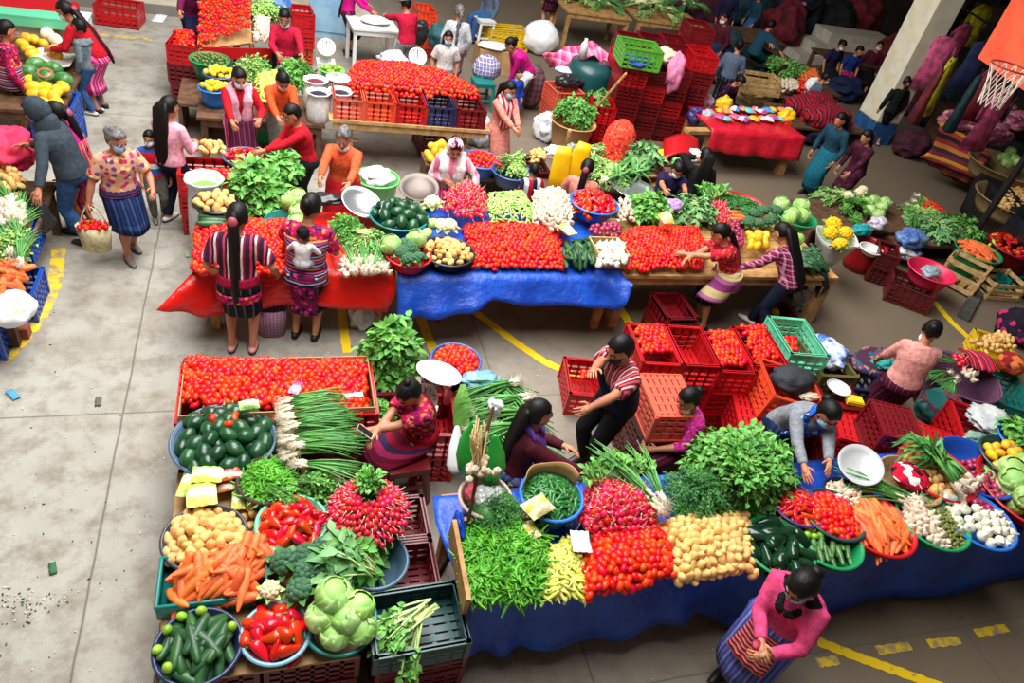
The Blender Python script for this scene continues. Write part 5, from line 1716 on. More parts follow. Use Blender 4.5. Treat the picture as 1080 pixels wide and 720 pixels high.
fill_poly('radish', [(750, 215), (765, 214), (772, 240), (758, 242)], .92, .055, 'red radish behind the leaning shopper', .06, .1, 'any', 1, (1, 1.3))
fill_poly('red_onion', [(768, 232), (780, 234), (786, 262), (776, 264)], .9, .07, 'red onion strung along the bare table', .05, .1, 'any', 1)
for i, (x, y) in enumerate(((772, 224), (779, 228), (775, 231))): spawn('carrot', Matrix.Translation(at(x, y, .94)) @ orient((-20, 8)), 'orange carrot beside the red chili bowl', 'carrots beside the red chili bowl')
for i, (x, y) in enumerate(((795, 226), (805, 222), (800, 236), (812, 232), (790, 234), (818, 222))): spawn('broccoli', Matrix.Translation(at(x, y, .96)) @ orient('up') @ Matrix.Scale(1.0, 4), 'green broccoli in the row on the bare table', 'broccoli on the bare table')
for i, (x, y, z) in enumerate(((824, 215, .98), (845, 217, 1.05), (836, 226, 1.0), (846, 227, 1.0), (840, 252, .92), (838, 264, .9), (832, 231, .97))): spawn('cabbage' if i < 4 else 'lettuce', Matrix.Translation(at(x, y, z)) @ orient('up') @ Matrix.Scale(1.05, 4), ('round cabbage left of the cabbage basin', 'pale cabbage at the back of the green basin', 'pale cabbage at the front left of the green basin', 'pale cabbage at the front right of the green basin', 'upper lettuce beside the cucumbers', 'lower lettuce beside the cucumbers', 'loose lettuce under the cabbages')[i])
basin((840, 228), .95, 17, 'emerald', 'green basin under the pale cabbages', .12)
fill_poly('cucumber', [(838, 266), (858, 262), (872, 284), (842, 285)], .86, .07, 'long dark cucumber at the right end of the bare table', .05, .1, (125, 10), 1, (.9, 1.05))
fill_poly('lemon', [(828, 272), (838, 270), (840, 284), (827, 284)], .86, .075, 'yellow fruit beside the long cucumbers', .04, .08, 'any', 1)
fill_poly('mango', [(788, 248), (812, 246), (806, 262), (790, 266)], .9, .11, 'green-yellow mango between the leaning shoppers', .05, .1, 'any', 1, (.8, .95))
bgc = MB(); bgc.tube([at(868, 290, .76), at(868, 300, .6), at(862, 312, .45)], [.08, .10, .03], 10, 0, .5); tag(bgc.build('black_cloth', mat('black cloth', (26, 26, 32), .8)), 'black cloth hanging off the right corner of the bare table', 'cloth')
lump((846, 317), .14, (.12, .12, .14), mat('clear bag', (198, 206, 206)), 'clear bag of greens on the floor under the bare table', 'plastic_bag', 'bag', 20)
lump((382, 333), .16, (.13, .10, .17), MC['clear bag'], 'clear bag of greens standing under the red cloth', 'plastic_bag', 'bag', 21)
for i, (px, zt, n) in enumerate((((712, 322), .5, 3), ((826, 330), .3, 2))): stack(px, zt, n, 'darkred', 'the %s stack under the bare table' % ('left', 'right')[i], 0, .5, .38, .18)
lump((815, 333), .12, (.08, .08, .12), plastic('jug yellow', (240, 200, 20)), 'yellow plastic jug on the floor under the bare table', 'jug', 'jug', 22, .05)
B = basin((398, 187), .55, 22, 'lightgreen', 'green basin with white bags behind the orange-sweatered vendor', .53)
lowbox((462, 168), .4, .4, .60, M_WOODD, 'small dark stand of mangoes beside the vendor in the pink shawl')
lowbox((444, 199), .3, .3, .92, M_WOODD, 'narrow dark stand carrying the dark round scale pan')
lowbox((592, 197), .75, .4, .58, M_WOODD, 'dark stand under the yellow plastic sacks')
lump((398, 186), .60, (.20, .17, .10), mat('white poly', (240, 240, 240), .4), 'heap of white bags in the green basin', 'plastic_bag', 'bag', 23)
for i, (x, y, r_, tt) in enumerate(((382, 213, 22, .25), (442, 197, 20, -.1))): pan_scale((x, y), 1.0, r_, ('shiny scale pan held by the orange-sweatered vendor', 'dark round scale pan behind the teal squash basin')[i], None if i == 0 else mat('dark pan', (96, 86, 80), .4, metal=.5), (math.radians(15), tt))
B = basin((507, 168), .55, 19, 'royal', 'blue basin of tomatoes behind the vendor in the pink shawl', .2)
fill_round('tomato', B, .07, 'tomato in the basin behind the vendor in the pink shawl', .07, 'lie', 1, (1, 1.3))
B = basin((540, 180), .60, 19, 'steelblue', 'blue basin of greens and chilies behind the vendors', .2)
mound('pale_herb_bunch', (541, 176), 16, .60, 6, 'green bunch in the blue basin behind the vendors', .08)
fill_round('radish', B, .07, 'radish along the rim of the blue greens basin', .04, 'any', 1, (1.3, 1.6), .95, 0, only=lambda x, y: y > .35)
fill_poly('mango', [(450, 158), (470, 155), (474, 172), (452, 174)], .62, .11, 'yellow-red mango beside the vendor in the pink shawl', .1, .1, 'any', 1)
fill_poly('potato', [(558, 160), (574, 158), (578, 172), (560, 174)], .62, .08, 'yellow potato in the heap behind the black-haired child', .06, .1, 'any', 1)
crate(at(562, 175, .5).x, at(562, 175, .5).y, .25, 'brown', 'reddish brown crate of potatoes behind the black-haired child', 0)
# yellow jacket-like sacks and greens behind
YB = mat('yellow plastic sack', (248, 196, 10), .4, (236, 180, 0), 4)
for i, (x, y, dx) in enumerate(((588, 185, 0), (601, 180, .08))):
    mb = MB(); p = at(x + (i * 2 - 1) * 3, y + 20, .60); mb.tube([p, p + V((0, 0, .25)), p + V((0, .03, .55)), p + V((dx * .3, .05, .66))], [.11, .13, .12, .08], 18, 0, .42, (.25, 1, 0), False); tag(mb.build('yellow_sack', YB), '%s bright yellow plastic sack behind the garlic heap' % ('left', 'right')[i], 'sack')
lump((585, 160), 1.0, (.14, .10, .08), MC['white poly'], 'white plastic bag on the yellow sacks', 'plastic_bag', 'bag', 25)
lump((602, 158), 1.0, (.07, .07, .10), mat('grey poly', (150, 152, 156), .4), 'grey bag on the yellow sacks', 'plastic_bag', 'bag', 26)
cn = MB(); cn.tube([at(599, 150, 1.05), at(601, 138, 1.25)], [.035, .03], 10); tag(cn.build('wooden_roller', M_WOODP), 'short wooden roller standing among the yellow sacks', 'roller')
mound('celery_bunch', (622, 172), 24, .62, 14, 'leafy bunch in the pile behind the yellow sacks', .2, True, (.75, .9))
mound('pale_herb_bunch', (640, 186), 24, .60, 12, 'pale green bunch in the row behind the red pepper basin', .1)
lay_bunches('leek_bunch', [(648, 178, 30, 10, 0), (655, 186, 10, 10, 0), (640, 190, 20, 10, 0)], 'leek bunch behind the seated woman with the hair bun', .70)
B = basin((677, 175), .62, 20, 'brown', 'brown bowl of cabbages beside the red net sack', .2)
mound('chard_bunch', (680, 165), 18, .66, 8, 'grey-green leafy bunch in the brown bowl', .12)
for i, (x, y) in enumerate(((668, 172), (645, 178))): spawn('cabbage', Matrix.Translation(at(x, y, .72)) @ orient('up'), 'round cabbage %s' % ('at the edge of the brown bowl', 'left of the brown bowl')[i])
pan_scale((668, 198), .66, 20, 'flat metal pan before the seated woman with the hair bun')
lowbox((525, 178), 1.3, .6, .36, M_WOODD, 'low dark wooden stand carrying the two blue basins')
lowbox((648, 180), 1.5, .8, .48, M_WOODD, 'low wooden stand under the greens beside the red net sack')
lowbox((690, 188), .3, .5, .5, M_WOOD, 'narrow wooden stand left of the navy-dressed vendor')
# ------------------------------------------------------------------ crates of the middle right
stack((690, 362), .95, 3, 'red', 'the leftmost front stack with tomatoes', -.12, .60, .40, .30)
stack((731, 364), .93, 3, 'red', 'the second stack with an empty top crate', -.12, .60, .40, .29)
stack((768, 371), .90, 3, 'red', 'the third stack with tomatoes', -.12, .60, .40, .28)
stack((802, 365), .92, 3, 'red', 'the fourth stack with tomatoes beside the mint crate', -.12, .60, .40, .29)
stack((842, 354), .92, 3, 'mint', 'the stack with the mint crate', -.14, .62, .44, .29, ['mint', 'brown', 'darkred'])
stack((874, 378), .74, 2, 'olive', 'the pair with clear bags', -.12, .56, .42, .30)
fill_poly('tomato', [(667, 343), (700, 343), (712, 374), (676, 374)], .90, .052, 'tomato in the leftmost crate behind the striped-shirted man', .03, .1, 'lie', 1)
fill_poly('tomato', [(745, 350), (778, 350), (790, 388), (754, 388)], .85, .052, 'tomato in the third crate from the striped-shirted man', .04, .1, 'lie', 1)
fill_poly('tomato', [(782, 344), (806, 344), (822, 379), (795, 381)], .87, .052, 'tomato in the crate next to the mint crate', .04, .1, 'lie', 1)
fill_poly('tomato', [(828, 356), (838, 356), (842, 374), (830, 374)], .72, .052, 'tomato in the corner of the mint crate', .05, .1, 'lie', 1)
lump((872, 372), .72, (.20, .24, .10), mat('blue-white poly', (206, 214, 226), .3, (60, 110, 190), 7, thr=(.5, .62)), 'blue and clear bags stuffed in the olive crate', 'plastic_bag', 'bag', 30)
crate(at(617, 396, .3).x, at(617, 396, .3).y, 0, 'red', 'red crate on the floor left of the striped-shirted man', -.2)
fill_poly('tomato', [(613, 391), (624, 391), (622, 402), (613, 402)], .25, .055, 'tomato in the crate left of the striped-shirted man', .02, .1, 'lie', 1)
stack((706, 416), .92, 3, 'coral', 'the stack with an upturned coral crate', -.08, .56, .44, .30, ['coral', 'brown', 'brown'], True)
stack((796, 432), .62, 2, 'darkred', 'the low stack beside the grey-sleeved vendor', -.35, .56, .40, .30, ['red', 'darkred'], True)
p = at(832, 402, .90)
crate(p.x, p.y, .58, 'orange', 'orange crate holding a dark jacket', -.25, .56, .60, .30, False, None, 0, .18)
crate(p.x, p.y + .02, .29, 'darkred', 'dark red crate in the middle under the dark jacket', -.2, .56, .56, .28); crate(p.x, p.y, 0, 'darkred', 'dark red crate at the floor under the dark jacket', -.2, .56, .56, .28)
lump((836, 399), .88, (.22, .17, .10), mat('charcoal jacket', (44, 46, 54), .8, (30, 32, 40), 6), 'charcoal jacket folded in the orange crate', 'jacket', 'jacket', 31, .2)
lump((854, 418), .82, (.10, .05, .03), mat('cream cloth', (220, 206, 176), .8), 'cream cloth over the crate rim by the jacket', 'cloth', 'cloth', 32)
stack((882, 412), .66, 2, 'darkred', 'the pair under the white tray', -.2, .5, .4, .3)
tray = MB(); tray.lathe([(.001, 0), (.10, .0), (.12, .02), (.125, .022), (.10, .008), (.001, .008)], 20); o = tray.build('plate', plastic('plate', (226, 226, 232))); o.location = at(884, 410, .70); tag(o, 'white plate on the crates before the navy crate', 'plate')
stack((905, 447), .62, 2, 'red', 'the pair with the yellow tub', -.45, .56, .46, .30, ['red', 'darkred'], True)
tb = MB(); tb.box((0, 0, .02), (.17, .12, .04)); tb.box((0, 0, .045), (.15, .10, .012)); o = tb.build('yellow_tub', PL['yellow'], None, False); o.location = at(900, 424, .66); o.rotation_euler = (0, 0, -.35); tag(o, 'flat yellow tub lying on the upturned red crate', 'tub')
stack((947, 444), .95, 3, 'brown', 'the tall upturned stack behind the scale pan', -.4, .50, .40, .31, ['darkred', 'brown', 'brown'], True)
stack((984, 468), .70, 2, 'red', 'the pair behind the potato basin', -.55, .56, .42, .31, ['red', 'darkred'], True)
stack((1040, 452), .80, 2, 'red', 'the pair with grey cloths at the right', -.5, .66, .56, .34, ['red', 'darkred'])
lump((1048, 446), .80, (.22, .24, .09), mat('grey cloths', (176, 182, 184), .8, (206, 206, 204), 8), 'grey rumpled cloths in the red crate at the right', 'cloth', 'cloth', 33, .35, freq=4)
lump((1028, 462), .80, (.12, .07, .06), mat('sage cloth', (130, 166, 146), .8), 'sage green cloth at the corner of the red crate', 'cloth', 'cloth', 34)
stack((905, 392), .50, 1, 'navy', 'navy slatted crate beside the pink-bloused shopper', -.2, .6, .5, .40)
WOV = fabric('woven blanket', 'brocade', ((70, 40, 60), (140, 50, 70), (40, 90, 100), (60, 70, 130), (170, 120, 110)), 30)
WOV2 = fabric('green woven bundle', 'brocade', ((40, 110, 106), (150, 50, 60), (70, 60, 70), (60, 130, 120), (120, 60, 70)), 16)
lump((926, 384), .46, (.33, .25, .12), WOV, 'dark woven cloth in the crate left of the pink-bloused shopper', 'cloth', 'cloth', 35, .2)
lump((932, 383), .56, (.14, .10, .06), mat('teal cloth', (40, 150, 144), .8), 'teal cloth on the dark woven cloth', 'cloth', 'cloth', 36)
lump((990, 430), .48, (.26, .22, .20), WOV2, 'round green and red woven bundle behind the upturned crates', 'bundle', 'bundle', 37, .12)
B = basin((1015, 396), .50, 31, 'navy', 'dark woven basket full of onions and scallions before the pink-bloused shopper', .45, 1, 'basket', 'basket', .8, fabric('basket weave', 'stripe', ((84, 60, 90), (110, 50, 70), (60, 50, 90), (120, 80, 90)), 30))
fill_poly('radish', [(1002, 376), (1018, 376), (1020, 390), (1004, 390)], .56, .075, 'red radish in the dark woven basket', .06, .1, 'any', 1, (1.4, 1.8))
lay_bunches('scallion_bunch', [(1008, 400, 200, 5, 0), (1000, 394, 190, 5, 0), (1010, 385, 160, 8, .03), (1005, 404, 215, 4, 0)], 'scallion bunch in the dark woven basket', .54, None, (.7, .8))
fill_poly('garlic_bulb', [(1014, 392), (1030, 392), (1028, 402), (1014, 402)], .55, .08, 'garlic bulb in the dark woven basket', .04, .1, 'up', 1, (1.2, 1.6))
STR = fabric('striped market cloth', 'stripe', ((206, 20, 50), (206, 20, 50), (30, 26, 40), (226, 90, 110), (206, 20, 50), (60, 60, 80)), 11, axis=0)
mb = MB(); p = at(1032, 380, .62)
mb.sheet(lambda u, v: V(((u - .5) * .34, (v - .5) * .36, .05 * math.sin(v * 3) + .012 * math.sin(u * 17))), 16, 10, 0, .02); o = mb.build('cloth', STR); o.location = p; o.rotation_euler = (0, 0, -.25); tag(o, 'red striped cloth laid over the dark woven basket', 'cloth')
crate(at(1052, 364, .3).x, at(1052, 364, .3).y, 0, 'yellow', 'yellow crate of potatoes at the right edge', -.55, .62, .44, .28)
fill_poly('potato', [(1024, 360), (1056, 350), (1074, 366), (1044, 376)], .26, .082, 'yellow potato in the yellow crate', .07, .15, 'any', 1)
stack((1062, 410), .34, 1, 'teal', 'teal slatted crate at the right edge', -.5, .7, .45, .34)
lump((1066, 383), .50, (.14, .16, .13), fabric('orange bundle', 'brocade', ((190, 70, 40), (140, 30, 36), (220, 120, 60), (110, 30, 40)), 14), 'orange-red woven bundle beside the yellow crate', 'bundle', 'bundle', 38, .12)
# right aisle: vegetables on the floor side, tilted crates
PTM = mat('wrapping paper', (226, 224, 216), .7)
p = at(880, 255, .62)
stack((850, 264), .62, 2, 'brown', 'the pair left of the yellow flowers', -.5, .5, .34, .30, ['darkred', 'brown'])
mb = MB(); mb.sheet(lambda u, v: V(((.14 + .17 * v) * math.cos(u * 6.283), (.14 + .17 * v) * math.sin(u * 6.283), .42 * v + .03 * math.sin(u * 19) * v)), 30, 5, 0, .004)
o = mb.build('paper_wrap', PTM); o.location = (p.x, p.y, .30); tag(o, 'white paper wrapped round the yellow flowers', 'paper')
for i, (x, y, s) in enumerate(((879, 237, 1.0), (892, 246, .9), (886, 258, .9), (876, 246, .9))): spawn('marigold_bunch', Matrix.Translation(at(x, y, .76)) @ orient('up') @ Matrix.Scale(s, 4), 'bright yellow flower bunch in white paper', 'yellow flower bunches')
lowbox((905, 228), 2.3, .9, .42, M_WOODD, 'low dark wooden stand with greens and pale cabbages in the right aisle')
mound('celery_bunch', (885, 212), 22, .46, 10, 'long leafy bunch at the left of the right-aisle greens', .12, True, (.75, .9))
mound('herb_bunch', (902, 222), 22, .48, 9, 'bushy herb bunch beside the pale cabbages', .10)
for i, (x, y) in enumerate(((922, 212), (930, 218), (918, 222), (914, 214), (926, 226), (934, 214), (906, 203), (910, 200))): spawn('cabbage' if i < 6 else 'cauliflower', Matrix.Translation(at(x, y, .58 if i < 6 else .62)) @ orient('up') @ Matrix.Scale(.95, 4), 'pale cabbage in the cluster on the low stand' if i < 6 else 'white cauliflower behind the pale cabbages', 'pale cabbages on the low stand' if i < 6 else 'cauliflowers behind the pale cabbages')
spawn('cauliflower', Matrix.Translation(at(895, 207, .6)) @ Matrix.Scale(1.1, 4), 'yellowish cauliflower among the right-aisle greens')
lay_bunches('scallion_bunch', [(965, 214, 245, 8, 0), (962, 222, 235, 8, 0), (968, 208, 250, 8, 0), (958, 218, 240, 8, .05), (964, 228, 230, 8, .03)], 'scallion bunch with white heads on the right aisle', .45)
lowbox((962, 236), 1.6, 1.3, .36, M_WOODD, 'low dark stand with scallions in the right aisle')
rb = MB(); q = [at(972, 206, .42), at(1002, 228, .42), at(992, 236, .42), at(966, 222, .42)]
rb.sheet(lambda u, v: (q[0].lerp(q[1], u)).lerp(q[3].lerp(q[2], u), v) + V((0, 0, .03 * math.sin(v * 3.1))), 10, 6, 0, .01); tag(rb.build('cloth', PL['darkred']), 'dark red tray cloth under the small tomatoes of the right aisle', 'cloth')
fill_poly('tomato', [(974, 208), (1000, 226), (990, 234), (968, 222)], .47, .07, 'small tomato on the dark red cloth in the right aisle', .04, .1, 'lie', 1)
mound('chard_bunch', (985, 240), 26, .42, 10, 'dark leafy bunch right of the scallions', .10)
mound('pale_herb_bunch', (972, 232), 20, .44, 7, 'pale leafy bunch in front of the scallions', .10)
mound('spinach_bunch', (1012, 246), 24, .36, 10, 'dark leafy bunch against the black pole', .12)
lump((962, 252), .45, (.24, .18, .14), mat('blue sheet', (56, 96, 170), .4, (110, 140, 180), 5), 'blue plastic bundle on the right aisle', 'plastic_sheet', 'plastic', 40)
lump((955, 264), .25, (.24, .18, .10), mat('white-blue bag', (226, 228, 232), .4, (40, 90, 190), 6, thr=(.55, .6)), 'white bag with blue print in the right aisle', 'plastic_bag', 'bag', 41)
lump((909, 243), .50, (.16, .12, .10), mat('teal poly', (20, 150, 150), .4), 'teal plastic bag left of the red bowl', 'plastic_bag', 'bag', 42)
lump((925, 236), .55, (.14, .12, .10), mat('lilac poly', (206, 196, 210), .4), 'pale bag behind the red bowl', 'plastic_bag', 'bag', 43)
B = basin((916, 257), .42, 15, 'red', 'red bowl with a white bowl in the right aisle', .41)
basin((919, 262), .46, 9, 'white', 'white bowl resting in the red bowl', .08)
bk = MB(); bk.lathe([(.10, 0), (.14, .26), (.145, .26), (.11, .01), (.001, .01)], 22); o = bk.build('bucket', PL['blue']); o.location = at(909, 284, 0); tag(o, 'dark blue bucket on the floor below the red bowl', 'bucket')
B = basin((983, 285), .45, 18, 'pink', 'bright pink basin tilted on the brown crate', .22)
lump((982, 287), .40, (.15, .12, .08), mat('silvery poly', (150, 170, 180), .3), 'silvery bag in the pink basin', 'plastic_bag', 'bag', 44)
stack((964, 298), .30, 1, 'brown', 'reddish brown crate under the pink basin', .9, .6, .5, .30)
stack((938, 262), .50, 2, 'brown', 'the rusty pair right of the red bowl', -.6, .45, .30, .24)
def slat_crate(px, z, rz, L, W, H, label, tilt=0, name='wooden_crate'):
    p = at(*px, z); mb = MB()
    for sx in (-1, 1):
        for sy in (-1, 1): mb.box((sx * (W / 2 - .02), sy * (L / 2 - .02), H / 2), (.04, .04, H))
    for k in range(3):
        zz = .04 + k * (H - .08) / 2
        for sx in (-1, 1): mb.box((sx * W / 2, 0, zz), (.014, L, .06))
        for sy in (-1, 1): mb.box((0, sy * L / 2, zz), (W, .014, .06))
    for k in range(4): mb.box((0, -L / 2 + (k + .5) * L / 4, .01), (W, L / 4 - .04, .014))
    o = mb.build(name, M_WOODP, None, False); o.location = (p.x, p.y, z); o.rotation_euler = (tilt, 0, rz); return tag(o, label, 'crate')
slat_crate((1008, 300), .03, .55, .55, .38, .42, 'pale wooden slatted crate standing by the black pole')
slat_crate((1046, 308), .0, -.1, .45, .60, .30, 'pale wooden slatted crate lying at the right edge')
B = basin((1032, 264), .45, 17, 'emerald', 'green basin of carrots right of the black pole', .43)
fill_round('carrot', B, .09, 'carrot in the green basin right of the black pole', .08, (100, 40), 1, (.9, 1.1), .8)
B = basin((1072, 260), .5, 20, 'darkred', 'dark red basin of peppers at the right edge', .48)
fill_round('red_pepper', B, .13, 'red pepper in the dark red basin at the right edge', .06, 'lie', 1)
crate(at(1062, 286, .2).x, at(1062, 286, .2).y, 0, 'teal', 'blue-green crate below the dark red basin', .2, .5, .6, .25)
for i, (x, y) in enumerate(((1044, 258), (1050, 260))): spawn('banana_hand' if 'banana_hand' in PROTO else 'wax_chili', Matrix.Translation(at(x, y, .46)) @ orient('lie') @ Matrix.Scale(2, 4), 'yellow fruit beside the carrots at the pole', 'yellow fruit at the pole')
pl = MB(); pl.tube([at(1013, 268, 0), at(1013, 268, 0) + V((0, 0, 3.9))], .055, 14); tag(pl.build('pole', mat('dark pole paint', (34, 30, 32), .5)), 'dark metal pole rising between the right-hand stalls', 'pole')
fill_poly('potato', [(1050, 205), (1078, 195), (1085, 225), (1056, 222)], .75, .10, 'yellow fruit in the woven basket at the right edge', .05, .1, 'any', 1, (1.2, 1.5), cat='fruit')
Bk = basin((1065, 175), .95, 26, 'olive', 'broad woven basket of pale fruit at the right edge', .3, 1, 'basket', 'basket', .8, MC['palm basket'])
for i, (x, y) in enumerate(((1058, 166), (1066, 160), (1070, 168), (1062, 172), (1074, 172))): spawn('cabbage', Matrix.Translation(at(x, y, 1.0)) @ orient('up') @ Matrix.Scale(.9, 4), 'pale green round fruit in the broad woven basket', 'pale fruit in the broad basket', 'fruit')
Bk = basin((1074, 212), .80, 28, 'olive', 'second woven basket of yellow fruit at the right edge', .3, 1, 'basket', 'basket', .8, MC['palm basket'])
DARK = tarp('black plastic sheet', (20, 22, 28), (34, 38, 46), .3)
drape('plastic_sheet', 'black plastic sheet covering the stand of woven baskets', 'plastic sheet', [ln(at(1040, 170, .85), at(1100, 235, .85)), ln(at(1032, 178, .82), at(1092, 250, .82)), ln(at(1010, 222, 0) + V((0, 0, .02)), at(1080, 315, .02))], DARK, 24, 5, .05, 4)
# ------------------------------------------------------------------ basketball board of the hall
c0, c1 = V((8.85, 7.85, 3.05)), V((8.47, 6.65, 3.05))
du = (c1 - c0).normalized(); nrm = V((du.y, -du.x, 0)); nrm = nrm if nrm.x < 0 else -nrm
bb = empty('basketball_hoop', (c0 + c1) / 2, 0, 'orange basketball backboard with white net hanging above the right-hand stalls', 'basketball hoop')
o_ = V(bb.location)
b = MB(); ce = c0 + du * .9 - o_
Mb = Matrix((du, nrm, V((0, 0, 1)))).transposed().to_4x4(); Mb.translation = ce
b.box((0, -.02, .55), (1.8, .04, 1.1), 0, 0, Mb)
b.build('backboard', mat('orange board paint', (240, 96, 62), .6, (228, 80, 50), 5), bb, False)
rc = at(1067, 71, 3.27) - o_
b = MB(); b.tube([rc + V((.225 * math.cos(a), .225 * math.sin(a), 0)) for a in [2 * PI * k / 28 for k in range(29)]], .010, 6)
b.beam(rc - nrm * .22, rc - nrm * .42, .10, .02); b.build('rim', mat('rim iron', (120, 50, 40), .5), bb)
b = MB()
for k in range(12):
    for s in (1, -1):
        pts = []
        for i in range(9):
            t = i / 8; a = 2 * PI * k / 12 + s * t * 1.05
            q = .225 * (1 - .42 * math.sin(t * 1.57)); pts.append(rc + V((q * math.cos(a), q * math.sin(a), -.46 * t)))
        b.tube(pts, .006, 4)
b.build('net', mat('net cord', (226, 220, 206), .8), bb)
b = MB(); b.beam(V((8.9, 7.3, 3.7)) - o_, V((11.3, 7.6, 4.3)) - o_, .08, .08); b.beam(V((8.8, 7.2, 3.3)) - o_, V((11.3, 7.6, 4.2)) - o_, .06, .06); b.build('bracket', MC['dark pole paint'], bb, False)

# ------------------------------------------------------------------ rear row
table('trestle table of tomato crates in the rear row', .72, 2.98, 9.62, 10.45, .76, M_WOODP, trestle=True)
for i, (x, c_, n_) in enumerate(((.98, 'coral', 'coral'), (1.40, 'orange', 'orange'), (1.83, 'red', 'red'), (2.25, 'navy', 'navy'), (2.68, 'darkred', 'dark red'))):
    crate(x, 9.95, .76, c_, '%s crate, %s from the left on the rear trestle table' % (n_, ORD[i]), 0, .60, .41, .27)
fill_poly('tomato', [(366, 80), (375, 68), (430, 70), (470, 80), (505, 98), (506, 106), (370, 97)], 1.0, .062, 'red tomato heaped over the crates of the rear trestle table', .12, .2, 'lie', 1, zp=1.0)
crate(2.3, 10.5, 0, 'darkred', 'dark red crate on the floor under the rear trestle table', .1)
BEA = mat('black beans', (26, 24, 34), .4, (50, 46, 60), 60)
for i, (x, y, m_, lab) in enumerate(((336, 97, BEA, 'left white sack of black beans in the rear row'), (359, 96, BEA, 'right white sack of black beans in the rear row'), (333, 84, mat('red beans', (130, 30, 50), .5, (90, 20, 40), 60), 'white sack of red beans behind the black beans'), (357, 82, M_SACK, 'folded white sack behind the green bowl'))):
    sack((x, y), 1.0 if i < 2 else 1.05, 12, .42, M_SACK, ('beans', m_), lab)
table('low plank table under the bean sacks and the lemons in the rear row', -.95, .68, 9.75, 10.75, .6, M_WOODD)
B = basin((350, 73), 1.05, 12, 'lightgreen', 'light green bowl of yellow fruit beside the blue scale', .15)
fill_round('lime', B, .075, 'yellow-green fruit in the light green bowl', .05, 'any', 1, (1, 1.3))
dial_scale((344, 48), 1.25, 1.1, -90, 'pale blue dial scale beside the vendor in the crimson cardigan', True)
for i, (x, y, c_, kd) in enumerate(((221, 62, 'emerald', 'tomatillo'), (231, 77, 'steelblue', 'lemon'), (226, 92, 'royal', 'lemon'))):
    B = basin((x, y), .85, 20 if i == 0 else 16, c_, ('green basin of pale beans by the dark red crate', 'grey-blue basin of yellow lemons', 'blue basin of yellow lemons in front of the other')[i], .25)
    fill_round(kd, B, .06 if i == 0 else .085, ('pale bean in the green basin', 'lemon in the grey-blue basin', 'lemon in the blue basin')[i], .08, 'any', 1, (1, 1.3))
lowbox((226, 98), .9, .9, .55, M_WOODD, 'small dark stand under the lemon basins')
mound('pale_herb_bunch', (266, 76), 22, .72, 10, 'pale leafy bunch behind the vendor with the pink scarf', .1)
mound('leek_bunch', (268, 72), 18, .76, 4, 'leek bunch behind the vendor with the pink scarf', .08, True, (.7, .8))
fill_poly('wax_chili', [(270, 82), (296, 76), (300, 108), (274, 112)], .74, .05, 'pale yellow chili in the heap between two rear vendors', .1, .15, 'lie', 1, (1, 1.3))
mound('watercress_bunch', (312, 80), 22, .74, 12, 'green herb bunch in front of the vendor in the crimson cardigan', .1)
basin((280, 132), .3, 13, 'emerald', 'green basin on the floor between two rear vendors', .25)
# sloping tomato board at the back
bs = MB(); q = [at(208, 52, .80), at(266, 45, .80), at(263, -6, 1.25), at(212, -6, 1.25)]
bs.sheet(lambda u, v: q[0].lerp(q[1], u).lerp(q[3].lerp(q[2], u), v), 4, 4, 0, .03)
bs.beam(q[0], (q[0].x, q[0].y, 0), .06, .06); bs.beam(q[1], (q[1].x, q[1].y, 0), .06, .06); bs.beam(q[2], (q[2].x, q[2].y, 0), .06, .06); bs.beam(q[3], (q[3].x, q[3].y, 0), .06, .06)
tag(bs.build('display_board', M_WOOD, None, False), 'sloping wooden board of tomatoes at the upper left', 'display board')
Pq = [tuple(p[:2]) for p in q]
for x, y in hexpts(min(p[0] for p in Pq), max(p[0] for p in Pq), min(p[1] for p in Pq), max(p[1] for p in Pq), .066):
    if inpoly((x, y), Pq):
        f = (y - q[0].y) / (q[3].y - q[0].y)
        pend('tomato', Matrix.Translation((x, y, .83 + .45 * f + R.uniform(0, .03))) @ orient('lie'), 'red tomato on the sloping board at the upper left', 'red tomato on the sloping board')
bd = MB(); bd.beam(at(205, 55, .74), at(292, 57, .74), .03, .16); tag(bd.build('front_board', PL['red'], None, False), 'red front board below the sloping tomatoes', 'board')
mound('pale_herb_bunch', (277, 12), 20, 1.0, 9, 'green leafy bunch beside the sloping tomatoes', .1)
lowbox((277, 20), .9, 1.3, .9, M_WOODD, 'high dark stand of greens and garlic at the upper left')
fill_poly('garlic_bulb', [(268, 22), (286, 22), (284, 44), (270, 44)], .95, .07, 'white garlic bulb beside the sloping tomatoes', .08, .12, 'up', 1, (1.2, 1.5))
stack((196, 42), .85, 3, 'red', 'the stack under the purple-dressed vendor\'s hand', -.15, .50, .44, .29, ['red', 'darkred', 'darkred'])
fill_poly('tomato', [(182, 34), (204, 34), (206, 50), (184, 50)], .78, .065, 'tomato in the crate under the purple-dressed vendor\'s hand', .05, .1, 'lie', 1)
stack((125, 3), .35, 1, 'red', 'red slatted crate on the floor at the top left by the step', -.1, .5, .7, .33)
for i, (x, y, z, c_) in enumerate(((318, 10, .9, 'red'), (316, 30, .55, 'orange'), (448, 8, .8, 'orange'), (452, 30, .5, 'orange'))): stack((x, y), z, 2, c_, ('the rear stack right of the greens', 'the short stack behind the crimson cardigan', 'the orange stack behind the black bag', 'the orange pair under the black bag')[i], .1)
lump((290, 2), 1.1, (.25, .2, .14), mat('blue bag heap', (70, 110, 180), .5), 'blue bag at the top by the greens', 'plastic_bag', 'bag', 60)
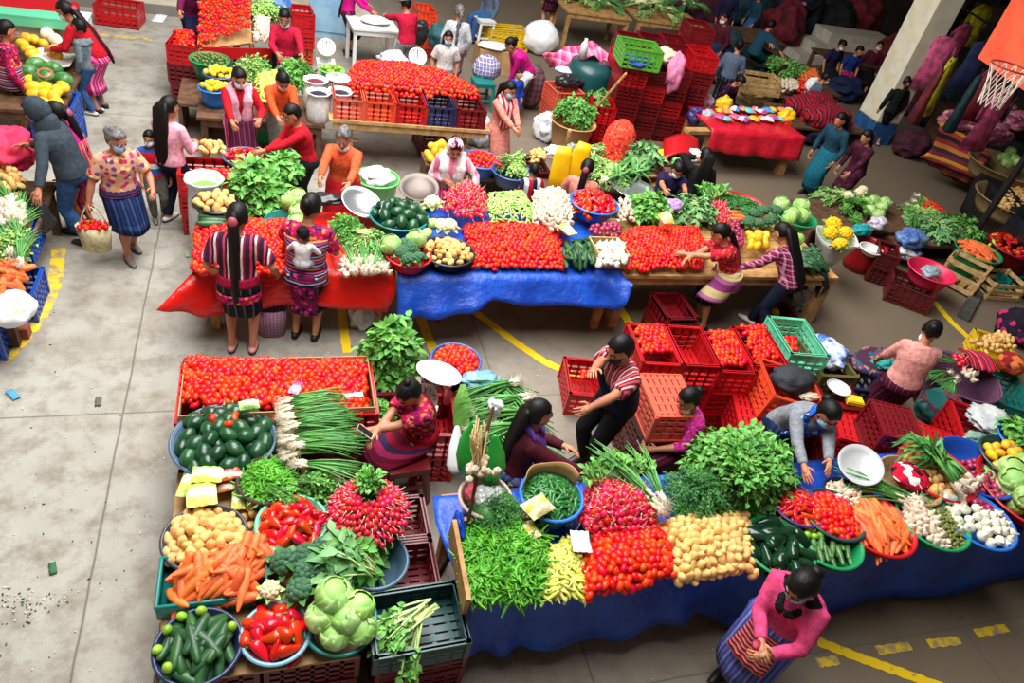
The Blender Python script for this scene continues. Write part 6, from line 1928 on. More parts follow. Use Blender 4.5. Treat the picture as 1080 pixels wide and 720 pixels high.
# white table, stools, boxes
wt = empty('white_table', (at(393, 25, .75).x, at(393, 25, .75).y, 0), .1, 'small white table before the person in the grey cap', 'table')
mb = MB(); mb.box((0, 0, .74), (.85, .75, .03)); mb.box((0, 0, .68), (.80, .70, .08)); mb.build('tabletop', PL['white'], wt, False)
for sx in (-1, 1):
    for sy in (-1, 1): l = MB(); l.box((sx * .37, sy * .32, .33), (.06, .06, .66)); l.build('leg', PL['white'], wt, False)
lump((396, 21), .82, (.26, .18, .06), MC['white poly'], 'stack of white paper bags on the white table', 'paper_bag', 'bag', 61, .1)
def stool(px, z, face, c_, label, s=.32, h=.44):
    p = at(*px, z); t = empty('stool', (p.x, p.y, 0), face, label, 'stool')
    mb = MB(); mb.box((0, 0, h - .015), (s, s, .03)); mb.box((0, 0, h - .05), (s * .95, s * .95, .05)); mb.build('seat', PL[c_], t, False)
    for sx in (-1, 1):
        for sy in (-1, 1): l = MB(); l.beam((sx * s * .40, sy * s * .40, h - .03), (sx * s * .52, sy * s * .52, 0), .045, .045); l.build('leg', PL[c_], t, False)
    r_ = MB()
    for a, b_ in (((-1, -1), (1, -1)), ((1, -1), (1, 1)), ((1, 1), (-1, 1)), ((-1, 1), (-1, -1))): r_.beam((a[0] * s * .46, a[1] * s * .46, .2), (b_[0] * s * .46, b_[1] * s * .46, .2), .02, .035)
    r_.build('stretcher', PL[c_], t, False)
stool((512, 20), .55, .2, 'white', 'white plastic stool at the top near the seated person in jeans', .36, .55)
stool((510, 85), .50, .1, 'teal', 'teal plastic stool right of the rear tomatoes', .36, .50)
crate(at(535, 30, .4).x, at(535, 30, .4).y, 0, 'yellow', 'yellow crate by the bending magenta-topped person', .1, .5, .9, .42)
lump((571, 40), .34, (.38, .3, .36), MC['white poly'], 'large white bag behind the bending magenta-topped person', 'plastic_bag', 'bag', 62, .18, freq=1.3)
lump((513, 72), .62, (.26, .2, .22), fabric('checked bag', 'plaid', ((90, 80, 130), (226, 222, 230), (90, 80, 130), (150, 140, 180)), 16), 'checked blue and white bag above the teal stool', 'bag', 'bag', 63, .15)
bx = MB(); bx.box((0, 0, .22), (.8, .5, .44)); bx.box((0, 0, .45), (.82, .02, .02)); o = bx.build('cardboard_box', M_CARD, None, False); p = at(524, 52, .4); o.location = (p.x, p.y, 0); tag(o, 'cardboard box left of the bending magenta-topped person', 'box')
lump((520, 48), .50, (.3, .2, .06), MC['white poly'], 'white bags on the cardboard box', 'plastic_bag', 'bag', 64, .15)
lump((441, 33), .68, (.18, .15, .22), mat('black bag', (26, 26, 30)), 'shiny black bag on the orange crates', 'plastic_bag', 'bag', 65)
lump((463, 38), .55, (.2, .2, .22), mat('teal backpack', (30, 84, 90), .7), 'dark teal backpack behind the masked girl', 'backpack', 'backpack', 66)
dial_scale((440, 58), 1.12, 1.2, -90, 'white dial scale behind the rear tomatoes', True)
lump((415, 62), .95, (.22, .16, .10), mat('grey-lilac poly', (200, 190, 206), .4), 'pale plastic bag behind the rear tomatoes', 'plastic_bag', 'bag', 67)
lump((508, 140), .20, (.22, .16, .24), mat('blue-white poly', (206, 214, 226)), 'clear and blue bag on the floor right of the rear trestle', 'plastic_bag', 'bag', 68)
lump((580, 134), .22, (.26, .22, .26), mat('white-blue bag', (226, 228, 232)), 'white and blue bag on the floor below the herb basket', 'plastic_bag', 'bag', 69)
# barrel under the pink plaid cloth, orange crates
ba = MB(); ba.lathe([(.40, 0), (.44, .25), (.44, .8), (.40, .95), (.001, .95)], 24); o = ba.build('barrel', PL['darkteal']); p = at(626, 66, .95); o.location = (p.x, p.y, 0); tag(o, 'dark green barrel under the pink checked cloth', 'barrel')
q = [at(572, 58, .85), at(600, 50, 1.0), at(628, 44, 1.15), at(650, 62, 1.0)]; q2 = [at(580, 72, .55), at(602, 68, .8), at(630, 58, 1.08), at(648, 82, .6)]
mb = MB(); mb.sheet(lambda u, v: (lambda a, b_: a.lerp(b_, v) + V((0, 0, .03 * math.sin(u * 16))))(bez(q[0], q[1] * 2 - (q[0] + q[2]) / 2, q[2], 20)[int(u * 20)] if u < .999 else q[3], bez(q2[0], q2[1] * 2 - (q2[0] + q2[2]) / 2, q2[2], 20)[int(u * 20)] if u < .999 else q2[3]), 21, 6, 0, .012)
tag(mb.build('cloth', fabric('pink check', 'plaid', ((240, 70, 130), (246, 130, 170), (250, 180, 200), (236, 50, 110)), 7, .8)), 'pink checked cloth thrown over the dark green barrel', 'cloth')
bt = MB(); bt.lathe([(.07, 0), (.07, .24), (.03, .30), (.03, .34)], 14); o = bt.build('bottle', PL['white']); p = at(616, 52, 1.15); o.location = (p.x, p.y, 1.0); tag(o, 'white bottle standing on the barrel', 'bottle')
stack((596, 92), .62, 2, 'coral', 'the coral pair under the black bags', .15, .55, .55, .31)
lump((600, 86), .70, (.24, .16, .10), MC['black bag'], 'black bag on the coral crates', 'plastic_bag', 'bag', 70)
lump((596, 74), .75, (.2, .16, .05), mat('printed card', (190, 196, 206), .5), 'pale folded sheet on the coral crates', 'sheet', 'sheet', 71, .1)
lump((562, 92), .40, (.22, .22, .40), fabric('dark plaid', 'plaid', ((60, 40, 50), (120, 60, 70), (90, 80, 80)), 10), 'dark plaid bundle left of the coral crates', 'bundle', 'bundle', 72, .1)
# the big block of red crates
x0, y0 = 5.75, 11.0
for i in range(4):
    for j in range(2):
        n_ = (5, 6)[j] if i < 3 else (6, 7)[j]
        for k in range(n_):
            if j == 1 and k < n_ - 2: continue
            crate(x0 + i * .47 + j * .14 + R.uniform(-.01, .01), y0 + .35 + j * .62 + i * .10, k * .27, 'red' if (i + k) % 4 == 0 else 'darkred', '%s crate up, column %s, %s row of the big red block' % (ORD[k], ORD[i], ('front', 'back')[j]), -.16, .60, .45, .27)
for k in range(3): crate(5.25, 11.0, k * .27, 'red', 'red crate %s up beside the red net sack' % ORD[k], -.2, .5, .4, .27)
p = at(676, 46, 1.75); crate(p.x, p.y, 1.42, 'green', 'bright green crate on top of the big red block', -.16, .60, .66, .32)
lump((672, 64), 1.52, (.26, .16, .10), mat('blue cloth', (40, 84, 170), .8), 'blue cloth on the big red block', 'cloth', 'cloth', 73)
lump((700, 58), 1.55, (.22, .18, .12), mat('cream cloth', (226, 206, 160)), 'cream cloth on the big red block', 'cloth', 'cloth', 74)
lump((712, 78), 1.35, (.14, .12, .30), mat('pink mesh', (226, 130, 170), .7), 'pink mesh bag hanging over the big red block', 'mesh_bag', 'bag', 75)
st = MB(); st.tube([at(622, 122, .6), at(660, 78, 1.45)], .025, 8); tag(st.build('wooden_stick', M_WOOD), 'long wooden stick leaning on the big red block', 'stick')
NET = fabric('orange net', 'brocade', ((226, 70, 50), (190, 40, 36), (240, 100, 70)), 26)
sk = MB(); p = at(655, 130, .75)
sk.lathe([(.18, 0), (.25, .1), (.27, .45), (.25, .72), (.16, .86), (.07, .92), (.001, .93)], 22, 0, None, 1, 1, .03, 6); o = sk.build('net_sack', NET); o.location = (p.x - .1, p.y - .3, 0); tag(o, 'tall orange net sack of tomatoes before the big red block', 'sack')
fill_poly('red_pepper', [(634, 160), (655, 160), (655, 178), (636, 176)], .60, .09, 'red pepper below the orange net sack', .06, .1, 'lie', 1)
B = basin((605, 128), .62, 20, 'brown', 'cardboard tub of herbs below the wooden stick', .5, m=M_CARD)
mound('watercress_bunch', (606, 120), 20, .66, 12, 'green herb bunch in the cardboard tub', .14)
mound('watercress_bunch', (630, 108), 12, .70, 4, 'green herb bunch leaning right of the cardboard tub', .08)
# red table with goods
table('table under the shiny red cloth with bright small goods', 7.05, 8.85, 10.35, 11.3, .74, M_WOOD, .14)
drape('tablecloth', 'shiny red cloth on the table of small bright goods', 'tablecloth', [ln((7.0, 11.3, .77), (8.9, 11.3, .77)), ln((7.0, 10.8, .77), (8.9, 10.8, .77)), ln((7.0, 10.3, .78), (8.9, 10.3, .78)), ln((7.02, 10.24, .42), (8.92, 10.22, .36))], tarp('red oilcloth', (200, 16, 40), (226, 40, 60), .25), 30, 5, .03, 5)
cols_ = [(240, 90, 140), (250, 220, 240), (80, 160, 220), (250, 190, 50), (240, 150, 90), (236, 236, 236), (200, 80, 160), (120, 200, 210)]
for k in range(22):
    x, y = 760 + (k % 11) * 7 + R.uniform(-2, 2), 118 + (k // 11) * 9 + R.uniform(-2, 2)
    packet((x, y), .80, R.uniform(.14, .22), R.uniform(.12, .2), R.uniform(0, 180), [cols_[k % 8], cols_[(k + 3) % 8]], 'small bright packet laid out on the shiny red cloth', .04, 'packet', 'packet')['group'] = 'small bright packets on the red cloth'
for i, (x, y, m_, l_) in enumerate(((764, 110, PL['yellow'], 'yellow bag on the table of bright goods'), (830, 124, YB, 'yellow bag at the right end of the table of bright goods'), (745, 108, mat('pink floral bag', (236, 120, 170), .6, (240, 240, 244), 9), 'pink and white bag beside the big red block'), (744, 124, mat('grey bag', (170, 176, 186), .5), 'grey bag below the pink and white one'), (734, 122, PL['purple'], 'purple bag against the big red block'))):
    lump((x, y), .86 if i < 2 else .7, (.15, .13, .14), m_, l_, 'plastic_bag', 'bag', 80 + i)
wd = MB(); wd.beam(at(724, 138, .7), at(752, 138, .7), .16, .06); tag(wd.build('plank', M_WOOD, None, False), 'short wooden plank left of the shiny red cloth', 'board')
mb = MB(); mb.sheet(lambda u, v: at(700 + 36 * u, 148 + 20 * v, .72) + V((0, 0, .10 * math.sin(u * 3.1))), 10, 8, 0, .02); tag(mb.build('plastic_sheet', PL['red']), 'bright red plastic sheet behind the navy-dressed vendor', 'plastic sheet')
lump((703, 166), .62, (.22, .14, .12), YB, 'yellow plastic below the bright red sheet', 'plastic_sheet', 'plastic', 86)
lump((716, 172), .68, (.12, .10, .08), PL['lightgreen'], 'light green bag behind the navy-dressed vendor', 'plastic_bag', 'bag', 87)
lump((732, 164), .75, (.14, .10, .10), MC['white poly'], 'white bag behind the black-haired seated shopper', 'plastic_bag', 'bag', 88)
lowbox((712, 162), .9, .8, .68, M_WOODD, 'dark stand under the bright red plastic sheet')
# slatted crates, vegetables and textiles further back
slat_crate((797, 96), .35, -.1, .55, .85, .34, 'pale slatted wooden crate by the man in the blue jacket'); slat_crate((797, 96), .0, -.1, .55, .85, .34, 'lower slatted wooden crate by the man in the blue jacket')
slat_crate((828, 100), .3, -.1, .5, .8, .3, 'slatted wooden crate under the vegetables at the back'); slat_crate((795, 106), .0, .1, .5, .6, .3, 'small slatted crate behind the bright goods')
mound('watercress_bunch', (828, 74), 18, .64, 9, 'green bunch on the slatted crate at the back', .1)
fill_poly('carrot', [(838, 74), (858, 76), (866, 86), (846, 86)], .62, .10, 'carrot on the back vegetable stand', .08, .1, 'lie', 1)
fill_poly('tomato', [(838, 88), (864, 90), (868, 100), (842, 98)], .62, .08, 'tomato on the back vegetable stand', .08, .1, 'lie', 1)
fill_poly('garlic_bulb', [(824, 86), (838, 86), (842, 96), (826, 96)], .64, .08, 'garlic on the back vegetable stand', .06, .1, 'up', 1, (1.3, 1.6))
lowbox((852, 90), 1.2, .9, .55, M_WOODD, 'dark stand of mixed vegetables at the back')
lump((856, 92), .72, (.15, .12, .18), MC['white poly'], 'white bag on the back vegetable stand', 'plastic_bag', 'bag', 89)
stp = MB()
for k in range(3): stp.box((14.6 + k * .5, 17.6 + k * .2, .10 + k * .14), (2.2, .8, .2 + k * .28))
structure('trim_3', stp, MC['pale step concrete'])
RT = fabric('red black textile', 'stripe', ((170, 20, 40), (40, 24, 34), (190, 40, 50), (30, 40, 60), (150, 20, 40)), 7, axis=0)
for i, (x, y, r_) in enumerate(((848, 112, (.45, .35, .22)), (872, 124, (.55, .4, .25)), (862, 108, (.4, .3, .2)))): lump((x, y), .55, r_, RT, ('left red and black textile pile', 'right red and black textile pile', 'red and black textile pile at the back')[i] + ' beside the red table', 'textile_pile', 'textile', 90 + i, .2)
lowbox((860, 124), 1.8, 1.2, .4, M_WOODD, 'low dark stand under the red and black textiles')
TX = fabric('striped blanket', 'stripe', ((170, 60, 50), (210, 150, 60), (120, 40, 60), (60, 44, 50), (196, 120, 60), (150, 50, 50), (40, 34, 44)), 2.2, axis=2)
a = [at(972, 172, .75), at(1000, 128, .95), at(1040, 140, .95)]; b_ = [at(985, 186, .35), at(1012, 196, .15), at(1042, 168, .6)]
mb = MB(); q0, q1, q2, q3 = at(992, 128, 1.0), at(1046, 162, .95), at(1010, 192, .12), at(970, 165, .45)
mb.sheet(lambda u, v: q0.lerp(q1, u).lerp(q3.lerp(q2, u), v) + V((-.12, -.25, -.05)) * math.sin(v * 3.14) + V((0, 0, .02 * math.sin(u * 17))), 16, 12, 0, .03)
tag(mb.build('blanket', TX), 'striped woven blankets hanging over the textile stand at the right', 'blanket')
PK = fabric('pink clothes', 'brocade', ((190, 110, 130), (150, 70, 100), (220, 160, 170), (120, 50, 80)), 12)
for i, (x, y) in enumerate(((1012, 128), (1030, 132), (1046, 140), (1056, 118), (1072, 128))): lump((x, y), 1.05, (.40, .32, .18), PK, 'heap of pink and mauve clothes, %s along the textile stand' % ORD[i], 'clothes_heap', 'clothes', 100 + i, .3)
lowbox((1052, 122), 2.4, 1.1, .85, M_WOODD, 'long dark stand under the pink clothes and striped blankets')
GAR = []
def garment(px, z, s, face, m, label, sleeves=True):
    p = at(*px, z); g_ = MB()
    g_.rings([[(w_ * s * math.cos(2 * PI * k / 18) * (1 + .08 * math.sin(5 * 2 * PI * k / 18) * (1 if zz < -.4 else 0)), d_ * s * math.sin(2 * PI * k / 18), zz * s) for k in range(18)] for w_, d_, zz in ((.10, .04, .02), (.22, .06, -.05), (.21, .08, -.3), (.20, .08, -.5), (.30, .12, -1.0))])
    if sleeves:
        for sx in (-1, 1): g_.tube([(sx * .17 * s, 0, -.07 * s), (sx * .25 * s, .02, -.25 * s), (sx * .25 * s, .03, -.48 * s)], [.05 * s, .055 * s, .05 * s], 10, 0, .5, (0, 1, 0))
    o = g_.build('hanging_garment', m); GAR.append(o); o.location = p; o.rotation_euler = (0, 0, math.radians(face)); tag(o, label, 'garment')
    h = MB(); h.tube([(-.18 * s, 0, -.03 * s), (0, 0, .05 * s), (.18 * s, 0, -.03 * s)], .012, 6); h.tube([(0, 0, .05 * s), (0, 0, .14 * s)], .008, 6); h.build('hanger', MC['dark pole paint'], o)
GC = [mat('garment %d' % i, c, .85, tuple(x * .6 for x in c), 6) for i, c in enumerate(((30, 22, 60), (80, 20, 44), (16, 30, 80), (120, 16, 36), (14, 60, 66), (12, 12, 16), (90, 30, 90), (220, 206, 30), (224, 90, 140), (40, 20, 30)))]
DX = ((1040, 6), (1006, 62), (1020, 26), (1000, 40), (1062, 96))
gp = [(1040, 6, 7, 'yellow'), (1006, 62, 7, 'yellow-green'), (1020, 26, 8, 'pink'), (1000, 40, 8, 'rose'), (1062, 96, 8, 'mauve')] + [(R.uniform(985, 1080), R.uniform(-30, 95), 0, '') for _ in range(30)]
for i, (x, y, k, nm) in enumerate(gp):
    k_ = k or R.choice((0, 1, 2, 3, 4, 5, 6, 9))
    if not nm and min(math.hypot(x - a, y - b) for a, b in DX) < 15: continue
    garment((x, y), 2.5 if i > 4 else 2.3, .85 if i > 4 else 1.0, R.uniform(-30, 60), GC[k_], ('%s garment hanging in the clothes stall at the right' % nm) if nm else 'dark garment hanging in the crowded clothes stall at the upper right', bool(nm) or i % 3 == 0)
    if not nm: GAR[-1]['group'] = 'dark garments in the clothes stall'
for i, (a, b__) in enumerate((((985, -10), (1100, 60)), ((960, -40), (1090, -10)))):
    r_ = MB(); r_.tube([at(*a, 2.5), at(*b__, 2.5)], .02, 8)
    for e in (a, b__): q = at(*e, 2.5); r_.tube([q, (q.x, q.y, 0)], .025, 8)
    tag(r_.build('clothes_rail', MC['dark pole paint']), ('lower', 'upper')[i] + ' clothes rail in the stall at the upper right', 'rail')
for i, (x, y, r_, c_) in enumerate(((965, 105, (.4, .4, .45), GC[3]), (1000, 110, (.5, .4, .4), GC[4]), (980, 118, (.4, .4, .4), GC[0]), (1030, 105, (.4, .4, .3), GC[2]), (935, 60, (.4, .3, .6), GC[3]), (1060, 165, (.5, .4, .4), GC[5]), (1072, 345, (.22, .3, .25), fabric('dark floral', 'flower', ((30, 24, 36), (200, 40, 110), (40, 30, 50)), 12)))):
    lump((x, y), r_[2] * .8, r_, c_, ('red clothes bundle right of the white column', 'dark green clothes bundle behind the blankets', 'dark bundle by the foot of the white column', 'blue bundle under the net', 'dark red cloth left of the white column', 'black bundle behind the woven fruit baskets', 'dark bundle with pink flowers at the right edge')[i], 'bundle', 'bundle', 110 + i, .2)
# greens on the far tables
for i, (x0_, x1_, y0_) in enumerate(((6.3, 7.9, 16.2), (8.1, 9.9, 16.3))): table(('left', 'right')[i] + ' far table of greens at the top of the picture', x0_, x1_, y0_, y0_ + 1.1, .8, M_WOOD)
mound('scallion_bunch', (632, 4), 24, .86, 12, 'long green bunch on the left far table', .15, True, (.9, 1.1))
mound('pale_herb_bunch', (612, 2), 14, .86, 6, 'pale leafy bunch at the left of the far tables', .12)
mound('celery_bunch', (690, 12), 26, .86, 14, 'leafy bunch on the right far table', .15)
mound('scallion_bunch', (722, 6), 22, .86, 10, 'long green bunch at the right of the far tables', .15, True, (.9, 1.1))
for i, (x, y) in enumerate(((676, 2), (688, 0))): spawn('cauliflower', Matrix.Translation(at(x, y, 1.0)) @ Matrix.Scale(1.8, 4), 'white cauliflower on the far table', 'cauliflowers on the far table')
# ------------------------------------------------------------------ left edge
table('fruit table at the left edge', -3.75, -2.45, 9.6, 12.2, .60, M_WOODD)
crate(-2.62, 10.0, .0, 'blue', 'blue crate at the foot of the fruit table', 0, .5, .5, .30); crate(-2.62, 10.0, .30, 'blue', 'blue crate of mangoes at the end of the fruit table', 0, .5, .5, .30)
for i, (kd, s, pts, lab) in enumerate((('watermelon', 1, ((38, 68), (56, 72), (66, 84), (44, 84), (30, 76)), 'green watermelon on the fruit table'), ('mango', 1.4, ((36, 92), (48, 92), (38, 100), (50, 100), (60, 96), (44, 108), (58, 110), (66, 92), (34, 86), (56, 102)), 'yellow mango at the near end of the fruit table'),
        ('melon', 1.2, ((45, 18), (40, 26), (50, 26), (58, 30)), 'orange netted melon on the fruit table'), ('white_onion', 2.2, ((50, 36), (58, 42), (62, 46)), 'pale honeydew melon on the fruit table'), ('mango', 1.3, ((28, 40), (36, 42), (46, 46), (30, 52), (56, 52), (58, 58), (24, 46), (34, 56)), 'yellow mango behind the white paper'))):
    for j, (x, y) in enumerate(pts): spawn(kd, Matrix.Translation(at(x, y, .72 + (.04 if j % 3 == 0 else 0))) @ orient('lie') @ Matrix.Scale(s * R.uniform(.92, 1.08), 4), lab, lab, 'fruit' if kd in ('white_onion',) else None)
hm = MB(); hm.ell((0, 0, 0), (.10, .10, .09), 16, 8, 0, None, lambda d: -.0 if d.z < .25 else (.25 / max(d.z, .25) - 1) * .75); hm.lathe([(.001, .026), (.086, .024)], 20, 1, None, 1, 1, 0, 5, False, False)
o = hm.build('watermelon_half', [P_WMEL, P_WFLESH]); o.location = at(48, 78, .84); o.rotation_euler = (.4, 0, 0); tag(o, 'cut half watermelon showing red flesh', 'watermelon')
mb = MB(); mb.sheet(lambda u, v: V(((u - .5) * .5, (v - .5) * .5, .03 * math.sin(u * 6))), 8, 6, 0, .004); o = mb.build('paper', MC['wrapping paper']); o.location = at(55, 60, .70); tag(o, 'sheet of white paper on the fruit table', 'paper')
bx = MB(); bx.box((0, 0, .15), (1.2, .7, .3)); o = bx.build('crate_box', PL['red'], None, False); p = at(35, 35, .5); o.location = (p.x, p.y, .6); tag(o, 'red box behind the yellow mangoes', 'box')
for i, (x, y, z, d_, m_, l_) in enumerate(((25, 16, .8, (1.6, .7, .8), MC['wrapping paper'], 'white counter at the top left corner'), (30, 24, .82, (1.3, .3, .12), PL['mint'], 'mint green tray on the white counter'))):
    bx = MB(); bx.box((0, 0, d_[2] / 2), d_); bx.box((0, 0, d_[2] + .01), (d_[0] * 1.02, d_[1] * 1.02, .02)); o = bx.build('counter' if i == 0 else 'tray', m_, None, False); p = at(x, y, z); o.location = (p.x, p.y, 0 if i == 0 else .82); tag(o, l_, 'counter' if i == 0 else 'tray')
table('vegetable table at the left edge by the hooded man', -3.3, -2.2, 5.85, 7.9, .60, M_WOODD)
fill_poly('potato', [(0, 178), (22, 180), (26, 196), (20, 206), (0, 208)], .72, .075, 'yellow potato in the heap at the left edge', .10, .15, 'any', 1)
basin((4, 200), .74, 26, 'brown', 'dark basket of potatoes at the left edge', .14, 1, 'basket', 'basket', .72, MC['dark basket'])
lump((8, 158), .85, (.26, .3, .18), mat('magenta cloth bundle', (226, 40, 100), .7, (200, 30, 60), 5), 'magenta cloth bundle above the potatoes at the left edge', 'bundle', 'bundle', 130)
lay_bunches('scallion_bunch', [(6 + (i % 4) * 5, 210 + i * 6, 100 + R.uniform(-20, 20), 6, .04 * (i % 2)) for i in range(12)], 'pale scallion bunch in the heap at the left edge', .70, None, (.8, .9))
mound('pale_herb_bunch', (12, 262), 18, .68, 8, 'pale leafy bunch at the left edge', .06)
fill_poly('garlic_bulb', [(0, 208), (22, 214), (26, 236), (0, 240)], .74, .06, 'white bulb in the heap at the left edge', .08, .15, 'up', 1, (1.3, 1.7))
fill_poly('carrot', [(0, 282), (20, 280), (22, 300), (0, 312)], .64, .065, 'orange carrot at the left edge', .08, .1, (15, 20), 1, (.9, 1.1))
crate(-2.36, 6.5, .0, 'blue', 'blue crate under the carrots at the left edge', 0, .5, .4, .30); crate(-2.34, 7.0, .3, 'blue', 'blue crate beside the scallions at the left edge', 0, .5, .22, .30)
lump((8, 325), .52, (.22, .22, .13), mat('white print bag', (232, 232, 236), .4, (240, 210, 80), 4, thr=(.62, .66)), 'white bag with yellow print at the left edge', 'plastic_bag', 'bag', 131, .15)
crate(-2.5, 5.95, .0, 'blue', 'blue crate under the white printed bag', 0, .5, .4, .36)
bk = MB(); bk.box((0, 0, .06), (.22, .11, .12)); bk.box((0, 0, .12), (.2, .09, .01)); o = bk.build('brick', mat('brick', (150, 80, 60), .9), None, False); p = at(17, 350, .05); o.location = (p.x, p.y, 0); tag(o, 'loose red brick by the blue crate at the left edge', 'brick')

for i, (x, y, z, r_, c_, l_) in enumerate(((752, 62, .5, (.45, .4, .4), GC[2], 'blue-black bundle right of the red crate block'), (768, 50, .4, (.5, .4, .35), GC[4], 'dark green bundle behind the red crate block'), (800, 66, .3, (.4, .4, .3), GC[5], 'black bundle left of the man in the dark blue jacket'),
        (826, 28, .6, (.6, .5, .6), GC[3], 'dark red bundle under the far steps'), (840, 8, .8, (.7, .5, .7), GC[2], 'navy bundle at the top by the far steps'), (880, 25, .7, (.6, .5, .6), GC[5], 'black bundle left of the white column top'), (905, 20, .8, (.6, .6, .7), GC[3], 'wine red bundle behind the masked people'), (915, 80, .3, (.5, .4, .3), GC[4], 'dark green bundle before the white column'),
        (890, 92, .3, (.5, .4, .25), GC[2], 'navy bundle before the masked people'), (858, 140, .2, (.4, .35, .2), GC[0], 'dark violet bundle under the red textiles'), (962, 152, .25, (.4, .35, .25), GC[1], 'plum bundle right of the blue column foot'), (785, 6, .7, (.8, .5, .6), GC[4], 'teal-black bundle at the top centre-right'), (740, 12, .6, (.7, .5, .5), GC[1], 'plum bundle behind the far greens'))):
    lump((x, y), z, r_, c_, l_, 'bundle', 'bundle', 150 + i, .35)
for i, (x, y, w__, d__) in enumerate(((905, 62, 2.2, 1.0), (775, 34, 2.4, 1.2), (860, 6, 2.5, 1.2))):
    p = at(x, y, .7); table(('dark table of the masked people near the column', 'dark table behind the red crate block', 'dark table at the top by the far aisle')[i], p.x - w__ / 2, p.x + w__ / 2, p.y - d__ / 2, p.y + d__ / 2, .7, M_WOODD)
# ------------------------------------------------------------------ the people
fb = fabric
HUI = fb('flowered huipil', 'flower', ((214, 160, 130), (226, 140, 60), (206, 60, 120), (120, 70, 130), (246, 210, 150), (190, 50, 80)), 21)
HUR = fb('red huipil', 'flower', ((176, 20, 70), (220, 50, 120), (40, 30, 80), (220, 130, 60), (120, 20, 90)), 30)
HUS = fb('striped huipil', 'stripe', ((60, 24, 50), (200, 60, 90), (40, 24, 50), (220, 190, 180), (120, 24, 60), (40, 30, 60)), 9, axis=0)
COB = fb('blue corte', 'stripe', ((16, 30, 66), (22, 44, 88), (16, 28, 62), (44, 66, 110)), 13, axis=0)
COK = fb('black corte', 'stripe', ((20, 20, 28), (34, 36, 46), (20, 20, 28), (90, 94, 104), (24, 24, 34)), 13, axis=0)
COM = fb('maroon corte', 'stripe', ((66, 16, 38), (90, 22, 50), (60, 14, 36), (110, 50, 80)), 16, axis=0)
COP = fb('pink corte', 'stripe', ((200, 30, 110), (226, 90, 150), (180, 20, 90), (230, 150, 190)), 14, axis=0)
COV = fb('violet corte', 'stripe', ((66, 70, 140), (84, 90, 160), (60, 60, 124), (120, 120, 180)), 16, axis=0)
pl = lambda n, c: fb('cloth ' + n, 'plain', (c,))
PINK, LPINK, CRIM, REDC, ORNG, GREY, TEAL, NAVY, BLK, MAG, MAR, SAL = [pl(n, c) for n, c in (('hot pink', (222, 72, 124)), ('light pink', (240, 170, 190)), ('crimson', (196, 24, 60)), ('red', (190, 18, 36)), ('orange', (232, 84, 40)),
    ('grey', (140, 144, 152)), ('teal', (30, 70, 90)), ('navy', (34, 30, 70)), ('black', (22, 22, 26)), ('magenta', (206, 20, 130)), ('maroon', (80, 20, 36)), ('salmon', (222, 140, 124)))]
JEAN = pl('jeans', (52, 90, 140)); JEAD = pl('dark jeans', (28, 34, 56)); LGREY = pl('light grey', (196, 198, 202)); HOODIE = pl('slate hoodie', (56, 66, 76)); BHOOD = pl('grey hoodie', (110, 124, 132)); ROSE = pl('rose', (236, 160, 150)); KHA = pl('khaki grey', (104, 104, 94))
STM = fb('striped shirt', 'stripe', ((150, 30, 50), (226, 190, 190), (130, 24, 44), (190, 90, 100)), 18, axis=0)
CHK = fb('checked shirt', 'plaid', ((120, 20, 60), (214, 150, 180), (70, 14, 40), (140, 30, 70)), 18)
LACE = fb('magenta lace', 'brocade', ((190, 40, 130), (150, 20, 100), (210, 80, 160)), 50)
BSH = fb('blue ikat shawl', 'brocade', ((24, 84, 180), (40, 120, 210), (200, 220, 236), (14, 50, 120)), 34)
BOYT = fb('boy jersey', 'stripe', ((206, 24, 50), (206, 24, 50), (50, 90, 160), (230, 230, 235)), 4, axis=2)
WAP = fb('woven apron', 'stripe', ((150, 60, 130), (196, 120, 170), (232, 210, 150), (232, 210, 150), (160, 70, 140)), 4.2, axis=2)
SLING = fb('sling stripes', 'stripe', ((30, 30, 70), (190, 50, 100), (60, 60, 120), (226, 130, 70), (30, 26, 50), (160, 170, 210)), 11, axis=2)
WHT = pl('white', (232, 230, 230))
MCOAT = fb('pale shawl', 'stripe', ((236, 130, 160), (250, 220, 226), (240, 180, 196)), 6, axis=0)
P = person
# front aisle
c = P('person in a hot pink cardigan and blue mask counting money before the blue table', (846, 612), 205, 1.58, lean=12, head=(32, -8), top=PINK, skirt=COV, hem=.3, hair='bun', mask='blue', Rh=(803, 676, 1.02), Lh=(812, 690, 1.0), girth=1.22, curl=1.1,
      extras=(apron(fb('belt woven', 'stripe', ((60, 40, 50), (220, 120, 60), (200, 40, 60), (40, 40, 90)), 40, axis=2), .62, 1.1), shawl(BLK, .05, 'scarf', .05, .032)), shoe=(30, 28, 30))
lump((800, 680), 1.03, (.045, .035, .015), mat('red purse', (170, 24, 50), .5, (120, 20, 60), 20), 'small red purse in the hands of the person in the pink cardigan', 'purse', 'purse', 140, .08)
P('person in a grey sweater and blue shawl reaching over the tomatoes at the front stall', (884, 432), 262, 1.56, lean=42, head=(8, 5), top=GREY, skirt=COB, hair='bun', mask='blue', Lh=(874, 518, 1.03), Rh=(850, 505, 1.0), girth=1.1, curl=.3, extras=(shawl(BSH, .32, 'shawl', .12),))
P('person in a magenta lace blouse seated behind the herbs at the front stall', (725, 413), 192, 1.5, 'sit', 14, head=(22, 0), top=LACE, sleeve='three', skirt=COM, hair='bun', mask='white', chin=True, Rh=('l', .05, .42, .62), Lh=('l', -.1, .4, .62), seat=.4, girth=1.08, extras=(apron(MAR, .45, 1.3),))
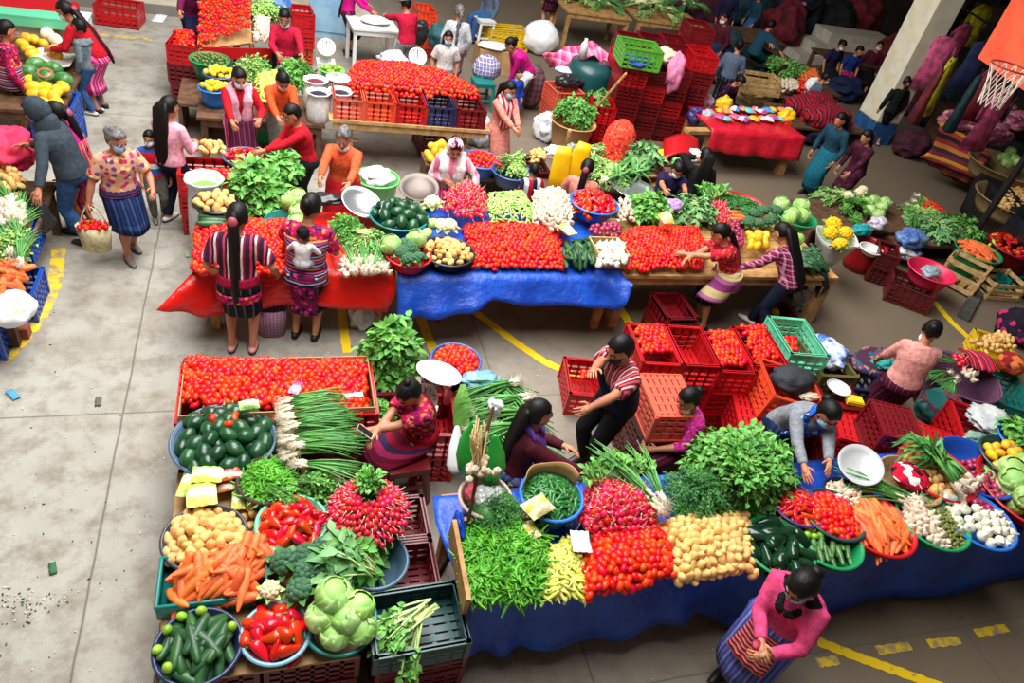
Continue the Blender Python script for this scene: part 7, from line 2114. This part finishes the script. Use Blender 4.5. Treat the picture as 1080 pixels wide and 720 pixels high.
P('person with long black hair in maroon seated behind the green chilies', (573, 424), -12, 1.5, lean=6, head=(0, 10), top=MAR, skirt=COV, hair='long', hl=.6, Rh=(622, 500, 1.0), Lh=('l', -.05, .34, 1.05), mask=None, extras=(shawl(fb('violet scarf', 'brocade', ((90, 60, 150), (150, 60, 140), (50, 40, 90)), 26), .25, 'scarf', .1),))
P('person in a red striped shirt and dark overalls leaning over to talk', (652, 358), 195, 1.68, lean=15, head=(18, 0), top=STM, sleeve='short', trousers=BLK, hair='short', mask='dark', Lh=(606, 441, 1.25), Rh=(626, 390, 1.47), girth=1.0, extras=(belt(JEAD, -.02, .26, 'overall_bib', .03), strap(JEAD, .03)))
P('person in a red flowered blouse sitting at the left stall and looking at a phone', (424, 408), 200, 1.48, 'sit', 12, head=(38, 10), top=HUR, sleeve='short', skirt=fb('purple corte', 'stripe', ((110, 20, 50), (170, 40, 90), (60, 40, 80), (150, 20, 50)), 10), hair='topbun', Rh=(392, 462, .80), Lh=(384, 455, .80), seat=.45, girth=1.08, extras=(apron(fb('flowered apron', 'flower', ((150, 20, 50), (230, 200, 220), (200, 60, 120)), 20), .5, 1.3), belt(REDC, .02, .1)))
stool((428, 480), .44, .1, 'darkred', 'dark red stool under the person looking at a phone', .34, .43)
ph = MB(); ph.box((0, 0, 0), (.07, .14, .008)); ph.box((0, 0, .005), (.062, .128, .003), 0, 1); o = ph.build('phone', [PL['white'], PL['black']], None, False); o.location = at(385, 455, .88); o.rotation_euler = (.5, .2, 1.2); tag(o, 'phone in the hands of the person at the left stall', 'phone')
# middle aisle
c = P('person in a striped dark blouse with a black ponytail choosing tomatoes', (252, 214), 82, 1.62, lean=6, head=(15, -10), top=HUS, sleeve='short', skirt=COK, hem=.42, hair='pony', hl=.5, Lh=(238, 290, .86), Rh=(292, 288, .86), shoe=(226, 150, 156), extras=(belt(pl('belt crimson', (170, 20, 60)), .0, .09), belt(HUR, -.16, -.08, 'woven_band', .02)))
bgm = MB(); p = at(287, 352, 0)
bgm.rings([[(p.x + a_ * math.cos(2 * PI * k / 20), p.y + b_ * math.sin(2 * PI * k / 20), z) for k in range(20)] for a_, b_, z in ((.13, .07, .01), (.14, .08, .2), (.15, .09, .34), (.14, .08, .34), (.12, .06, .04))])
bag = bgm.build('woven_bag', fb('lilac weave', 'plaid', ((170, 130, 160), (120, 84, 116), (190, 150, 176)), 30)); tag(bag, 'lilac woven plastic bag on the floor between the two tomato shoppers', 'bag')
hd = MB()
for sy in (-.05, .05): hd.tube(bez((p.x - .12, p.y + sy, .33), (p.x, p.y + sy, .95), (p.x + .12, p.y + sy, .33), 10), .008, 6)
hd.build('handle', BLK, bag)
c = P('person carrying a baby in a striped sling on the back', (331, 204), 75, 1.63, lean=10, head=(20, -12), top=HUR, sleeve='short', skirt=COK, hem=.34, hair='bun', Lh=(305, 250, .92), Rh=(352, 262, .92), shoe=(24, 22, 26), extras=(belt(SLING, .06, .36, 'baby_sling', .045), belt(SLING, -.08, .06, 'sash', .05), apron(fb('pink flowered corte', 'flower', ((130, 20, 80), (220, 60, 150), (40, 30, 60)), 22), .34, 1.1, 'skirt_panel', True)))
q = c['L0'] + c['rot'] @ (c['sp'](.14) - c['fw'] * .16)
P('baby with a black cap carried on the back of a shopper', (0, 0), 75, .72, 'sit', 10, head=(18, 25), top=WHT, trousers=pl('baby blue', (150, 170, 210)), hair='short', seat=-.05, feet_at={1: (.28, .06, -.32), -1: (-.28, .06, -.32)}, loc=(q.x, q.y, q.z), shoe=(150, 176, 220), extras=(hat(BLK),), curl=.3, hk=1.45, Rh=('l', .2, .3, .3), Lh=('l', -.2, .3, .3))
P('person in a red blouse with a purple and yellow woven apron bending to the tomatoes', (757, 236), 172, 1.52, lean=32, head=(20, -10), top=HUR if False else fb('red white huipil', 'flower', ((196, 30, 50), (230, 90, 60), (110, 30, 70)), 26), sleeve='short', skirt=COK, hem=.4, hair='pony', hl=.35, Lh=(722, 268, .98), Rh=(722, 275, .95), extras=(belt(WAP, -.16, .1, 'woven_apron', .03), apron(WAP, .5, 5.6, 'woven_cloth', True)), shoe=(30, 28, 30))
P('person in a checked shirt and dark jeans leaning over the bare table', (824, 234), 118, 1.56, lean=38, head=(14, 0), top=CHK, trousers=JEAD, hair='long', hl=.45, Lh=(778, 282, .86), Rh=(822, 268, .9), stride=.16, shoe=(232, 232, 232))
P('person in a light pink blouse with a hair bun standing by the crates', (990, 338), 60, 1.52, lean=14, head=(25, -25), top=ROSE, sleeve='three', skirt=COM, hem=.25, hair='bun', girth=1.12, mask='white', chin=True, Rh=('l', .28, .35, .75), Lh=('l', -.2, .3, .8))
# left aisle
bw = P('person in a flowered blouse and blue skirt walking with a shopping bag', (124, 138), -62, 1.52, lean=6, head=(14, 20), top=HUI, sleeve='short', skirt=COB, hem=.42, hair='bun', hc='grey', mask='blue', girth=1.13, stride=.12, shoe=(120, 110, 104), Rh=(93, 216, .72), Lh=('l', -.22, .3, .95), extras=(belt(fb('belt blue', 'stripe', ((30, 40, 80), (150, 60, 110), (30, 40, 80)), 30), -.03, .05),))
w_ = bw['L0'] + bw['rot'] @ bw['arms'][1][2]
bm = MB(); z0 = .18
bm.rings([[(w_.x + a_ * math.cos(2 * PI * k / 24) * 1.0, w_.y + b_ * math.sin(2 * PI * k / 24), z) for k in range(24)] for a_, b_, z in ((.13, .07, z0), (.15, .09, z0 + .16), (.17, .10, z0 + .30), (.16, .09, z0 + .30), (.12, .06, z0 + .03))])
bag = bm.build('shopping_bag', pl('straw', (226, 214, 170))); tag(bag, 'cream shopping bag of tomatoes in the hand of the flowered-bloused person', 'bag')
hd = MB()
for sy in (-.05, .05): hd.tube(bez((w_.x - .12, w_.y + sy, z0 + .29), (w_.x, w_.y, w_.z * 2 - z0 - .36), (w_.x + .12, w_.y + sy, z0 + .29), 10), .007, 6)
hd.build('handle', pl('straw', (226, 214, 170)), bag)
for x, y in hexpts(-.11, .11, -.06, .06, .055): pend('tomato', Matrix.Translation((w_.x + x, w_.y + y, z0 + .30 + R.uniform(-.01, .02))) @ orient('lie'), 'red tomato in the cream shopping bag', 'tomatoes in the cream shopping bag')
P('child in a red and blue jersey and grey trousers walking beside an adult', (156, 139), -80, 1.12, head=(8, -20), top=BOYT, sleeve='short', trousers=KHA, hair='short', mask='white', stride=.06, shoe=(110, 108, 104), Rh=('l', .2, .18, .72))
P('person in a pink top with loose black hair standing at the white sack', (180, 102), 55, 1.52, lean=5, head=(10, -10), top=LPINK, trousers=JEAD, hair='long', hl=.4, Rh=(206, 152, .92), Lh=('l', -.25, .2, .75), stride=.08, shoe=(226, 222, 220), girth=1.08)
P('person in a slate hooded jacket and jeans facing the left-edge stall', (28, 104), 160, 1.64, lean=22, head=(20, 0), top=HOODIE, trousers=JEAN, hair='none', Lh=(40, 214, .80), Rh=('l', .1, .4, .95), stride=.12, shoe=(30, 30, 36), girth=1.1, extras=(hood(HOODIE),))
lump((40, 232), .52, (.13, .12, .17), mat('black bag', (26, 26, 30)), 'black plastic bag in the hand of the hooded person', 'plastic_bag', 'bag', 141)
P('person wearing a pink woven shawl behind the hooded person', (52, 108), 175, 1.50, lean=12, head=(10, 0), top=MAG, skirt=fb('shawl skirt', 'stripe', ((150, 40, 70), (220, 110, 60), (90, 30, 80), (190, 60, 90)), 12, axis=0), hem=.25, hair='pony', extras=(belt(fb('shawl skirt', 'stripe'), -.16, .3, 'shawl', .04),), shoe=(24, 22, 26))
P('child in a grey hoodie and jeans at the fruit table', (80, 20), 160, 1.30, lean=4, head=(8, 0), top=BHOOD, trousers=JEAN, hair='short', shoe=(210, 214, 220), Rh=('l', .12, .2, .75), extras=(belt(BHOOD, .38, .46, "hood", .045),))
lump((78, 108), .30, (.12, .10, .2), MC['black bag'], 'black bag beside the child in the grey hoodie', 'plastic_bag', 'bag', 142)
P('person in a red top and pink striped skirt bending over the fruit table', (106, 116), 165, 1.56, feet=True, lean=38, head=(10, 0), top=REDC, skirt=COP, hem=.28, hair='pony', mask='white', Rh=(62, 50, .85), Lh=(54, 52, .85), shoe=(30, 26, 30), girth=1.12)
P('person with long dark hair and a woven back cloth at the left edge', (8, 22), 20, 1.48, lean=6, head=(10, 0), top=HUR, skirt=COK, hem=.3, hair='long', hl=.4, extras=(belt(SLING, -.1, .2, 'back_cloth', .04),))
P('person in a purple blouse leaning over the crate at the top left', (206, -18), -70, 1.5, lean=28, head=(30, 0), top=fb('plum', 'plain', ((110, 20, 70),)), skirt=COB, hair='pony', Rh=(186, 34, .9), Lh=(212, 14, 1.2), extras=(apron(NAVY, .6, 1.6),))
# rear row
P('person in a crimson cardigan behind the rear greens', (300, 12), -95, 1.54, lean=6, head=(22, 0), top=CRIM, skirt=BLK, hair='bun', mask='blue', chin=True, Rh=(292, 56, .95), Lh=(322, 72, .9), girth=1.1, extras=(apron(HUR, .6, 1.0),))
P('person in a red blouse with a pale pink scarf holding fruit', (253, 75), -80, 1.52, lean=8, head=(18, 5), top=REDC, skirt=COP, hair='bun', mask='white', Rh=(246, 134, .95), Lh=(274, 126, .95), girth=1.12, extras=(shawl(LPINK, .36, 'scarf', .10), apron(COM, .4, 1.6)))
P('person in an orange sweater with a white mask looking down', (300, 79), -75, 1.5, lean=16, head=(35, 0), top=ORNG, skirt=KHA, hair='bun', mask='white', Rh=(298, 140, .9), Lh=(312, 130, .95))
P('person in a dark red sweater with back turned near the spinach', (304, 112), 200, 1.52, lean=14, head=(15, 10), top=REDC, skirt=BLK, hair='short', Lh=(276, 160, 1.0), Rh=('l', .05, .4, .95), girth=1.12)
P('person in an embroidered orange sweater holding a black bag over the table', (362, 138), -112, 1.54, lean=8, head=(18, 8), top=fb('orange knit', 'plain', ((236, 96, 56),)), skirt=REDC, hair='bun', hc='grey', mask='white', chin=True, Rh=(332, 204, 1.0), Lh=(362, 214, .98), girth=1.15)
lump((345, 210), 1.0, (.17, .10, .05), mat('black bag', (26, 26, 30)), 'open black bag in the hands of the orange-sweatered vendor', 'plastic_bag', 'bag', 143)
P('person in a pink and white shawl behind the radish heap', (482, 150), -95, 1.5, lean=6, head=(28, 0), top=MCOAT, skirt=COP, hair='bun', hc='black', girth=1.1, Rh=(468, 190, .95), Lh=(502, 196, .95), extras=(headscarf(MCOAT, .2), shawl(WHT, .25, 'shawl', .12)))
P('person in a salmon blouse and blue mask standing right of the rear tomatoes', (541, 88), -70, 1.5, lean=5, head=(16, 8), top=SAL, skirt=SAL, hem=.3, hair='long', hl=.3, mask='blue', Lh=(548, 140, .9), Rh=(546, 142, .9), extras=(shawl(fb('red stripe scarf', 'stripe', ((190, 30, 60), (240, 200, 200)), 14, axis=0), .35, 'scarf', .07),))
P('person in a grey blouse with a long grey braid seen from behind', (485, 5), 80, 1.52, lean=4, head=(4, 20), top=LGREY, skirt=fb('grey pink skirt', 'plain', ((170, 140, 150),)), hair='braid', hc='grey', hl=.55, girth=1.05, far=True)
P('girl in a light top and blue mask with long dark hair', (474, 34), -95, 1.36, head=(10, 0), top=fb('pale print', 'plain', ((220, 206, 204),)), sleeve='short', skirt=KHA, hair='long', hl=.35, mask='blue')
P('person in a crimson sweater and grey cap at the white table', (426, -4), 115, 1.54, lean=12, head=(15, 10), top=CRIM, trousers=fb('grey cotton', 'plain', ((150, 154, 160),)), hair='short', Lh=(396, 16, .95), Rh=('l', .3, .2, .7), extras=(hat(KHA, .13),), far=True)
P('person in a magenta blouse and dark skirt left of the white table', (374, -30), 0, 1.5, lean=8, top=MAG, skirt=COM, hair='pony', Rh=(392, 12, .9), Lh=(392, 8, .95), far=True)
P('person in a magenta top bending over a child', (536, 40), 190, 1.52, lean=48, head=(10, 0), top=MAG, skirt=WHT, hem=.3, hair='bun', Lh=(537, 86, .6), Rh=(540, 80, .65), girth=1.1, extras=(apron(fb('dark plaid', 'plaid'), .25, 2.2, 'wrap', True),))
P('small child in a bright blue jacket in front of the bending person', (548, 74), -80, .95, top=fb('bright blue', 'plain', ((30, 70, 180),)), trousers=fb('bright blue', 'plain'), hair='short', far=True)
P('seated person in blue jeans at the top', (520, -26), 200, 1.62, 'sit', 4, top=fb('slate blue', 'plain', ((90, 104, 124),)), trousers=JEAN, hair='short', seat=.5, far=True)
P('person in a dark pink striped skirt at the top', (590, -36), 90, 1.52, top=fb('plum', 'plain'), skirt=COM, hem=.5, hair='pony', far=True, shoe=(180, 130, 110))
P('black-haired child in a white and red jacket behind the garlic heap', (564, 172), 95, 1.12, head=(10, 0), top=fb('red white jacket', 'stripe', ((30, 34, 60), (226, 226, 230), (180, 30, 50)), 6, axis=0), trousers=JEAD, hair='short', far=True)
P('person in a coral pink blouse with a low bun seated among the vendors', (622, 168), 60, 1.46, 'sit', 8, head=(12, 0), top=SAL, sleeve='short', skirt=COP, hair='pony', hl=.25, seat=.45, Rh=('l', .2, .35, .7), Lh=('l', -.2, .35, .7))
P('person in a navy blouse and white mask sorting leaves', (719, 174), -100, 1.46, 'sit', 14, head=(28, 5), top=NAVY, sleeve='short', skirt=COB, hair='bun', mask='white', Rh=(706, 220, .95), Lh=(728, 218, .95), seat=.45, girth=1.15)
lump((710, 217), .96, (.13, .10, .08), mat('lilac bag', (180, 140, 200), .4), 'lilac plastic bag in the lap of the navy-bloused vendor', 'plastic_bag', 'bag', 144)
P('person in black with loose black hair seated behind the navy-bloused vendor', (746, 156), 75, 1.5, 'sit', 10, head=(10, 10), top=BLK, skirt=BLK, hair='long', hl=.45, seat=.5, Lh=('l', -.1, .2, 1.15))
# upper right
f = dict(far=True)
P('man in a dark blue jacket sitting by the slatted crates', (817, 22), 20, 1.62, 'sit', 24, head=(15, 0), top=TEAL, trousers=fb('teal apron', 'plain', ((10, 90, 90),)), hair='short', seat=.55, Rh=(826, 60, .8), Lh=(820, 56, .85), **f)
P('person with a bowl bent over behind the table of bright goods', (786, 82), -60, 1.45, 'sit', 22, head=(30, 0), top=fb('purple black', 'flower', ((50, 20, 50), (200, 60, 140), (40, 20, 40)), 16), skirt=BLK, hair='bun', seat=.35, **f)
P('person in a navy blouse and white mask at the far stall', (892, 44), -85, 1.5, 'sit', 12, head=(20, 0), top=NAVY, sleeve='short', skirt=BLK, hair='bun', mask='white', seat=.5, **f)
P('person in a bright blue top beside the navy-bloused person', (910, 50), -100, 1.4, 'sit', 10, head=(15, 20), top=fb('royal top', 'plain', ((30, 50, 130),)), sleeve='short', skirt=HUR, hair='short', seat=.5, **f)
P('person in a pink mask near the white column', (930, 44), -120, 1.46, 'sit', 8, top=MAR, skirt=BLK, hair='bun', mask='pink', seat=.5, **f)
P('person in a grey-blue jacket seated by the red textiles', (876, 78), -20, 1.48, 'sit', 18, head=(15, 0), top=fb('slate blue', 'plain'), skirt=BLK, hair='bun', mask='white', seat=.35, **f)
P('man in dark clothes and jeans standing on the far aisle', (868, -14), 150, 1.68, lean=8, head=(10, 0), top=BLK, trousers=JEAD, hair='short', Lh=('l', -.1, .35, 1.05), Rh=('l', .1, .35, 1.05), stride=.14, **f)
P('person in a long teal shawl standing by the right-aisle greens', (888, 120), 200, 1.56, lean=14, head=(15, 0), top=TEAL, skirt=fb('teal skirt', 'plain', ((20, 100, 120),)), hem=.12, hair='long', hl=.5, **f)
P('person in a maroon shawl standing by the right-aisle greens', (915, 138), 190, 1.5, lean=14, head=(18, 0), top=fb('deep maroon', 'flower', ((60, 16, 36), (90, 30, 60), (40, 14, 30)), 14), skirt=fb('deep maroon', 'plain'), hem=.2, hair='pony', Lh=(888, 190, .7), **f)
P('person in dark clothes with pink shoes behind the blankets', (958, 80), 80, 1.5, top=BLK, skirt=BLK, hem=.45, hair='pony', shoe=(210, 120, 140), **f)
for i, (x, y, fc, t_, lab) in enumerate(((765, 14, 200, MAR, 'person in maroon behind the red crate block'), (776, -12, 250, NAVY, 'person in navy at the top behind the maroon one'), (801, -10, 180, TEAL, 'person in dark teal at the top centre-right'), (748, 30, 40, BLK, 'person in black beside the red crate block'), (782, 42, 60, fb('slate blue', 'plain'), 'person in slate blue left of the seated man'), (845, -20, 240, REDC, 'person in red at the top by the far aisle'), (900, -20, 220, NAVY, 'person in navy at the top left of the column'), (930, -10, 200, MAR, 'person in maroon at the top left of the column'))):
    P(lab, (x, y), fc, 1.55, lean=10, head=(10, 0), top=t_, skirt=(COK, COM, JEAN, BLK)[i % 4], hair=('bun', 'pony')[i % 2], mask=('white', None)[i % 2], **f)
flush()
